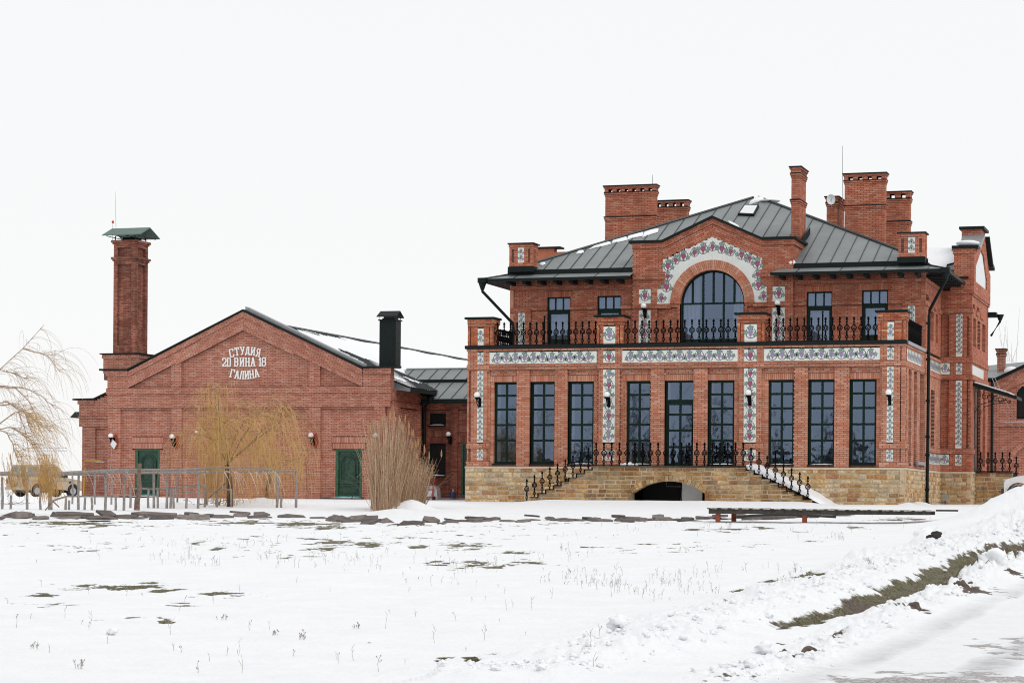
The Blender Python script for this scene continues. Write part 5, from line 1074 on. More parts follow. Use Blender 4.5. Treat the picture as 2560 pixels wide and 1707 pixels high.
m = MB(); m.poly([(-1, 26.9, 5.95), (.4, 26.9, 5.95), (3.4, 26.9, 7.3), (3.4, 32, 7.3), (-1, 32, 6.9)]); m.poly([(-1, 27, 5.9), (6, 27.0, 5.9), (6, 33, 6.85), (-1, 33, 6.85)]); m.build('roof', ROOFM, hb)
chimney(.26, .62, 29.5, 30.0, 5.5, 7.62, [7.35], 0, 0, hb, BR_LEFT); m = MB(); m.tube([(.32, 26.85, 5.9), (.32, 26.85, .1)], .06, n=6); m.build('drain_pipe', DKMET, hb); snow_strip(F4, .62, 5, 3.955, -.02, .12, .06, hb)
m = MB(); m.ball((.95, 29.3, 6.5), .35, 10, .7); m.build('snow_patch', SNOW, hb, smooth=True)
m = MB(); m.box(-1, 5.2, 27.16, 33, 0, 5.8); m.build('core', MORTAR, hb)
for i, dx in enumerate((0, .25)):
    m = MB(); m.tube([(.35 + dx * .4, 26, 6.15 + dx * .1), (1.7 + dx, 18, 4.3), (2.6 + dx, 14, 3.2)], .012, n=3); tag(m.build('overhead_cable', GREYM), ('upper', 'lower')[i] + ' of two thin pale cables slanting down before the brick outbuilding', 'cable', 'cables before the outbuilding')
# ================================================================== THE WINE STUDIO (left building)
stu = thing('wine_studio', (-31.5, 11.3, 0), 'low red brick gabled building with white Cyrillic lettering on the gable', 'building')
LY = 11.3; FL = front(LY); LX0, LX1, LC = -38.35, -24.40, -31.53; BL, ML = MB(), MB(); bud = [290]
slp = math.atan2(8.40 - 5.72, LC + 37.34)
def rkz(x, z0=5.93): return z0 + (5.79 - abs(x - LC)) * .459
d1, d2 = (-37.01, -35.74), (-27.04, -25.75)
for a, b in (d1, d2):
    soldiers(BL, ML, FL, a - .14, b + .14, 2.29, 2.55, -.10, .14, bud, stu, BR_LEFT); soldiers(BL, ML, FL, a - .16, b + .16, 2.56, 2.83, -.10, .14, bud, stu, BR_LEFT)
for a, b, dr in ((-37.72, -35.12, d1), (-27.74, -25.15, d2)):
    bricks(BL, ML, FL, [rect(a, b, -.1, 4.16)], [rect(dr[0], dr[1], 0, 2.29), rect(dr[0] - .16, dr[1] + .16, 2.28, 2.84)], -.12, .14, header=0, budget=bud if a > -30 else None, parent=stu, mat=BR_LEFT)
bricks(BL, ML, FL, [rect(-34.61, -28.28, -.1, 4.16)], (), -.12, .14)
bricks(BL, ML, FL, [[(-34.65, 5.08), (-28.28, 5.08), (-28.28, 6.34), (LC, 7.82), (-34.65, 6.38)]], (), -.12, .14)
bricks(BL, ML, FL, [[(-37.34, 5.08), (-35.17, 5.08), (-35.17, 6.20), (-37.34, 5.22)], [(-27.78, 5.08), (-25.7, 5.08), (-25.7, 5.22), (-27.78, 6.18)]], (), -.12, .14)
for a, b in ((LX0, -37.72), (-35.12, -34.61), (-28.28, -27.74), (-25.15, -24.64)): bricks(BL, ML, FL, [rect(a, b, -.1, 4.16)], (), 0, .14)
bricks(BL, ML, FL, [rect(LX0, LX1, 4.16, 4.80)], (), 0, .14); bricks(BL, ML, FL, [rect(LX0 - .1, LX1 + .05, 4.80, 5.08)], (), .05, .18); bricks(BL, ML, FL, [rect(LX0, -24.64, 4.08, 4.16)], [rect(LX0, -37.72, 4, 4.2), rect(-35.12, -34.61, 4, 4.2), rect(-28.28, -27.74, 4, 4.2), rect(-25.15, -24.64, 4, 4.2)], -.04, .08)
bricks(BL, ML, FL, [[(-35.17, 5.08), (-34.65, 5.08), (-34.65, 6.4), (-35.17, 6.18)], [(-28.28, 5.08), (-27.78, 5.08), (-27.78, 6.16), (-28.28, 6.38)]], (), 0, .14)
rkl = [(-37.34, 5.08), (LC, 7.66), (LC, 8.52), (-37.34, 5.86)]; rkr = [(2 * LC + 37.34 - .0, 5.08), (LC, 7.66), (LC, 8.52), (2 * LC + 37.34, 5.86)]
for pl, ang, ox, oz in ((rkl, slp, -37.34, 5.08), (rkr, -slp, LC, 7.66)):
    G = FL.rot(ox, oz, ang); lp = [G.loc(FL.P(*p)) for p in pl]; bricks(BL, ML, G, [lp], (), .03, .17)
    lp2 = [G.loc(FL.P(*p)) for p in (pl[3], pl[2], (pl[2][0], pl[2][1] - .26), (pl[3][0], pl[3][1] - .26))]; bricks(BL, ML, G, [lp2], (), .08, .06)
    lp3 = [G.loc(FL.P(*p)) for p in (pl[0], pl[1], (pl[1][0], pl[1][1] + .17), (pl[0][0], pl[0][1] + .17))]; bricks(BL, ML, G, [lp3], (), .06, .04)
bricks(BL, ML, FL, [rect(LX0 - .05, -37.34, 5.08, 5.9), rect(2 * LC + 37.34, LX1, 5.08, 5.9)], (), .02, .16); bricks(BL, ML, FL, [rect(LX0 - .12, -37.36, 5.62, 5.9), rect(2 * LC + 37.38, LX1 + .05, 5.62, 5.9)], (), .07, .06)
bricks(BL, ML, FL, [rect(-24.64, -24.50, 4.3, 4.8), rect(-24.50, -24.40, 4.4, 4.8)], (), 0, .2); bricks(BL, ML, FL, [rect(-24.64, -24.28, -.1, 4.4)], (), -.16, .1)
GS = rside(-24.28); bricks(BL, ML, GS, [rect(LY + .16, 15.1, -.1, 4.4)], [rect(12.3, 14.8, 0, 4.15)], 0, .15); bricks(BL, ML, GS, [rect(12.3, 14.8, 0, 4.15)], (), -.12, .1); bricks(BL, ML, rside(-24.40 + .02), [rect(LY, 15.1, 4.4, 4.95)], (), .03, .2); bricks(BL, ML, rside(LX1), [rect(LY, LY + .5, 4.9, 5.9)], (), 0, .2)
BL.build('brick_courses', BR_LEFT, stu, kind='stuff'); ML.build('mortar_joints', MORTAR, stu, kind='stuff')
m = MB(); m.box(LX0 + .05, -24.45, LY + .32, 45, -.2, 4.9); m.prism(FL, [(LX0 + .1, 4.9), (LX1 - .1, 4.9), (LX1 - .1, 5.8), (-25.8, 5.8), (LC, 8.3), (-37.2, 5.8), (LX0 + .1, 5.8)], -.4, -.28); m.build('core_wall', MORTAR, stu)
m = MB(); prof = [(LX0 - .42, 5.90), (-37.34, 5.88), (LC, 8.53), (2 * LC + 37.34, 5.88), (LX1 + .38, 5.90)]
for (ax, az), (bx_, bz) in zip(prof, prof[1:]): m.prism(FL, [(ax, az), (bx_, bz), (bx_, bz + .085), (ax, az + .085)], -.4, .14)
m.build('gable_coping', DKMET, stu)
m = MB(); m.prism(FL, [(LC, 8.60), (2 * LC + 37.3, 5.97), (2 * LC + 37.3, 6.10), (LC, 8.76)], -.62, -.15); m.build('coping_flashing', GREYM, stu)
def door_green(F, a, b, z0, z1, c, parent):
    m = MB(); m.fbox(F, a, b, z0, z1, c - .1, c - .05); d = m.build('door', DOORG, parent); W = b - a
    m = MB(); m.fbox(F, a, a + .10 * W, z0 + .08, z1, c - .05, c + .02); m.fbox(F, b - .10 * W, b, z0 + .08, z1, c - .05, c + .02); m.fbox(F, a + .1 * W, b - .1 * W, z1 - .09, z1, c - .05, c + .01); m.build('door_frame', DOORT, d)
    m = MB(); m.fbox(F, a + .15 * W, b - .15 * W, z0 + .60, z0 + .70, c - .05, c - .01); m.fbox(F, a + .15 * W, b - .15 * W, z0 + .50, z0 + .56, c - .05, c - .02)
    m.fbox(F, a + .2 * W, b - .2 * W, z0 + .16, z0 + .42, c - .05, c - .025); m.fbox(F, a + .25 * W, b - .25 * W, z0 + .21, z0 + .37, c - .024, c - .01)
    xc = (a + b) / 2; r0 = .33 * W; zc = z0 + 1.50
    for r_, w2, cc_ in ((r0, .045, c - .01), (r0 * .82, .03, c - .02), (r0 * .66, .02, c - .02)):
        m.fbox(F, xc - r_, xc - r_ + w2, z0 + .75, zc, c - .05, cc_); m.fbox(F, xc + r_ - w2, xc + r_, z0 + .75, zc, c - .05, cc_)
        for i in range(14):
            t0_, t1_ = math.pi * i / 14, math.pi * (i + 1) / 14; m.prism(F, [(xc + q * math.cos(t), zc + q * math.sin(t)) for q, t in ((r_ - w2, t0_), (r_, t0_), (r_, t1_), (r_ - w2, t1_))], c - .05, cc_)
    m.build('door_moulding', DOORG, d)
    m = MB(); m.fbox(F, a + .005, b - .005, z0 - .01, z0 + .075, c - .05, c + .02); m.build('kick_board', DOORK, d)
    m = MB(); m.tube([F.P(b - .2 * W, z0 + 1.0, c - .04), F.P(b - .2 * W, z0 + 1.0, c + .03), F.P(b - .27 * W, z0 + 1.0, c + .03)], .012, n=5); m.build('handle', IRON, d)
door_green(FL, d1[0], d1[1], .13, 2.28, -.16, stu); door_green(FL, d2[0], d2[1], .13, 2.28, -.16, stu)
for a, b in (d1, d2): m = MB(); m.fbox(FL, a - .4, b + .1, .05, .10, -.1, .7); m.build('door_step', PLAST, stu); snow_strip(FL, a, b + .05, .1, 0, .6, .05, stu)
# lettering on the gable
LET = {'С': [((1, .78), (1, .95), (.8, 1), (.2, 1), (0, .85), (0, .15), (.2, 0), (.8, 0), (1, .1), (1, .25))], 'Т': [((0, .78), (0, 1), (1, 1), (1, .78)), ((.5, 1), (.5, 0)), ((.25, 0), (.75, 0))],
       'У': [((0, 1), (.55, .4)), ((1, 1), (.45, .05), (.15, 0)), ((-.1, 1), (.25, 1)), ((.75, 1), (1.1, 1))], 'Д': [((.2, .12), (.35, 1), (.8, 1), (.8, .12)), ((0, -.08), (0, .12), (1, .12), (1, -.08))],
       'И': [((.1, 1), (.1, 0)), ((.9, 1), (.9, 0)), ((.1, .1), (.9, .9)), ((-.05, 1), (.25, 1)), ((.75, 1), (1.05, 1)), ((-.05, 0), (.25, 0)), ((.75, 0), (1.05, 0))],
       'Я': [((.85, 0), (.85, 1), (.3, 1), (.1, .85), (.1, .65), (.3, .5), (.85, .5)), ((.45, .5), (.1, 0)), ((.7, 0), (1.05, 0)), ((-.05, 0), (.25, 0))],
       'В': [((.1, 0), (.1, 1), (.7, 1), (.9, .85), (.9, .62), (.7, .52), (.9, .4), (.9, .15), (.7, 0), (-.02, 0)), ((.1, .52), (.7, .52))], 'Н': [((.1, 1), (.1, 0)), ((.9, 1), (.9, 0)), ((.1, .5), (.9, .5)), ((-.05, 1), (.25, 1)), ((.75, 1), (1.05, 1)), ((-.05, 0), (.25, 0)), ((.75, 0), (1.05, 0))],
       'А': [((.08, 0), (.45, 1), (.55, 1), (.92, 0)), ((.22, .33), (.78, .33)), ((-.1, 0), (.26, 0)), ((.74, 0), (1.1, 0))], 'Г': [((.15, 0), (.15, 1), (1, 1), (1, .75)), ((-.05, 0), (.4, 0)), ((-.02, 1), (.2, 1))],
       'Л': [((.08, 0), (.35, 1), (.85, 1), (.85, 0)), ((-.1, 0), (.25, 0)), ((.7, 0), (1.02, 0))], '2': [((0, .75), (0, .9), (.15, 1), (.8, 1), (1, .85), (1, .6), (.1, .12), (.1, 0), (1, 0), (1, .2))], '0': [((.1, 0), (.1, 1), (.9, 1), (.9, 0), (.05, 0))],
       '1': [((.25, .75), (.55, 1), (.55, 0)), ((.25, 0), (.85, 0))], '8': [((.2, .52), (.05, .65), (.05, .9), (.2, 1), (.8, 1), (.95, .9), (.95, .65), (.8, .52), (.2, .52), (0, .4), (0, .1), (.2, 0), (.8, 0), (1, .1), (1, .4), (.8, .52))]}
sign = thing('gable_lettering', (LC, LY, 6.2), 'white raised Cyrillic letters and the year 20 18 on the brick gable', 'lettering')
LW = plain('white_letter_paint', (.80, .82, .81), .6, var=.03)
def letter(ch, x, z, w_, h_, ang, th=.043):
    G = FL.rot(x, z, ang); m = MB(); k = 0
    for st in LET[ch]:
        pts = [(p[0] * w_ - w_ / 2, p[1] * h_) for p in st]
        for (ax, az), (bx_, bz) in zip(pts, pts[1:]):
            L_ = math.hypot(bx_ - ax, bz - az); t_ = math.atan2(bz - az, bx_ - ax); H = G.rot(ax, az, t_); k += 1; hw = th * (.5 if abs(math.sin(t_)) < .3 else .62); m.fbox(H, -th * .42, L_ + th * .42, -hw, hw, -.115, -.075 + k * .0007)
    m.build('letter', LW, sign)
for i, ch in enumerate('СТУДИЯ'):
    f = (i - 2.5) / 2.5; letter(ch, LC + .03 + f * .63, 6.70 - .10 * f * f - .0 - .12, .17, .34, -f * .19)
for i, ch in enumerate('ВИНА'): letter(ch, LC + (-.415, -.135, .14, .41)[i] + .02, 6.055, .18, .36, 0)
for x, ch in ((-.99, '2'), (-.76, '0'), (.78, '1'), (.97, '8')): letter(ch, LC + x + .0, 6.055, .165, .355, 0)
for i, ch in enumerate('ГАЛИНА'):
    f = (i - 2.5) / 2.5; letter(ch, LC + .01 + f * .64, 5.47 + .085 * f * f, .18, .34, f * .22)
# roof with snow: ribs showing through
SLR = .402; RZ = 8.15
for sx, xe in ((1, LX1 + .75), (-1, LX0 - .35)):
    rf = MB(); z_e = RZ - abs(xe - LC) * SLR; y0 = LY + .5
    rf.poly([(LC, y0, RZ), (xe, y0 + .1, z_e), (xe, 45, z_e), (LC, 45, RZ)][::(1 if sx > 0 else -1)]); ro = rf.build('roof', ROOFM, stu)
    if sx > 0:
        roofL = ro
        m = MB(); m.tube([(LC, y0, RZ + .04), (LC, 45, RZ + .04)], .08, n=6); m.build('ridge_cap', ROOFD, ro)
        # corrugation ribs run down the slope; snow hides most of them
        rr = random.Random(4)
        y = y0 + .15
        while y < 22:
            f0, f1 = (.0, .08) if y < 26 and rr.random() < .8 else (.0, .0); s0, s1 = (.46 + .10 * math.sin(y * 2.3) + rr.uniform(-.04, .04), .84 + .07 * math.sin(y * 3.1)) if y < 17.2 else (0, 0)
            for a, b in ((f0, f1 * rr.uniform(.6, 1.2)), (s0, s1), (rr.uniform(.86, .9), 1.0)):
                if b - a < .03: continue
                xa_, xb_ = LC + (xe - LC) * a, LC + (xe - LC) * b; m = MB(); m.tube([(xa_, y, RZ + .065 - (xa_ - LC) * SLR), (xb_, y, RZ + .065 - (xb_ - LC) * SLR)], .018, n=4); m.build('roof_rib', ROOFD, ro)
            y += .30
        m = MB(); prev = None
        for i in range(60):
            y = y0 + .1 + (44 - y0) * i / 59; r_ = []
            for j in range(15):
                f = .03 + .965 * j / 14; x = LC + (xe - .05 - LC) * f; r_.append(m.vert((x, y, RZ - (x - LC) * SLR + .055 + .02 * math.sin(i * .7 + j))))
            if prev:
                for j in range(14): m.face((prev[j], r_[j], r_[j + 1], prev[j + 1]))
            prev = r_
        m.build('snow_cover', SNOW, ro, smooth=True)
        m = MB(); m.box(xe - .02, xe + .05, y0 + .1, 15.2, z_e - .14, z_e + .03); m.poly([(xe, y0, z_e - .12), (xe, 15.2, z_e - .12), (LX1 + .1, 15.2, 4.95), (LX1 + .1, y0, 4.95)]); m.build('gutter', DKMET, ro)
# black flue with cap
fl = thing('flue', (-24.7, 11.9, 5.9), 'tall square black metal flue with small gabled cap', 'chimney'); m = MB(); m.box(-25.03, -24.25, 11.55, 12.2, 5.9, 8.02); m.build('shaft', DKMET, fl)
m = MB(); m.box(-25.08, -24.20, 11.5, 12.25, 8.02, 8.07); m.box(-24.93, -24.35, 11.62, 12.12, 8.07, 8.14); m.build('collar', DKMET, fl)
m = MB(); m.prism(rside(-24.17), [(11.38, 8.17), (11.875, 8.42), (12.37, 8.17), (12.37, 8.21), (11.875, 8.47), (11.38, 8.21)], -.94, 0)
for x in (-25.0, -24.28): m.box(x - .01, x + .01, 11.5, 11.52, 8.07, 8.2); m.box(x - .01, x + .01, 12.2, 12.22, 8.07, 8.2)
m.build('cap', DKMET, fl)
# tall brick chimney with green tin roof
tc = thing('tall_chimney', (-38.0, 12.8, 6.0), 'tall square brick chimney with recessed panels and a green tin roof', 'chimney'); cx0, cx1, cy0, cy1 = -38.60, -37.44, 12.2, 13.42; m = MB(); m.box(cx0 + .14, cx1 - .14, cy0 + .14, cy1 - .14, 5.5, 11.95); m.build('core', MORTAR, tc); B1, M1 = MB(), MB(); B2, M2_ = MB(), MB()
for G, a, b in ((front(cy0), cx0, cx1), (rside(cx1), cy0, cy1), (lside(cx0), -cy1, -cy0), (back(cy1), -cx1, -cx0)):
    pn = [rect(a + .2, b - .24, 7.1, 10.95), rect(a + .2, b - .24, 11.32, 11.72)]
    bricks(B1, M1, G, [rect(a, b, 6.6, 11.95)], pn, 0, .14); bricks(B1, M1, G, pn, (), -.12, .02)
    bricks(B1, M1, G, [rect(a - .05, b + .05, 11.06, 11.14), rect(a - .05, b + .05, 11.83, 11.91)], (), .05, .06); bricks(B1, M1, G, [rect(a - .1, b + .1, 11.14, 11.25), rect(a - .1, b + .1, 11.91, 12.03)], (), .1, .1)
    bricks(B2, M2_, G, [rect(a - .33, b + .33, 5.8, 6.62)], (), .33, .15); bricks(B2, M2_, G, [rect(a - .38, b + .38, 6.5, 6.68)], (), .38, .06)
B1.build('brick_courses', BR_OLD, tc, kind='stuff'); M1.build('mortar_joints', MORTAR, tc, kind='stuff'); B2.build('brick_courses', BR_LEFT, tc, kind='stuff'); M2_.build('mortar_joints', MORTAR, tc, kind='stuff')
m = MB(); m.box(cx0 - .46, cx1 + .46, cy0 - .46, cy1 + .46, 6.69, 6.74); m.build('flashing', DKMET, tc); m = MB(); m.box(cx0 - .3, cx1 + .3, cy0 - .3, cy1 + .3, 5.5, 6.6); m.build('pedestal_core', MORTAR, tc)
GT = plain('green_tin', (.085, .15, .125), .5, metal=.2); m = MB(); yc = (cy0 + cy1) / 2; m.prism(rside(cx1 + .40), [(cy0 - .38, 12.22), (yc, 12.62), (cy1 + .42, 12.22), (cy1 + .42, 12.26), (yc, 12.67), (cy0 - .38, 12.26)], -1.98, 0); m.build('tin_roof', GT, tc)
m = MB()
for x in (cx0 - .2, cx0 + .3, cx0 + .8, cx1 + .2): m.box(x - .015, x + .015, cy0 - .34, cy1 + .38, 12.19, 12.22)
for x in (cx0 + .05, cx1 - .1):
    for y in (cy0 + .05, cy1 - .05): m.box(x - .02, x + .02, y - .02, y + .02, 12.0, 12.25)
m.build('roof_stand', DKMET, tc); m = MB(); m.box(cx0 + .3, cx1 - .2, cy0 + .3, cy1 - .3, 11.9, 12.2); m.build('flue_outlet', DARKER, tc)
p = onY(284, 560, 12.8); m = MB(); m.tube([(p.x - .04, 12.8, 12.1), (p.x - .04, 12.8, 12.85)], .012, n=4); m.build('rod', GREYM, tc); m = MB(); m.ball((p.x - .04, 12.8, 12.97), .06, 10, 1.4); m.build('warning_light', plain('orange_red_lens', (.55, .12, .05), .3), tc)
a = onY(290, 570, 12.8); b_ = onY(288, 478, 12.8); m = MB(); m.tube([a, b_], .012, .006, n=4); tag(m.build('lightning_rod', GREYM), 'long pale lightning rod rising behind the tall brick chimney', 'lightning rod')
# lamps with orange painted halos, junction box
for k, (px, py, lab) in enumerate(((277, 1089, 'white globe lamp with a white router box hanging below it, left corner of the studio'), (429.7, 1090.8, 'white globe lamp right of the left green door of the studio'), (777.3, 1087.5, 'white globe lamp left of the right green door of the studio, behind willow twigs'), (939.6, 1088.2, 'white globe lamp right of the right green door of the studio, behind the reeds'))):
    t = lamp(px, py, LY - .01, lab, 'globe lamps on the wine studio'); p = onY(px, py, LY - .35); rr = random.Random(k)
    m = MB(); m.prism(FL, [(p.x + .08 + (.19 + rr.uniform(-.02, .02)) * math.cos(q * math.pi / 6) * .7, p.z - .26 + (.36 + rr.uniform(-.04, .03)) * math.sin(q * math.pi / 6)) for q in range(12)], .0, .022); m.build('halo_board', TERRA, t)
p = onY(284, 1110, LY - .4); m = MB(); m.prism(front(LY - .36), [(p.x - .16, p.z - .02), (p.x + .02, p.z - .22), (p.x + .16, p.z + .02), (p.x - .04, p.z + .20)], 0, .06); o = m.build('router_box', MATS['white_plaster']); tag(o, 'small white box tied below the leftmost globe lamp', 'box')
m = MB(); m.tube([(p.x - .1, LY - .4, p.z - .1), (p.x - .12, LY - .4, p.z - .9), (p.x - .22, LY - .5, p.z - 2.2)], .012, n=4); tag(m.build('loose_cable', GREYM), 'pale loose cable hanging from the white box to the trellis', 'cable')
p = onY(489, 1078, LY); m = MB(); m.fbox(FL, p.x - .06, p.x + .06, p.z - .06, p.z + .06, -.12, -.06); tag(m.build('alarm_box', MATS['white_plaster']), 'small white square box on the studio wall right of the second lamp', 'box')
# ---- wing that joins studio and villa
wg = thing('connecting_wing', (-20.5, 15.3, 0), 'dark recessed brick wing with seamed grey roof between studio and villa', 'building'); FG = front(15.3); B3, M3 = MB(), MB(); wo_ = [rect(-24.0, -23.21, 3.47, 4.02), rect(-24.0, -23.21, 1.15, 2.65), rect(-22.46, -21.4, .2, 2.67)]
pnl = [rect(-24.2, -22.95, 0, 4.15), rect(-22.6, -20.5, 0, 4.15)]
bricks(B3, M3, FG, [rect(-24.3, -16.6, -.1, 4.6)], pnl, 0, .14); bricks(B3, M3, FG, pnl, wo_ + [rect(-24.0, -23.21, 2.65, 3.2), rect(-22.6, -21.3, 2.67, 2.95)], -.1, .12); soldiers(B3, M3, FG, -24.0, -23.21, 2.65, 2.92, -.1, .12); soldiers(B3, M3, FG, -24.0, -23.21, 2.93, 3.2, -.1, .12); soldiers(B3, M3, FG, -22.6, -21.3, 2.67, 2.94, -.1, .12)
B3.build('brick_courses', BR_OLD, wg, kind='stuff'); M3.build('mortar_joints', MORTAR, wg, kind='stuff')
for r_ in wo_[:2]:
    o = window(FG, r_[0][0], r_[1][0], r_[0][1], r_[2][1], -.16, [], [], wg, glass=DARKER, fr=.05, sill=True); snow_strip(FG, r_[0][0] + .02, r_[1][0] - .02, r_[0][1], -.12, .08, .07, o)
door_green(FG, -22.46, -21.4, .2, 2.66, -.12, wg); m = MB(); m.box(-24.25, -16.7, 15.5, 22, -.1, 4.6); m.build('core_wall', MORTAR, wg)
G = slopeframe(14.75, 4.66, .42); K4 = math.hypot(1, .42)
wr = MB(); wr.box(-24.2, -16.8, 14.72, 14.80, 4.44, 4.64); wr = wr.build('eave_board', DKMET, wg)
seam_roof(G, [(-23.85, 0), (-16.7, 0), (-16.7, 2.05 * K4), (-25.9, 2.05 * K4)], wg, .62); m = MB(); m.box(-25.6, -16.7, 16.78, 16.86, 5.50, 5.66); m.build('roof_step', DKMET, wg)
G = slopeframe(16.86, 5.66, .42); seam_roof(G, [(-25.7, 0), (-16.7, 0), (-16.7, 1.3 * K4), (-26.3, 1.3 * K4)], wg, .62); m = MB(); m.tube([(-26.2, 18.2, 6.24), (-16.7, 18.2, 6.24)], .05, n=6); m.build('ridge_cap', GREYM, wg)
m = MB(); m.tube([(-23.75, 14.8, 4.7), (-24.1, 15.0, 4.3), (-24.12, 15.0, .1)], .075, n=8); m.lathe((-23.75, 14.8, 4.45), [(.07, 0), (.2, .28)], 8); m.build('drain_pipe', DKMET, wg)
lamp(1120.7, 1085.2, 15.2, 'white globe lamp in the dark recess between studio and villa', 'globe lamps on the wine studio')
m = MB(); m.box(-24.0, -17.0, 13.4, 15.2, -.1, .14); tag(m.build('concrete_step', CONC), 'low grey concrete step before the recessed wing', 'step')
# ---- annex left of the studio
an = thing('brick_annex', (-42, 17, 0), 'narrow brick annex with stepped gable left of the studio', 'building'); FA = front(17); B4, M4 = MB(), MB(); pa = [(-42.9, -.6), (-38.5, -.6), (-38.5, 5.9), (-42.07, 4.85), (-42.95, 4.85)]
bricks(B4, M4, FA, [[(-42.77, -.6), (-38.5, -.6), (-38.5, 3.5), (-42.77, 3.5)]], [rect(-42.05, -41.5, 1.76, 3.4)], 0, .14); bricks(B4, M4, FA, [rect(-42.05, -41.5, 1.76, 3.4)], (), -.1, .08); bricks(B4, M4, FA, [[(-42.93, 3.5), (-38.5, 3.5), (-38.5, 6.3), (-42.07, 4.78), (-42.93, 4.78)]], (), .04, .15)
bricks(B4, M4, FA, [rect(-43.0, -40, 3.9, 4.0), rect(-43.0, -42.1, 4.6, 4.8)], (), .09, .08); B4.build('brick_courses', BR_LEFT, an, kind='stuff'); M4.build('mortar_joints', MORTAR, an, kind='stuff')
m = MB(); m.prism(FA, [(-43.25, 4.80), (-42.07, 4.82), (-38.5, 6.35), (-38.5, 6.43), (-42.1, 4.90), (-43.25, 4.88)], -.4, .14); m.build('gable_coping', DKMET, an); m = MB(); m.box(-42.7, -38.6, 17.15, 30, -.6, 4.7); m.build('core_wall', MORTAR, an); m = MB(); m.prism(rside(-42.8), [(16.9, 3.95), (17.4, 3.95), (17.4, 4.25)], -.6, 0); m.box(-43.5, -42.9, 17.2, 29, 3.95, 4.05); m.build('eave', DKMET, an); snow_strip(FA, -42.05, -41.5, 1.76, -.08, .02, .06, an)
m = MB(); q = [onY(238, 1154, 16.6), onY(213, 1163, 16.7), onY(213, 1175, 16.7), onY(208, 1245, 16.7)]; m.tube([(q[0].x + .25, 16.8, q[0].z + .05), (q[1].x, 16.7, q[0].z + .05), (q[1].x, 16.7, q[2].z), (q[3].x, 16.7, -.4)], .045, n=6); tag(m.build('gas_pipe', YELL), 'yellow gas pipe rising from the snow beside the annex', 'pipe')
# ================================================================== STONE EDGING, BOARDWALK, BRICKS
ed = thing('stone_edging', (0, -22, -.4), 'long low line of loose dark slate slabs edging the upper snow bank', 'stone edging')
EL = [(-60, 1296), (0, 1296), (120, 1294), (300, 1295), (420, 1296), (520, 1297), (620, 1293), (740, 1293), (830, 1301), (940, 1309), (1040, 1312), (1120, 1308), (1200, 1305), (1300, 1304), (1400, 1301), (1470, 1304), (1560, 1305), (1640, 1300), (1700, 1303), (1780, 1300), (1860, 1295), (1960, 1292), (2060, 1288), (2160, 1286)]
rr = random.Random(12); px = -50.
def edge_y(px): return float(np.interp(px, [e[0] for e in EL], [e[1] for e in EL]))
def slab(px, py, L_, Wd, th, rz, tilt, lift, parent, mat=SLATE, name='slab'):
    c = hitg(px, py); c.z = gfast(c.x, c.y) + lift; n_ = rr.choice([4, 5, 5, 6]); pts = []
    for i in range(n_):
        a = 2 * math.pi * (i + .5) / n_ + rr.uniform(-.28, .28); pts.append((L_ / 2 * math.cos(a) * rr.uniform(.85, 1.25), Wd / 2 * math.sin(a) * rr.uniform(.85, 1.2)))
    m = MB(); RM = Matrix.Translation(c) @ Matrix.Rotation(rz, 4, 'Z') @ Matrix.Rotation(tilt[0], 4, 'X') @ Matrix.Rotation(tilt[1], 4, 'Y')
    A = [m.vert(RM @ Vector((a * .97, b * .97, th))) for a, b in pts]; B = [m.vert(RM @ Vector((a, b, 0))) for a, b in pts]
    m.face(A); m.face(B[::-1])
    for i in range(n_): j = (i + 1) % n_; m.face((B[i], B[j], A[j], A[i]))
    return m.build(name, mat, parent)
while px < 2200:
    big = px < 900; ln = rr.uniform(.35, .95) if big else rr.uniform(.3, .75)
    if px > 1560: ln *= .9
    if not (1225 < px < 1255): slab(px, edge_y(px) + rr.uniform(-3, 3) + (2 if big else 0), ln, rr.uniform(.5, 1.0), rr.uniform(.035, .075), rr.uniform(-.5, .5) + TH, (rr.uniform(.05, .34) * (1 if px < 1150 else .4), rr.uniform(-.13, .13) * (1 if px < 1150 else .5)), rr.uniform(-.03, .04), ed)
    if rr.random() < .45: slab(px + rr.uniform(-6, 20), edge_y(px) - rr.uniform(0, 5), ln * .8, rr.uniform(.4, .8), rr.uniform(.04, .08), rr.uniform(-1, 1), (rr.uniform(0, .3) * (1 if px < 1150 else .3), rr.uniform(-.15, .15) * (1 if px < 1150 else .5)), rr.uniform(.0, .09), ed)
    if px > 1850 and rr.random() < .6: slab(px + rr.uniform(-10, 10), edge_y(px) + rr.uniform(2, 8), ln, .7, .05, rr.uniform(-.6, .6), (rr.uniform(.0, .15), rr.uniform(-.1, .1)), .03, ed)
    px += ln * 92 * rr.uniform(.50, .85)
for px, py, L_, th in ((190, 1290, 1.3, .09), (385, 1288, 1.5, .08), (245, 1297, .8, .06), (50, 1291, .6, .12)): slab(px, py + 6, L_, .8, th, TH, (.10, .03), .06, ed)
bw = thing('boardwalk', (-1, -23, -.2), 'low wooden boardwalk on rusty posts running to the right before the villa', 'boardwalk'); YB = -23.0; a_, b_ = onY(1768, 1272, YB), onY(2325, 1279, YB); nP = 62; ztop = lambda f: a_.z + .035 + (b_.z - a_.z) * f
for i in range(nP):
    f0, f1 = i / nP, (i + 1) / nP; x0, x1 = a_.x + (b_.x - a_.x) * f0, a_.x + (b_.x - a_.x) * f1; z = ztop(f0) + rr.uniform(-.006, .006); m = MB(); m.box(x0 + .006, x1 - .008, YB - .06 + rr.uniform(-.02, .02), YB + 1.1, z - .028, z); m.build('plank', PLANKT if i % 3 else PLANK, bw)
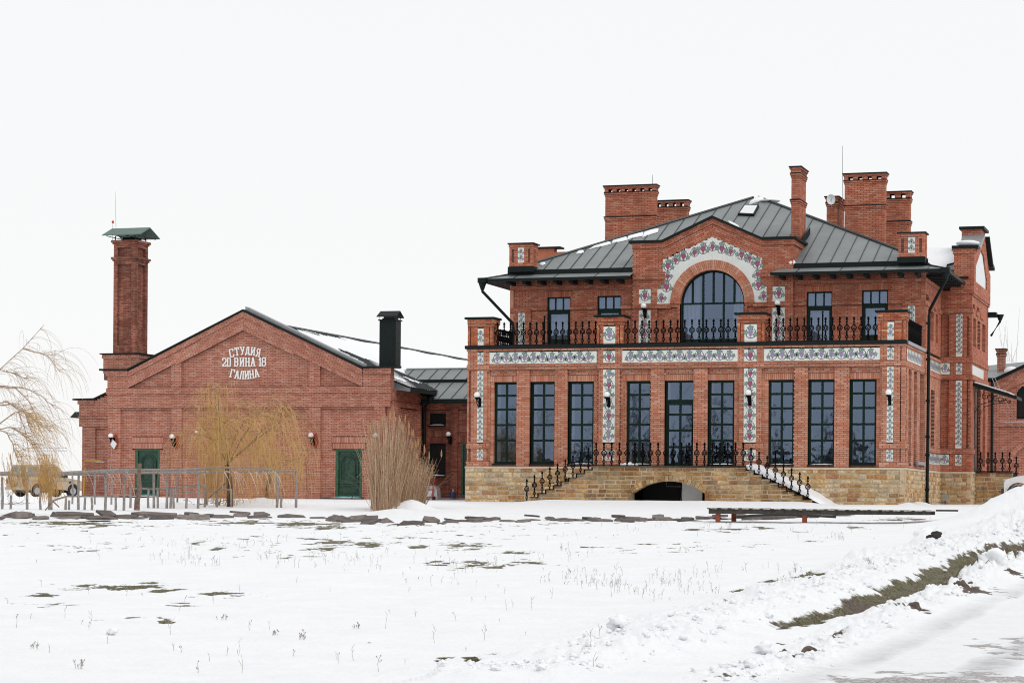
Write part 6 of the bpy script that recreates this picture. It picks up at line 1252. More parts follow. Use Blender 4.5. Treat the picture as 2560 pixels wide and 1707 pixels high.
m = MB(); m.fbox(front(YB), a_.x + .05, b_.x, 0, 0, 0, 0) if False else m.prism(front(YB), [(a_.x + .04, ztop(0) - .16), (b_.x, ztop(1) - .12), (b_.x, ztop(1) - .03), (a_.x + .04, ztop(0) - .03)], -.05, 0); m.build('beam', PLANK, bw)
m = MB(); m.prism(front(YB + 1.0), [(a_.x + .04, ztop(0) - .16), (b_.x, ztop(1) - .12), (b_.x, ztop(1) - .03), (a_.x + .04, ztop(0) - .03)], -.05, 0); m.build('beam', PLANK, bw)
for px in (1793, 1819, 2010): x = onY(px, 1285, YB).x; m = MB(); y = YB + (.1 if px != 1819 else .8); m.box(x - .06, x + .06, y - .05, y + .05, gfast(x, y) - .2, ztop(0) - .16); m.build('post', RUST, bw)
hz = [onY(p[0], p[1], -21.5) for p in ((1840, 1292), (1880, 1288), (1950, 1286), (2010, 1287), (2090, 1292))]; m = MB(); m.tube([Vector((p.x, p.y, max(p.z, gfast(p.x, p.y) + .03))) for p in hz], .035, n=6); tag(m.build('black_hose', PLAST), 'black hose lying in the snow under the boardwalk', 'hose')
bs = thing('brick_kerb', (3, -22, -.2), 'low broken row of red bricks at the right end of the boardwalk', 'kerb'); x = onY(2288, 1282, -20).x; xe = onY(2455, 1280, -20).x
while x < xe:
    g_ = gfast(x, -20); m = MB(); w_ = rr.uniform(.24, .5); m.box(x, x + w_ - .01, -20.1, -19.9, g_ - .02, g_ + .10 - .05 * (x > xe - 2)); m.build('brick', BR_MAIN, bs); x += w_
m = MB(); p = onY(2340, 1275, -19); q = onY(2395, 1275, -19); m.box(p.x, q.x, -19.05, -18.95, p.z - .03, p.z + .02); tag(m.build('dark_batten', PLANK), 'thin dark wooden batten lying on the snow beyond the brick kerb', 'plank')
# ================================================================== TRELLIS FENCE
POSTS = [(5, 1192, 1283, 1), (27, 1237, 1268, 0), (69, 1180, 1279, 1), (101, 1232, 1269, 0), (128, 1180, 1279, 1), (123, 1225, 1262, 0), (181, 1186, 1263, 2), (197, 1183, 1275, 1), (213, 1243, 1276, 0), (229, 1243, 1275, 0), (238, 1182, 1266, 2), (263, 1177, 1274, 1), (279, 1187, 1266, 2), (289, 1239, 1276, 0), (310, 1178, 1266, 1), (326, 1219, 1263, 0),
         (384, 1175, 1270, 1), (372, 1221, 1262, 0), (394, 1219, 1262, 0), (417, 1176, 1261, 1), (426, 1224, 1262, 0), (434, 1221, 1262, 0), (443, 1180, 1262, 2), (466, 1215, 1262, 0), (496, 1170, 1262, 1), (511, 1215, 1260, 0), (516, 1181, 1260, 2), (543, 1225, 1260, 0), (578, 1223, 1261, 0), (693, 1176, 1260, 1), (740, 1175, 1258, 1), (704, 1240, 1257, 0), (165, 1244, 1276, 0), (173, 1250, 1275, 0)]
RAILS = [([(-30, 1182), (60, 1182), (130, 1183), (197, 1180), (240, 1178), (300, 1174), (360, 1175)], .055, -17.5), ([(-30, 1187), (128, 1188), (240, 1182), (360, 1180)], .03, -17.3), ([(340, 1174), (430, 1174), (500, 1172)], .045, -15), ([(340, 1181), (450, 1181), (520, 1179)], .05, -15), ([(496, 1171), (560, 1168), (640, 1170), (680, 1174)], .035, -14), ([(516, 1180), (600, 1179), (660, 1177), (742, 1177)], .04, -13.5),
         ([(133, 1251), (150, 1245), (168, 1240), (230, 1240), (290, 1240)], .032, -17), ([(326, 1220), (380, 1222), (432, 1220), (466, 1216), (511, 1214)], .03, -14.6), ([(516, 1229), (545, 1225), (580, 1223)], .025, -13.5), ([(150, 1186), (180, 1187), (240, 1188), (280, 1188)], .022, -10.5), ([(280, 1237), (326, 1237)], .02, -13), ([(434, 1234), (466, 1231), (500, 1230)], .02, -13)]
tf = thing('trellis_fence', (-33, -15, -.2), 'weathered grey wooden trellis fence with rails at two heights before the studio', 'fence'); rr = random.Random(8)
def ypost(k, px): return -17.2 if (k == 1 and px < 330) or (k == 0 and px < 300) else (-14.8 if px < 505 and k != 2 else (-13.4 if k != 2 else -11.5))
for px, y0, y1, k in POSTS:
    Y = ypost(k, px); t_ = onY(px, y0, Y); b_ = onY(px + rr.uniform(-1, 1), y1, Y); b_.z = min(b_.z, gfast(b_.x, b_.y) + .05) - .15; r_ = .046 if k == 1 else (.036 if k else .042); mid = (t_ + b_) / 2 + Vector((rr.uniform(-.03, .03), 0, 0)); m = MB(); m.tube([b_, mid, t_], r_, r_ * .85, n=6); m.build('post', WOOD, tf)
for pts, r_, Y in RAILS: m = MB(); m.tube([onY(p[0], p[1], Y + .02) for p in pts], r_, n=6); m.build('rail', WOOD, tf)
m = MB()
for i in range(46):
    px = rr.choice([rr.uniform(200, 520), rr.uniform(540, 700)]); Y = -17.3 if px < 330 else -14.7; p = onY(px, 1178, Y); L_ = rr.uniform(.3, .85); dx = rr.uniform(-.1, .5); pts = [p + Vector((dx * f, rr.uniform(-.03, .03), -L_ * f + .12 * math.sin(f * 3))) for f in (0, .25, .5, .75, 1)]; m.tube(pts, .011, .005, n=3)
m.build('dry_vine', VINE, tf, kind='stuff')
m = MB()
for i in range(26):
    px = rr.choice([rr.uniform(0, 60), rr.uniform(440, 640)]); p = hitg(px, 1260); h_ = rr.uniform(.1, .4); p.z = gfast(p.x, p.y); pts = [p]
    for j in range(5): pts.append(pts[-1] + Vector((rr.uniform(-.25, .3), rr.uniform(-.05, .05), h_ * rr.uniform(-.1, .35))))
    m.tube(pts, .013, .006, n=3)
m.build('bramble', WOODB, tf, kind='stuff')
lg = thing('leaning_log', (-36, -18, 0), 'crooked bark covered log standing upright against the trellis before the left green door', 'log'); m = MB(); m.tube([onY(p[0], p[1], -18) for p in ((342, 1275), (343, 1250), (349, 1225), (347, 1195), (349, 1158))], .10, .065, n=8); m.build('trunk', WOODB, lg)
m = MB(); m.tube([onY(p[0], p[1], -14) for p in ((520, 1246), (545, 1225), (583, 1192))], .022, .015, n=5); tag(m.build('diagonal_branch', WOODB), 'thin brown branch leaning diagonally right of the trellis', 'branch')
m = MB(); m.tube([onY(p[0], p[1], -19) for p in ((113, 1275), (128, 1258), (133, 1253))], .02, n=5); m.tube([onY(p[0], p[1], -19) for p in ((133, 1253), (148, 1267))], .022, n=5); tag(m.build('fallen_brace', WOODB), 'broken forked brace lying at the foot of the third trellis post', 'branch')
# ================================================================== WILLOWS
def willow(name, base, h, label, lean, nmain, twigs, mat_twig, mat_bark, spread, rs, wind=.0, tips=(1.0, 2.2), trunk_r=.10, hang=1.0, fork=.33, dirs=None):
    t = thing(name, base, label, 'tree', 'bare willows'); rr = random.Random(rs); B = Vector(base); m = MB(); br = []
    fk = B + Vector((lean[0] * h * fork, lean[1], h * fork)); m.tube([B - Vector((0, 0, .2)), B + Vector((rr.uniform(-.04, .04), 0, h * fork * .5)), fk], trunk_r, trunk_r * .8, n=8)
    m.build('trunk', mat_bark, t); lb = MB()
    for i in range(nmain):
        if dirs: az, el, ln = dirs[i % len(dirs)]
        else: az = 2 * math.pi * i / nmain + rr.uniform(-.4, .4); el = rr.uniform(.7, 1.25); ln = h * rr.uniform(.45, .75)
        p = fk.copy(); pts = [p.copy()]; d = Vector((math.cos(az) * math.cos(el), math.sin(az) * math.cos(el), math.sin(el)))
        for j in range(7):
            d = (d + Vector((rr.uniform(-.16, .16), rr.uniform(-.16, .16), -.05 + rr.uniform(-.08, .08)))).normalized(); p = p + d * ln / 7; pts.append(p.copy())
        lb.tube(pts, trunk_r * .27, trunk_r * .07, n=5); br.append(pts)
        for q in range(4):
            k = rr.randrange(2, 7); p = pts[k].copy(); d2 = Vector((rr.uniform(-1, 1), rr.uniform(-1, 1), rr.uniform(.0, .8))).normalized(); sp = [p.copy()]
            for j in range(6): d2 = (d2 + Vector((rr.uniform(-.2, .2), rr.uniform(-.2, .2), -.16))).normalized(); p = p + d2 * ln * .55 / 6; sp.append(p.copy())
            lb.tube(sp, trunk_r * .13, trunk_r * .05, n=4); br.append(sp)
    lb.build('limbs', LIMB, t); tw = MB()
    for i in range(twigs):
        s_ = rr.choice(br); k = rr.uniform(1.5, len(s_) - 1.01); k0 = int(k); p = s_[k0].lerp(s_[k0 + 1], k - k0); d = Vector((rr.uniform(-.6, .6), rr.uniform(-.6, .6), rr.uniform(-.6, .4))).normalized(); ln = rr.uniform(*tips) * hang; pts = [p.copy()]; n_ = 8
        for j in range(n_):
            g_ = .30 + .50 * j / n_; d = (d + Vector((wind + rr.uniform(-.13, .13), rr.uniform(-.13, .13), -g_ * 1.15))).normalized(); p = p + d * ln / n_
            if p.z < gfast(p.x, p.y) + .05: break
            pts.append(p.copy())
        if len(pts) > 2: tw.tube(pts, rr.uniform(.004, .0065), .002, n=3, cap=False)
    tw.build('twigs', mat_twig, t, kind='stuff'); return t
p = hitg(575, 1266); willow('willow', (p.x, p.y, p.z), 4.3, 'leafless golden willow with forked dark trunk before the studio wall', (-.08, 0), 7, 600, TWIG, BARKD, 1.5, 3, .02, (1.3, 3.9), .12, dirs=[(2.6, 1.25, 2.9), (.5, 1.1, 3.1), (3.3, 1.0, 2.3), (.15, .72, 3.4), (1.8, 1.3, 3.0), (5.0, 1.1, 2.6), (.3, .9, 3.2)])
p = hitg(668, 1261); willow('willow', (p.x, p.y, p.z), 3.2, 'thin leaning young willow right of the forked one', (.10, 0), 4, 240, TWIG, BARK, 1.2, 5, .03, (.7, 1.9), .085, dirs=[(.5, 1.1, 1.6), (2.6, 1.15, 1.5), (.1, .6, 2.0), (1.8, 1.2, 1.4)])
p = hitg(545, 1263)
t = thing('willow_curtain', (p.x, p.y, p.z), 'dense hanging curtain of golden twigs left of the forked willow trunk', 'willow', 'bare willows'); tw = MB(); rr = random.Random(31)
for i in range(330):
    x0 = p.x + rr.gauss(-.1, .30); y0_ = p.y + rr.uniform(-.5, .5); z0_ = p.z + rr.uniform(.6, 4.3); ln = rr.uniform(.7, 2.2); pts = [Vector((x0, y0_, z0_))]
    for j in range(6): q = pts[-1] + Vector((rr.uniform(-.04, .055), rr.uniform(-.03, .03), -ln / 6)); pts.append(q) if q.z > p.z - .02 else None
    if len(pts) > 2: tw.tube(pts, .0065, .003, n=3, cap=False)
tw.build('twigs', TWIG, t, kind='stuff')
m = MB(); rr = random.Random(40)
for bx_, by_, n_ in ((p.x + .4, p.y, 40), (hitg(668, 1261).x, hitg(668, 1261).y, 30), (hitg(610, 1262).x, hitg(610, 1262).y, 20)):
    for i in range(n_):
        q = Vector((bx_ + rr.uniform(-.5, .5), by_ + rr.uniform(-.3, .3), 0)); q.z = gfast(q.x, q.y) - .02; m.tube([q, q + Vector((rr.uniform(-.2, .25), 0, rr.uniform(.3, .6))), q + Vector((rr.uniform(-.6, .8), 0, rr.uniform(.6, 1.3)))], .008, .003, n=3, cap=False)
tag(m.build('willow_shoots', TWIG), 'thin golden shoots springing from the snow round the willow trunks', 'shoots', kind='stuff')
# far left willow: trunk outside the frame, bowed branches reach in
base = onY(-190, 1280, -24); base.z = gfast(base.x, base.y)
t = thing('large_willow', base, 'big bare weeping willow whose bowed brown branches reach in from the left edge', 'tree', 'bare willows'); m = MB(); m.tube([base - Vector((0, 0, .2)), base + Vector((.1, 0, 1.2)), base + Vector((.35, 0, 2.6))], .26, .17, n=9); m.build('trunk', BARK, t)
lb = MB(); tw = MB(); tg = MB(); rr = random.Random(77); brs = []
for pts in ([(-120, 1090), (-60, 1000), (0, 921), (60, 868), (110, 812)], [(-130, 1100), (-40, 980), (0, 965), (60, 970), (105, 990), (135, 1018)], [(-120, 1120), (-20, 1075), (30, 1035), (55, 1027), (90, 1050), (125, 1078)], [(-100, 1130), (0, 1071), (30, 1069), (50, 1082), (80, 1110), (105, 1170)], [(-120, 1080), (-20, 1015), (30, 1010), (60, 1030), (80, 1080)], [(-110, 1100), (-10, 1070), (20, 1085), (35, 1120), (50, 1165)], [(-90, 1000), (0, 925), (40, 935), (72, 950)], [(60, 872), (90, 880), (118, 888), (150, 930)], [(-110, 1050), (0, 968), (40, 972), (70, 1000), (90, 1040), (112, 1110)], [(-100, 1110), (-10, 1010), (20, 1004), (45, 1025), (62, 1070), (75, 1150)]):
    P = [onY(a, b, -24 + rr.uniform(-.8, .8) * (i > 0)) for i, (a, b) in enumerate(pts)]; Q = []
    for a, b in zip(P, P[1:]):
        for f in (0, .33, .66): Q.append(a.lerp(b, f) + Vector((rr.uniform(-.02, .02), 0, rr.uniform(-.02, .02))))
    Q.append(P[-1]); lb.tube(Q, .024, .007, n=5); brs.append(Q)
for s_, n_, M_ in ((brs, 330, tw), (brs[2:6], 150, tg)):
    for i in range(n_):
        b_ = rr.choice(s_); k = rr.uniform(4, len(b_) - 1.01) if M_ is tw else rr.uniform(8, len(b_) - 1.01); k0 = int(k); p = b_[k0].lerp(b_[k0 + 1], k - k0); d = Vector((rr.uniform(.1, 1), rr.uniform(-.6, .6), rr.uniform(-.2, .6))).normalized(); ln = rr.uniform(.6, 2.0) if M_ is tw else rr.uniform(.5, 1.5); pts = [p.copy()]
        for j in range(8):
            d = (d + Vector((.03 + rr.uniform(-.12, .12), rr.uniform(-.1, .1), -.24 - .2 * (j > 3)))).normalized(); p = p + d * ln / 8
            if p.z < -.3: break
            pts.append(p.copy())
        if len(pts) > 2: M_.tube(pts, .0050 if M_ is tw else .0065, .002, n=3, cap=False)
for cx_, sg_, z1_, n_ in ((62, 9, 1245, 50), (28, 4, 1235, 40), (112, 12, 1262, 150), (132, 14, 1265, 70), (12, 14, 1200, 20)):
    for i in range(n_):
        px = rr.gauss(cx_, sg_); p = onY(px - 6, rr.uniform(1130, 1215), -22.5); q = onY(px + 8, rr.uniform(1215, z1_), -22.5); mid = p.lerp(q, .5) + Vector((rr.uniform(-.06, .06), 0, 0)); tg.tube([p, mid, q], .0065, .003, n=3, cap=False)
lb.build('limbs', TWIGB, t); tw.build('twigs', TWIGB, t, kind='stuff'); tg.build('golden_twigs', TWIG, t, kind='stuff')
# ================================================================== REED CLUMP
rd_ = thing('reed_clump', hitg(985, 1272), 'tall clump of dry straw coloured reeds with brown plumes, right of the studio door', 'reeds'); m = MB(); pl = MB(); rr = random.Random(15)
for i in range(950):
    px = rr.uniform(928, 1062) if rr.random() < .8 else rr.gauss(985, 25); f = (px - 925) / 140; yb = 1277 - 14 * max(0, f - .35); b_ = hitg(px, yb + rr.uniform(-6, 2)); b_.z = gfast(b_.x, b_.y) - .05
    hh = .93 * (1.0 + 1.6 * rr.random() ** .8) * (.72 + .62 * math.sin(min(1, max(0, f * 1.1 + .18)) * math.pi) ** .8); ln = (px - 990) / 75 * .12 + rr.gauss(.02, .10); ln2 = rr.gauss(0, .22)
    pts = [b_ + Vector((ln * hh * g ** 1.4 + ln2 * g * g * .4, rr.uniform(-.02, .02), hh * g)) for g in (0, .35, .7, 1)]
    if rr.random() < .45: pts.append(pts[-1] + Vector((rr.uniform(-.25, .35), 0, rr.uniform(-.30, .08))))
    m.tube(pts, rr.uniform(.006, .010), .003, n=3, cap=False, tint=rr.uniform(.01, .99))
    if rr.random() < .05: q = pts[3]; pl.lathe(q, [(.004, -.02), (.030, .06), (.026, .16), (.003, .27)], 5)
    if rr.random() < .5:
        k = rr.uniform(.3, .9); q = b_ + Vector((ln * hh * k, 0, hh * k)); sx = rr.choice((-1, 1)); m.tube([q, q + Vector((sx * .08, 0, .12)), q + Vector((sx * .2, 0, .08 + rr.uniform(-.2, .1)))], .006, .002, n=3, cap=False)
for i in range(36):
    b_ = hitg(rr.uniform(925, 1060), 1270); sx = rr.choice((-1, -1, 1)); L_ = rr.uniform(.5, 1.3); m.tube([b_, b_ + Vector((sx * L_ * .4, 0, L_ * .6)), b_ + Vector((sx * L_ * .9, 0, L_ * rr.uniform(.5, 1.1)))], .007, .003, n=3, cap=False)
for px, py in ((1013, 1050), (998, 1060), (1007, 1066), (1022, 1065), (1045, 1108), (1061, 1125), (1066, 1190), (1040, 1115), (925, 1072), (985, 1035)):
    b_ = hitg(px - (px - 985) * .45, 1268); tp = onY(px, py, b_.y); b_.z -= .05; mid = b_.lerp(tp, .6) + Vector((-.03, 0, 0)); m.tube([b_, mid, tp], .010, .004, n=4); pl.lathe(tp - Vector((0, 0, .12)), [(.004, -.02), (.034, .06), (.03, .18), (.003, .32)], 5)
m.build('stems', REED, rd_, kind='stuff'); pl.build('plumes', REEDP, rd_, kind='stuff')
# ================================================================== WEEDS AND GRASS TUFTS
m = MB(); rr = random.Random(21)
def weed(p, h_, tw_=3):
    d = Vector((rr.uniform(-.18, .18), rr.uniform(-.1, .1), 1)); top = p + d * h_; r_ = .0022 + .0012 * rr.random(); m.tube([p - Vector((0, 0, .03)), p + d * h_ * .5 + Vector((rr.uniform(-.02, .02), 0, 0)), top], r_, r_ * .5, n=3, cap=False)
    for j in range(tw_):
        q = p + d * h_ * rr.uniform(.3, 1); s_ = rr.choice((-1, 1)); L_ = h_ * rr.uniform(.12, .4); m.tube([q, q + Vector((s_ * L_ * .6, rr.uniform(-.3, .3) * L_, L_ * .9))], r_ * .7, r_ * .4, n=3, cap=False)
        if rr.random() < .22: e = q + Vector((s_ * L_ * .6, 0, L_ * .9)); m.box(e.x - .004, e.x + .004, e.y - .003, e.y + .003, e.z - .005, e.z + .008)
for i in range(1050):
    r0 = rr.random()
    if r0 < .25: px, py = rr.gauss(640, 200), rr.uniform(1345, 1420)
    elif r0 < .45: px, py = rr.gauss(1290, 160), rr.gauss(1425, 22)
    elif r0 < .62: px, py = rr.gauss(1600, 130), rr.gauss(1462, 18)
    elif r0 < .75: px, py = rr.gauss(1900, 120), rr.gauss(1462, 15)
    elif r0 < .85: px, py = rr.gauss(1850, 250), rr.gauss(1325, 12)
    else: px, py = rr.uniform(-20, 1500), rr.uniform(1330, 1690)
    if fbm(np.array([px]), np.array([py * 4.]), .012, 2, 5)[0] < .47: continue
    p = hitg(px, py); p.z = gz(p.x, p.y); weed(p, rr.uniform(.03, .17), rr.randrange(1, 5))
for px, py, h_ in ((560, 1560, .3), (755, 1605, .34), (690, 1595, .22), (893, 1580, .25), (2105, 1352, .3), (1985, 1450, .36), (1710, 1375, .2), (1810, 1540, .2), (90, 1625, .3), (205, 1680, .3), (1410, 1375, .34), (2450, 1335, .26), (2180, 1450, .2), (1820, 1325, .3)):
    for k in range(6): p = hitg(px + rr.gauss(0, 7), py + rr.uniform(-3, 3)); p.z = gz(p.x, p.y); weed(p, h_ * rr.uniform(.2, .55) * (.5 if py > 1500 else 1), 5)
tag(m.build('dead_weeds', WEED), 'sparse dead weed stalks poking through the snow', 'weeds', kind='stuff')
m = MB(); GXf, GYf = GX.ravel(), GY.ravel(); GG = Gg.ravel(); sel = np.where((GG > .55) & (np.hypot(GXf - CAM[0], GYf - CAM[1]) < 75))[0]; rg = np.random.default_rng(3)
wts = np.hypot(GXf[sel] - CAM[0], GYf[sel] - CAM[1]) ** 1.2; pick = rg.choice(sel, size=min(26000, len(sel)), replace=False, p=wts / wts.sum()) if len(sel) else []
GZf = GZ.ravel()
for k in pick:
    x, y, z = GXf[k] + rr.uniform(-.02, .02), GYf[k] + rr.uniform(-.03, .03), GZf[k]; h_ = rr.uniform(.006, .020); w_ = rr.uniform(.003, .006); dx, dy = rr.uniform(-.018, .018), rr.uniform(-.015, .015)
    i0 = m.vert((x - w_, y, z - .01)); i1 = m.vert((x + w_, y, z - .01)); i2 = m.vert((x + dx, y + dy, z + h_)); m.face((i0, i1, i2), rr.uniform(.01, .99))
tag(m.build('grass_tufts', GRASSM), 'flattened winter grass showing where the snow has melted', 'grass', kind='stuff')
# ================================================================== SNOW LUMPS, ROCK, SNOWBALL
def lumpmesh(r_, seed, sq=.72):
    rr2 = random.Random(seed); m = MB(); n_, k_ = 14, 9; rows = []
    for i in range(k_ + 1):
        t_ = math.pi * i / k_; row = []
        for j in range(n_):
            a = 2 * math.pi * j / n_; x, y, z = math.sin(t_) * math.cos(a), math.sin(t_) * math.sin(a), math.cos(t_); f = 1 + .75 * (float(fbm(np.array([x * 2 + seed]), np.array([y * 2 + z * 3.]), 1., 3, seed, .6)[0]) - .5) * 2
            row.append(m.vert((r_ * x * f, r_ * y * f, r_ * z * f * sq)))
        rows.append(row)
    for A, B in zip(rows, rows[1:]):
        for j in range(n_): q = (j + 1) % n_; m.face((A[j], B[j], B[q], A[q]))
    me = bpy.data.meshes.new('lump'); me.from_pydata(m.v, [], m.f); me.polygons.foreach_set('use_smooth', [True] * len(m.f)); me.materials.append(SNOW); return me
LM = [lumpmesh(1, s_) for s_ in range(6)]
def lumpobj(px, py, r_, label, cat='snow lump', name='snow_lump', mesh=None, up_=.6, group=None):
    p = hitg(px, py); p.z = gz(p.x, p.y); o = bpy.data.objects.new(name, mesh or LM[int(px) % 6]); scn.collection.objects.link(o); o.matrix_basis = Matrix.Translation(p + Vector((0, 0, r_ * up_))) @ Matrix.Rotation(px, 4, 'Z') @ Matrix.Scale(r_, 4); tag(o, label, cat, group); return o
lumpobj(280, 1597, .054, 'small round snowball alone on the smooth snow at the lower left', 'snowball', 'snowball', up_=.7)
lumpobj(1910, 1630, .088, 'round dirty snow lump beside the tyre tracks below the grass strip', up_=.6)
lumpobj(1875, 1683, .06, 'small round snow lump at the bottom edge beside the grass patch', up_=.6); lumpobj(2152, 1578, .06, 'pair-sized snow lump on the ridge at the road side', up_=.5)
lumpobj(1545, 1640, .10, 'big rough block of ploughed snow at the bottom of the bank', up_=.45); lumpobj(1605, 1628, .08, 'angular ploughed snow block right of the biggest one', up_=.4); lumpobj(1395, 1690, .09, 'jagged snow block with a brown leaf at the bottom edge', up_=.5)
lumpobj(2320, 1368, .30, 'snow covered boulder with a dark side on the bank', 'boulder', 'snowy_boulder', up_=.35); lumpobj(2480, 1428, .24, 'rounded ploughed snow block beyond the grass strip at the right', up_=.4)
p = hitg(2338, 1384); p.z = gz(p.x, p.y); rk_ = bpy.data.objects.new('dark_rock', LM[2].copy()); rk_.data.materials[0] = plain('dark_rock', (.03, .026, .022), .9, var=.4); scn.collection.objects.link(rk_); rk_.matrix_basis = Matrix.Translation(p + Vector((.02, -.1, .10))) @ Matrix.Diagonal((.16, .12, .14, 1)); tag(rk_, 'dark wet rock sticking out under the snow covered boulder', 'rock')
p = hitg(2462, 1430); p.z = gz(p.x, p.y); rk_ = bpy.data.objects.new('dark_rock', rk_.data); scn.collection.objects.link(rk_); rk_.matrix_basis = Matrix.Translation(p + Vector((0, -.15, .02))) @ Matrix.Diagonal((.16, .10, .06, 1)); tag(rk_, 'small dark stone beside the grass strip at the right', 'rock')
m = MB(); rr = random.Random(55)
def scatter(line, n_, s_, rmin, rmax):
    for i in range(n_):
        k = rr.randrange(len(line) - 1); f = rr.random(); a, b = line[k], line[k + 1]; x = a[0] + (b[0] - a[0]) * f + rr.gauss(0, s_); y = a[1] + (b[1] - a[1]) * f + rr.gauss(0, s_); r_ = rmin + (rmax - rmin) * rr.random() ** 3; z = gz(x, y) + r_ * .3; me = LM[rr.randrange(6)]; b0 = len(m.v); ca, sa = math.cos(i), math.sin(i)
        for v in me.vertices: m.v.append((x + (v.co.x * ca - v.co.y * sa) * r_, y + (v.co.x * sa + v.co.y * ca) * r_, z + v.co.z * r_))
        for f_ in me.polygons: m.face([b0 + q for q in f_.vertices])
scatter(BANK, 520, .26, .012, .055); scatter(BANK2, 420, .20, .010, .05); scatter(BANK[5:], 160, .3, .02, .08)
tag(m.build('ploughed_snow_crumbs', SNOW, smooth=True), 'small crumbs of ploughed snow scattered along the road banks', 'snow crumbs', kind='stuff')
# ================================================================== WHEELBARROW, CANISTER, SCRAPER
wb = thing('wheelbarrow', hitg(1082, 1256), 'grey wheelbarrow tipped upright with red handles by the recessed wing', 'wheelbarrow'); Yw = 9.0
P = lambda x, y, dy=0: onY(760 + x / 5.6, 1020 + y / 5.6, Yw + dy)
m = MB(); A = [P(1705, 1250), P(1705, 1120), P(1725, 1088), P(1830, 1088), P(1858, 1130), P(1868, 1290), P(1800, 1290)]; Bk = [a + Vector((0, .45, 0)) for a in A]; k0 = [m.vert(a) for a in A]; k1 = [m.vert(b) for b in Bk]; m.face(k0); m.face(k1[::-1])
for i in range(len(A)): j = (i + 1) % len(A); m.face((k1[i], k1[j], k0[j], k0[i]))
m.build('tray', GALV, wb); m = MB(); m.poly([P(1722, 1150, -.02), P(1722, 1235, -.02), P(1790, 1235, -.02), P(1790, 1150, -.02)]); m.build('tray_panel', MATS['white_plaster'], wb)
for pts in (((1690, 960), (1700, 1080), (1692, 1300)), ((1840, 960), (1805, 1100), (1800, 1300))): m = MB(); m.tube([P(a, b, -.05) for a, b in pts], .022, n=6); m.build('handle', REDP, wb)
m = MB(); m.tube([P(1700, 1140, -.05), P(1805, 1140, -.05)], .018, n=6); m.tube([P(1695, 1245, -.05), P(1800, 1245, -.05)], .03, n=6); m.tube([P(1695, 1300, -.05), P(1800, 1300, -.05)], .018, n=6); m.build('cross_bar', REDP, wb)
for x in (1665, 1822): m = MB(); c = P(x, 1285, -.02); m.tube([c + Vector((-.04, 0, 0)), c + Vector((.04, 0, 0))], .16, n=14); m.build('wheel', RUBBER, wb)
cn_ = thing('gas_canister', P(2085, 1242), 'small dark blue canister with a metal valve on the step of the wing', 'canister'); c = onY(760 + 2085 / 5.6, 1020 + 1242 / 5.6, 13.2); m = MB(); m.lathe((c.x, c.y, .15), [(.12, 0), (.135, .02), (.135, .22), (.12, .25)], 14); m.build('body', BLUE, cn_); m = MB(); m.lathe((c.x, c.y, .38), [(.03, 0), (.045, .04), (.03, .08), (.045, .1), (.02, .16)], 8); m.build('valve', GALV, cn_); m = MB(); m.tube([(c.x - .12, c.y, .28), (c.x - .13, c.y, .38), (c.x + .13, c.y, .38), (c.x + .12, c.y, .28)], .008, n=4); m.build('carry_handle', IRON, cn_)
m = MB(); q = onY(760 + 640 / 5.6, 1020 + 1325 / 5.6, 10.3); q2 = onY(760 + 690 / 5.6, 1020 + 1210 / 5.6, 10.3); m.tube([q, q2], .022, n=6); tag(m.build('boot_scraper_stick', PLAST), 'short dark stick leaning before the right green door', 'stick')
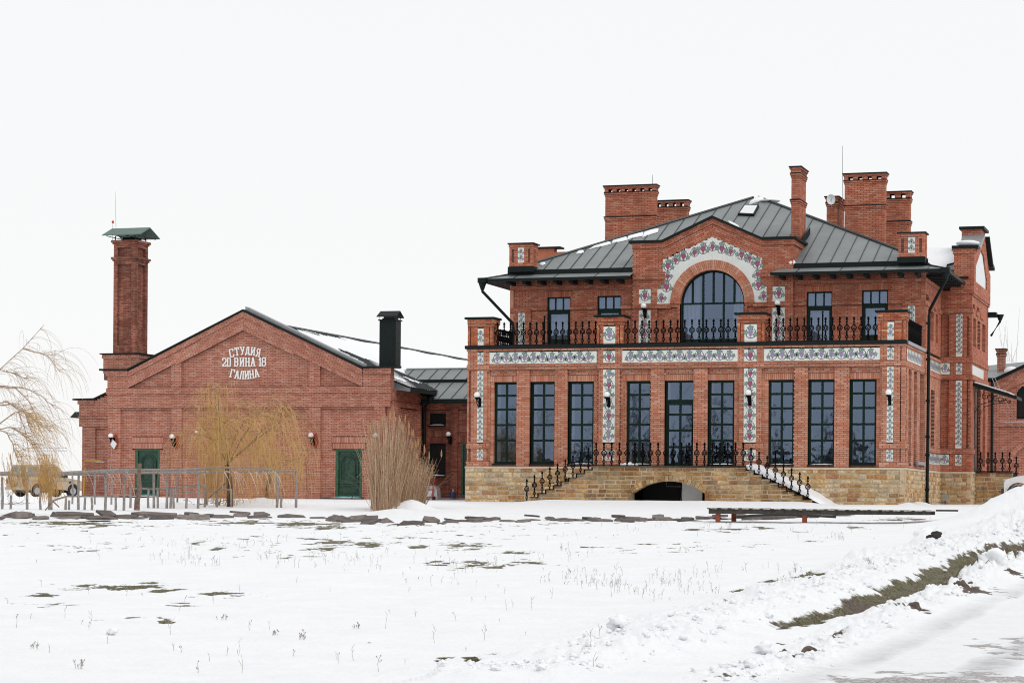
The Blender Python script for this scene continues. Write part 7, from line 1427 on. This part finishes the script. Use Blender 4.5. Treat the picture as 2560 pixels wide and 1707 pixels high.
# ================================================================== CARS
def suv(loc, rz, paint, label, spare=False, L_=4.6, W=1.85, H=1.85):
    t = thing('parked_car', loc, label, 'car', None, rz); MW = wmat(t)
    def tr(m): m.v = [tuple(MW @ Vector(v)) for v in m.v]; return m
    hw = W / 2; m = MB(); prof = [(0, .42), (0, .82), (.07, .96), (.45, 1.07), (1.28, 1.18), (L_ - .02, 1.12), (L_, .95), (L_, .42)]
    arches = [.86 if spare else .52, L_ - .95]
    low = [(0, .42)]
    bot = [(L_, .42)]
    for c in reversed(arches): bot += [(c + .44 * math.cos(R(a)), .40 + .44 * math.sin(R(a))) for a in range(4, 180, 22)]
    bot.append((0, .42)); full = prof[1:-1] + bot
    for s_ in (-1, 1):
        A = [m.vert((x, s_ * hw, z)) for x, z in full]; m.face(A if s_ < 0 else A[::-1])
    for s_ in (1,):
        n_ = len(full)
        A = [m.vert((x, -hw, z)) for x, z in full]; B = [m.vert((x, hw, z)) for x, z in full]
        for i in range(n_): j = (i + 1) % n_; m.face((A[i], B[i], B[j], A[j]))
    tr(m).build('body', paint, t)
    cab = [(1.25, 1.17), (1.95, H - .06), (2.3, H), (L_ - .35, H - .03), (L_ - .05, 1.12)]; m = MB(); tp = .16
    sh = lambda x, z, s_: (x, s_ * (hw - tp * (z - 1.12) / (H - 1.12)), z)
    A = [m.vert(sh(x, z, -1)) for x, z in cab]; B = [m.vert(sh(x, z, 1)) for x, z in cab]; m.face(A); m.face(B[::-1])
    for i in range(4): m.face((A[i + 1], A[i], B[i], B[i + 1]))
    tr(m).build('cabin', paint, t)
    for s_ in (-1, 1):
        for a, b in ((1.55, 2.35), (2.45, 3.25), (3.38, L_ - .3)):
            m = MB(); z0_, z1_ = 1.22, H - .14; ax = a + (.42 if a < 1.6 else .02); q = [(a, z0_), (b, z0_), (b, z1_), (ax, z1_)]; m.poly([tuple(Vector(sh(x, z, s_)) + Vector((0, s_ * .006, 0))) for x, z in (q if s_ < 0 else q[::-1])]); tr(m).build('side_window', GLASSC, t)
        m = MB(); m.box(1.42, 1.6, s_ * hw if s_ > 0 else -hw - .2, s_ * hw + .2 if s_ > 0 else -hw, 1.2, 1.38); tr(m).build('mirror', PLAST, t)
        m = MB(); m.box(.75, L_ - .1, s_ * hw - .02, s_ * hw + .015, .98, 1.01); tr(m).build('trim_strip', GREYM, t)
        m = MB(); m.box(L_ - .05, L_ + .02, s_ * (hw - .10) - .09, s_ * (hw - .10) + .09, .82, 1.08) ; tr(m).build('tail_light', REDL, t)
        m = MB(); m.box(-.02, .05, s_ * (hw - .22) - .14, s_ * (hw - .22) + .14, .82, .98); tr(m).build('headlight', GALV, t)
        m = MB(); m.box(1.02, 1.2, s_ * hw - .01, s_ * hw + .012, .86, .97); tr(m).build('side_vent', PLAST, t)
        for c in arches:
            w_ = MB(); w_.tube([(c, s_ * (hw - .24), .38), (c, s_ * (hw - .02), .38)], .37, n=20); tr(w_).build('wheel', RUBBER, t); w_ = MB(); w_.tube([(c, s_ * (hw - .03), .38), (c, s_ * (hw + .0), .38)], .22, n=16); tr(w_).build('rim', GALV, t)
            m = MB()
            pts = [(c + .47 * math.cos(R(a)), .40 + .47 * math.sin(R(a))) for a in range(0, 181, 15)]
            m.tube([(x, s_ * (hw + .005), z) for x, z in pts], .035, n=5); tr(m).build('arch_flare', paint, t)
    for x, ww, nm in ((1.45, 0, 'windscreen'),):
        m = MB(); q = [Vector((1.30, -hw + .12, 1.22)), Vector((1.30, hw - .12, 1.22)), Vector((1.9, hw - .22, H - .1)), Vector((1.9, -hw + .22, H - .1))]; m.poly([v + Vector((-.012, 0, .01)) for v in q[::-1]]); tr(m).build(nm, GLASSC, t)
        for y0_, y1_ in ((-hw + .2, -.06), (.06, hw - .2)):
            m = MB(); q = [Vector((L_ - .085, y0_, 1.22)), Vector((L_ - .085, y1_, 1.22)), Vector((L_ - .30, y1_, H - .12)), Vector((L_ - .30, y0_, H - .12))]; m.poly([v + Vector((.03, 0, .0)) for v in q]); tr(m).build('rear_window', GLASSC, t)
    m = MB(); m.box(-.10, .02, -hw + .02, hw - .02, .42, .62); m.box(L_, L_ + .12, -hw + .02, hw - .02, .42, .60); tr(m).build('bumper', PLAST if spare is False else paint, t)
    m = MB(); m.box(.3, L_ - .3, -hw + .25, hw - .25, .28, .44); tr(m).build('underbody', PLAST, t)
    if spare: w_ = MB(); w_.tube([(L_ + .02, -.1, 1.0), (L_ + .06, -.1, 1.0), (L_ + .20, -.1, 1.0), (L_ + .24, -.1, 1.0)], .37, .33, n=20); tr(w_).build('spare_wheel', paint, t)
    return t
beta = R(50); Lc = 4.5; pr = hitg(30, 1262); Z_ = 140.; d = ray(38, 1250); t0 = Z_; rear = Vector((CAM[0] + t0 * d[0], CAM[1] + t0 * d[1], 0)); az = math.atan2(RT[1], RT[0]) + R(48)
front_ = rear + Vector((math.cos(az), math.sin(az), 0)) * Lc
suv((front_.x, front_.y, float(gbase(front_.x, front_.y)) + .02), az + math.pi, BEIGE, 'beige off-road car with spare wheel on its back, seen through the trellis', True, Lc, 1.85, 2.0)
p = onY(2508, 1225, 1.5); suv((p.x, 2.4, gfast(p.x, 2.4) + .0), R(2), WPAINT, 'white off-road car half hidden by the snow heap at the right edge', False, 4.7, 1.9, 1.85)
# ================================================================== FAR BACKGROUND
tb_ = MB(); rr = random.Random(9)
def baretree(m, x, y, z, h_, n_=26, r0=.012):
    m.tube([(x, y, z - .3), (x + rr.uniform(-.2, .2), y, z + h_ * .5), (x + rr.uniform(-.4, .4), y, z + h_ * .9)], h_ * .016, h_ * .004, n=3, cap=False)
    for i in range(n_):
        f = rr.uniform(.2, .95); a = rr.uniform(0, 6.28); L_ = h_ * rr.uniform(.15, .42) * (1.15 - f * .6); p = Vector((x, y, z + h_ * f)); e = p + Vector((math.cos(a) * L_ * .8, math.sin(a) * L_ * .5, L_ * .75)); m.tube([p, p.lerp(e, .5) + Vector((0, 0, -.05 * L_)), e], h_ * r0 * .6, h_ * r0 * .15, n=3, cap=False)
        for k in range(3): q = p.lerp(e, rr.uniform(.3, .9)); e2 = q + Vector((rr.uniform(-.3, .3) * L_, rr.uniform(-.3, .3) * L_, L_ * rr.uniform(.1, .45))); m.tube([q, e2], h_ * r0 * .3, h_ * r0 * .1, n=3, cap=False)
for i in range(150): baretree(tb_, rr.uniform(-190, -60), rr.uniform(210, 260), -.6, rr.uniform(2.0, 3.6), 12, .02)
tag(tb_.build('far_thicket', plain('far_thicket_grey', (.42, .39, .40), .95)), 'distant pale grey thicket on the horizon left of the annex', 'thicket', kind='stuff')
tb_ = MB()
for i in range(110): x = rr.uniform(-75, 55); baretree(tb_, x, rr.uniform(-150, -132), -1.6, rr.uniform(5.5, 8.0) if x < -20 else rr.uniform(4.5, 6.5), 60, .010)
for x, h_ in ((-36, 11), (-31, 10), (-24, 9), (-44, 12), (-6, 8.5)): baretree(tb_, x, -125, -1.6, h_, 110, .006)
tag(tb_.build('wood_behind_camera', FARTREE), 'bare wood across the road that shows only as reflections in the windows', 'wood', kind='stuff')
m = MB()
for i in range(60): x = -75 + i * 2.2; m.ball((x, -140 + rr.uniform(-4, 4), .4), rr.uniform(2.4, 3.3), 8, 1.4)
tag(m.build('hedge_behind_camera', FARTREE), 'dark thicket across the road that shows only as reflections in the windows', 'thicket', kind='stuff')
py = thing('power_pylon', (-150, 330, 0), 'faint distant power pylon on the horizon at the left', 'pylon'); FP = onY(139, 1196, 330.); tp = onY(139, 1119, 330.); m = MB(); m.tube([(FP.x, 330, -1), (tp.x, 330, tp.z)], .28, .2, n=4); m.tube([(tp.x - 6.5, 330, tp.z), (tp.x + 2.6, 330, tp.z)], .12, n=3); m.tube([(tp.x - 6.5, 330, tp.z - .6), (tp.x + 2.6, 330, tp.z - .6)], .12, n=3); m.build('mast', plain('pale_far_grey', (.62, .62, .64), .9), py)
fb = MB(); 
for k in range(2): p = onY(2515 + k * 14, 900, 60); q = onY(2508 + k * 20, 855, 60); fb.tube([p - Vector((0, 0, 3)), p, q], .05, .01, n=3)
for k in range(8): p = onY(2505 + k * 5, 905, 60); fb.tube([p, p + Vector((rr.uniform(-.6, .6), 0, rr.uniform(1, 3.5)))], .03, .008, n=3)
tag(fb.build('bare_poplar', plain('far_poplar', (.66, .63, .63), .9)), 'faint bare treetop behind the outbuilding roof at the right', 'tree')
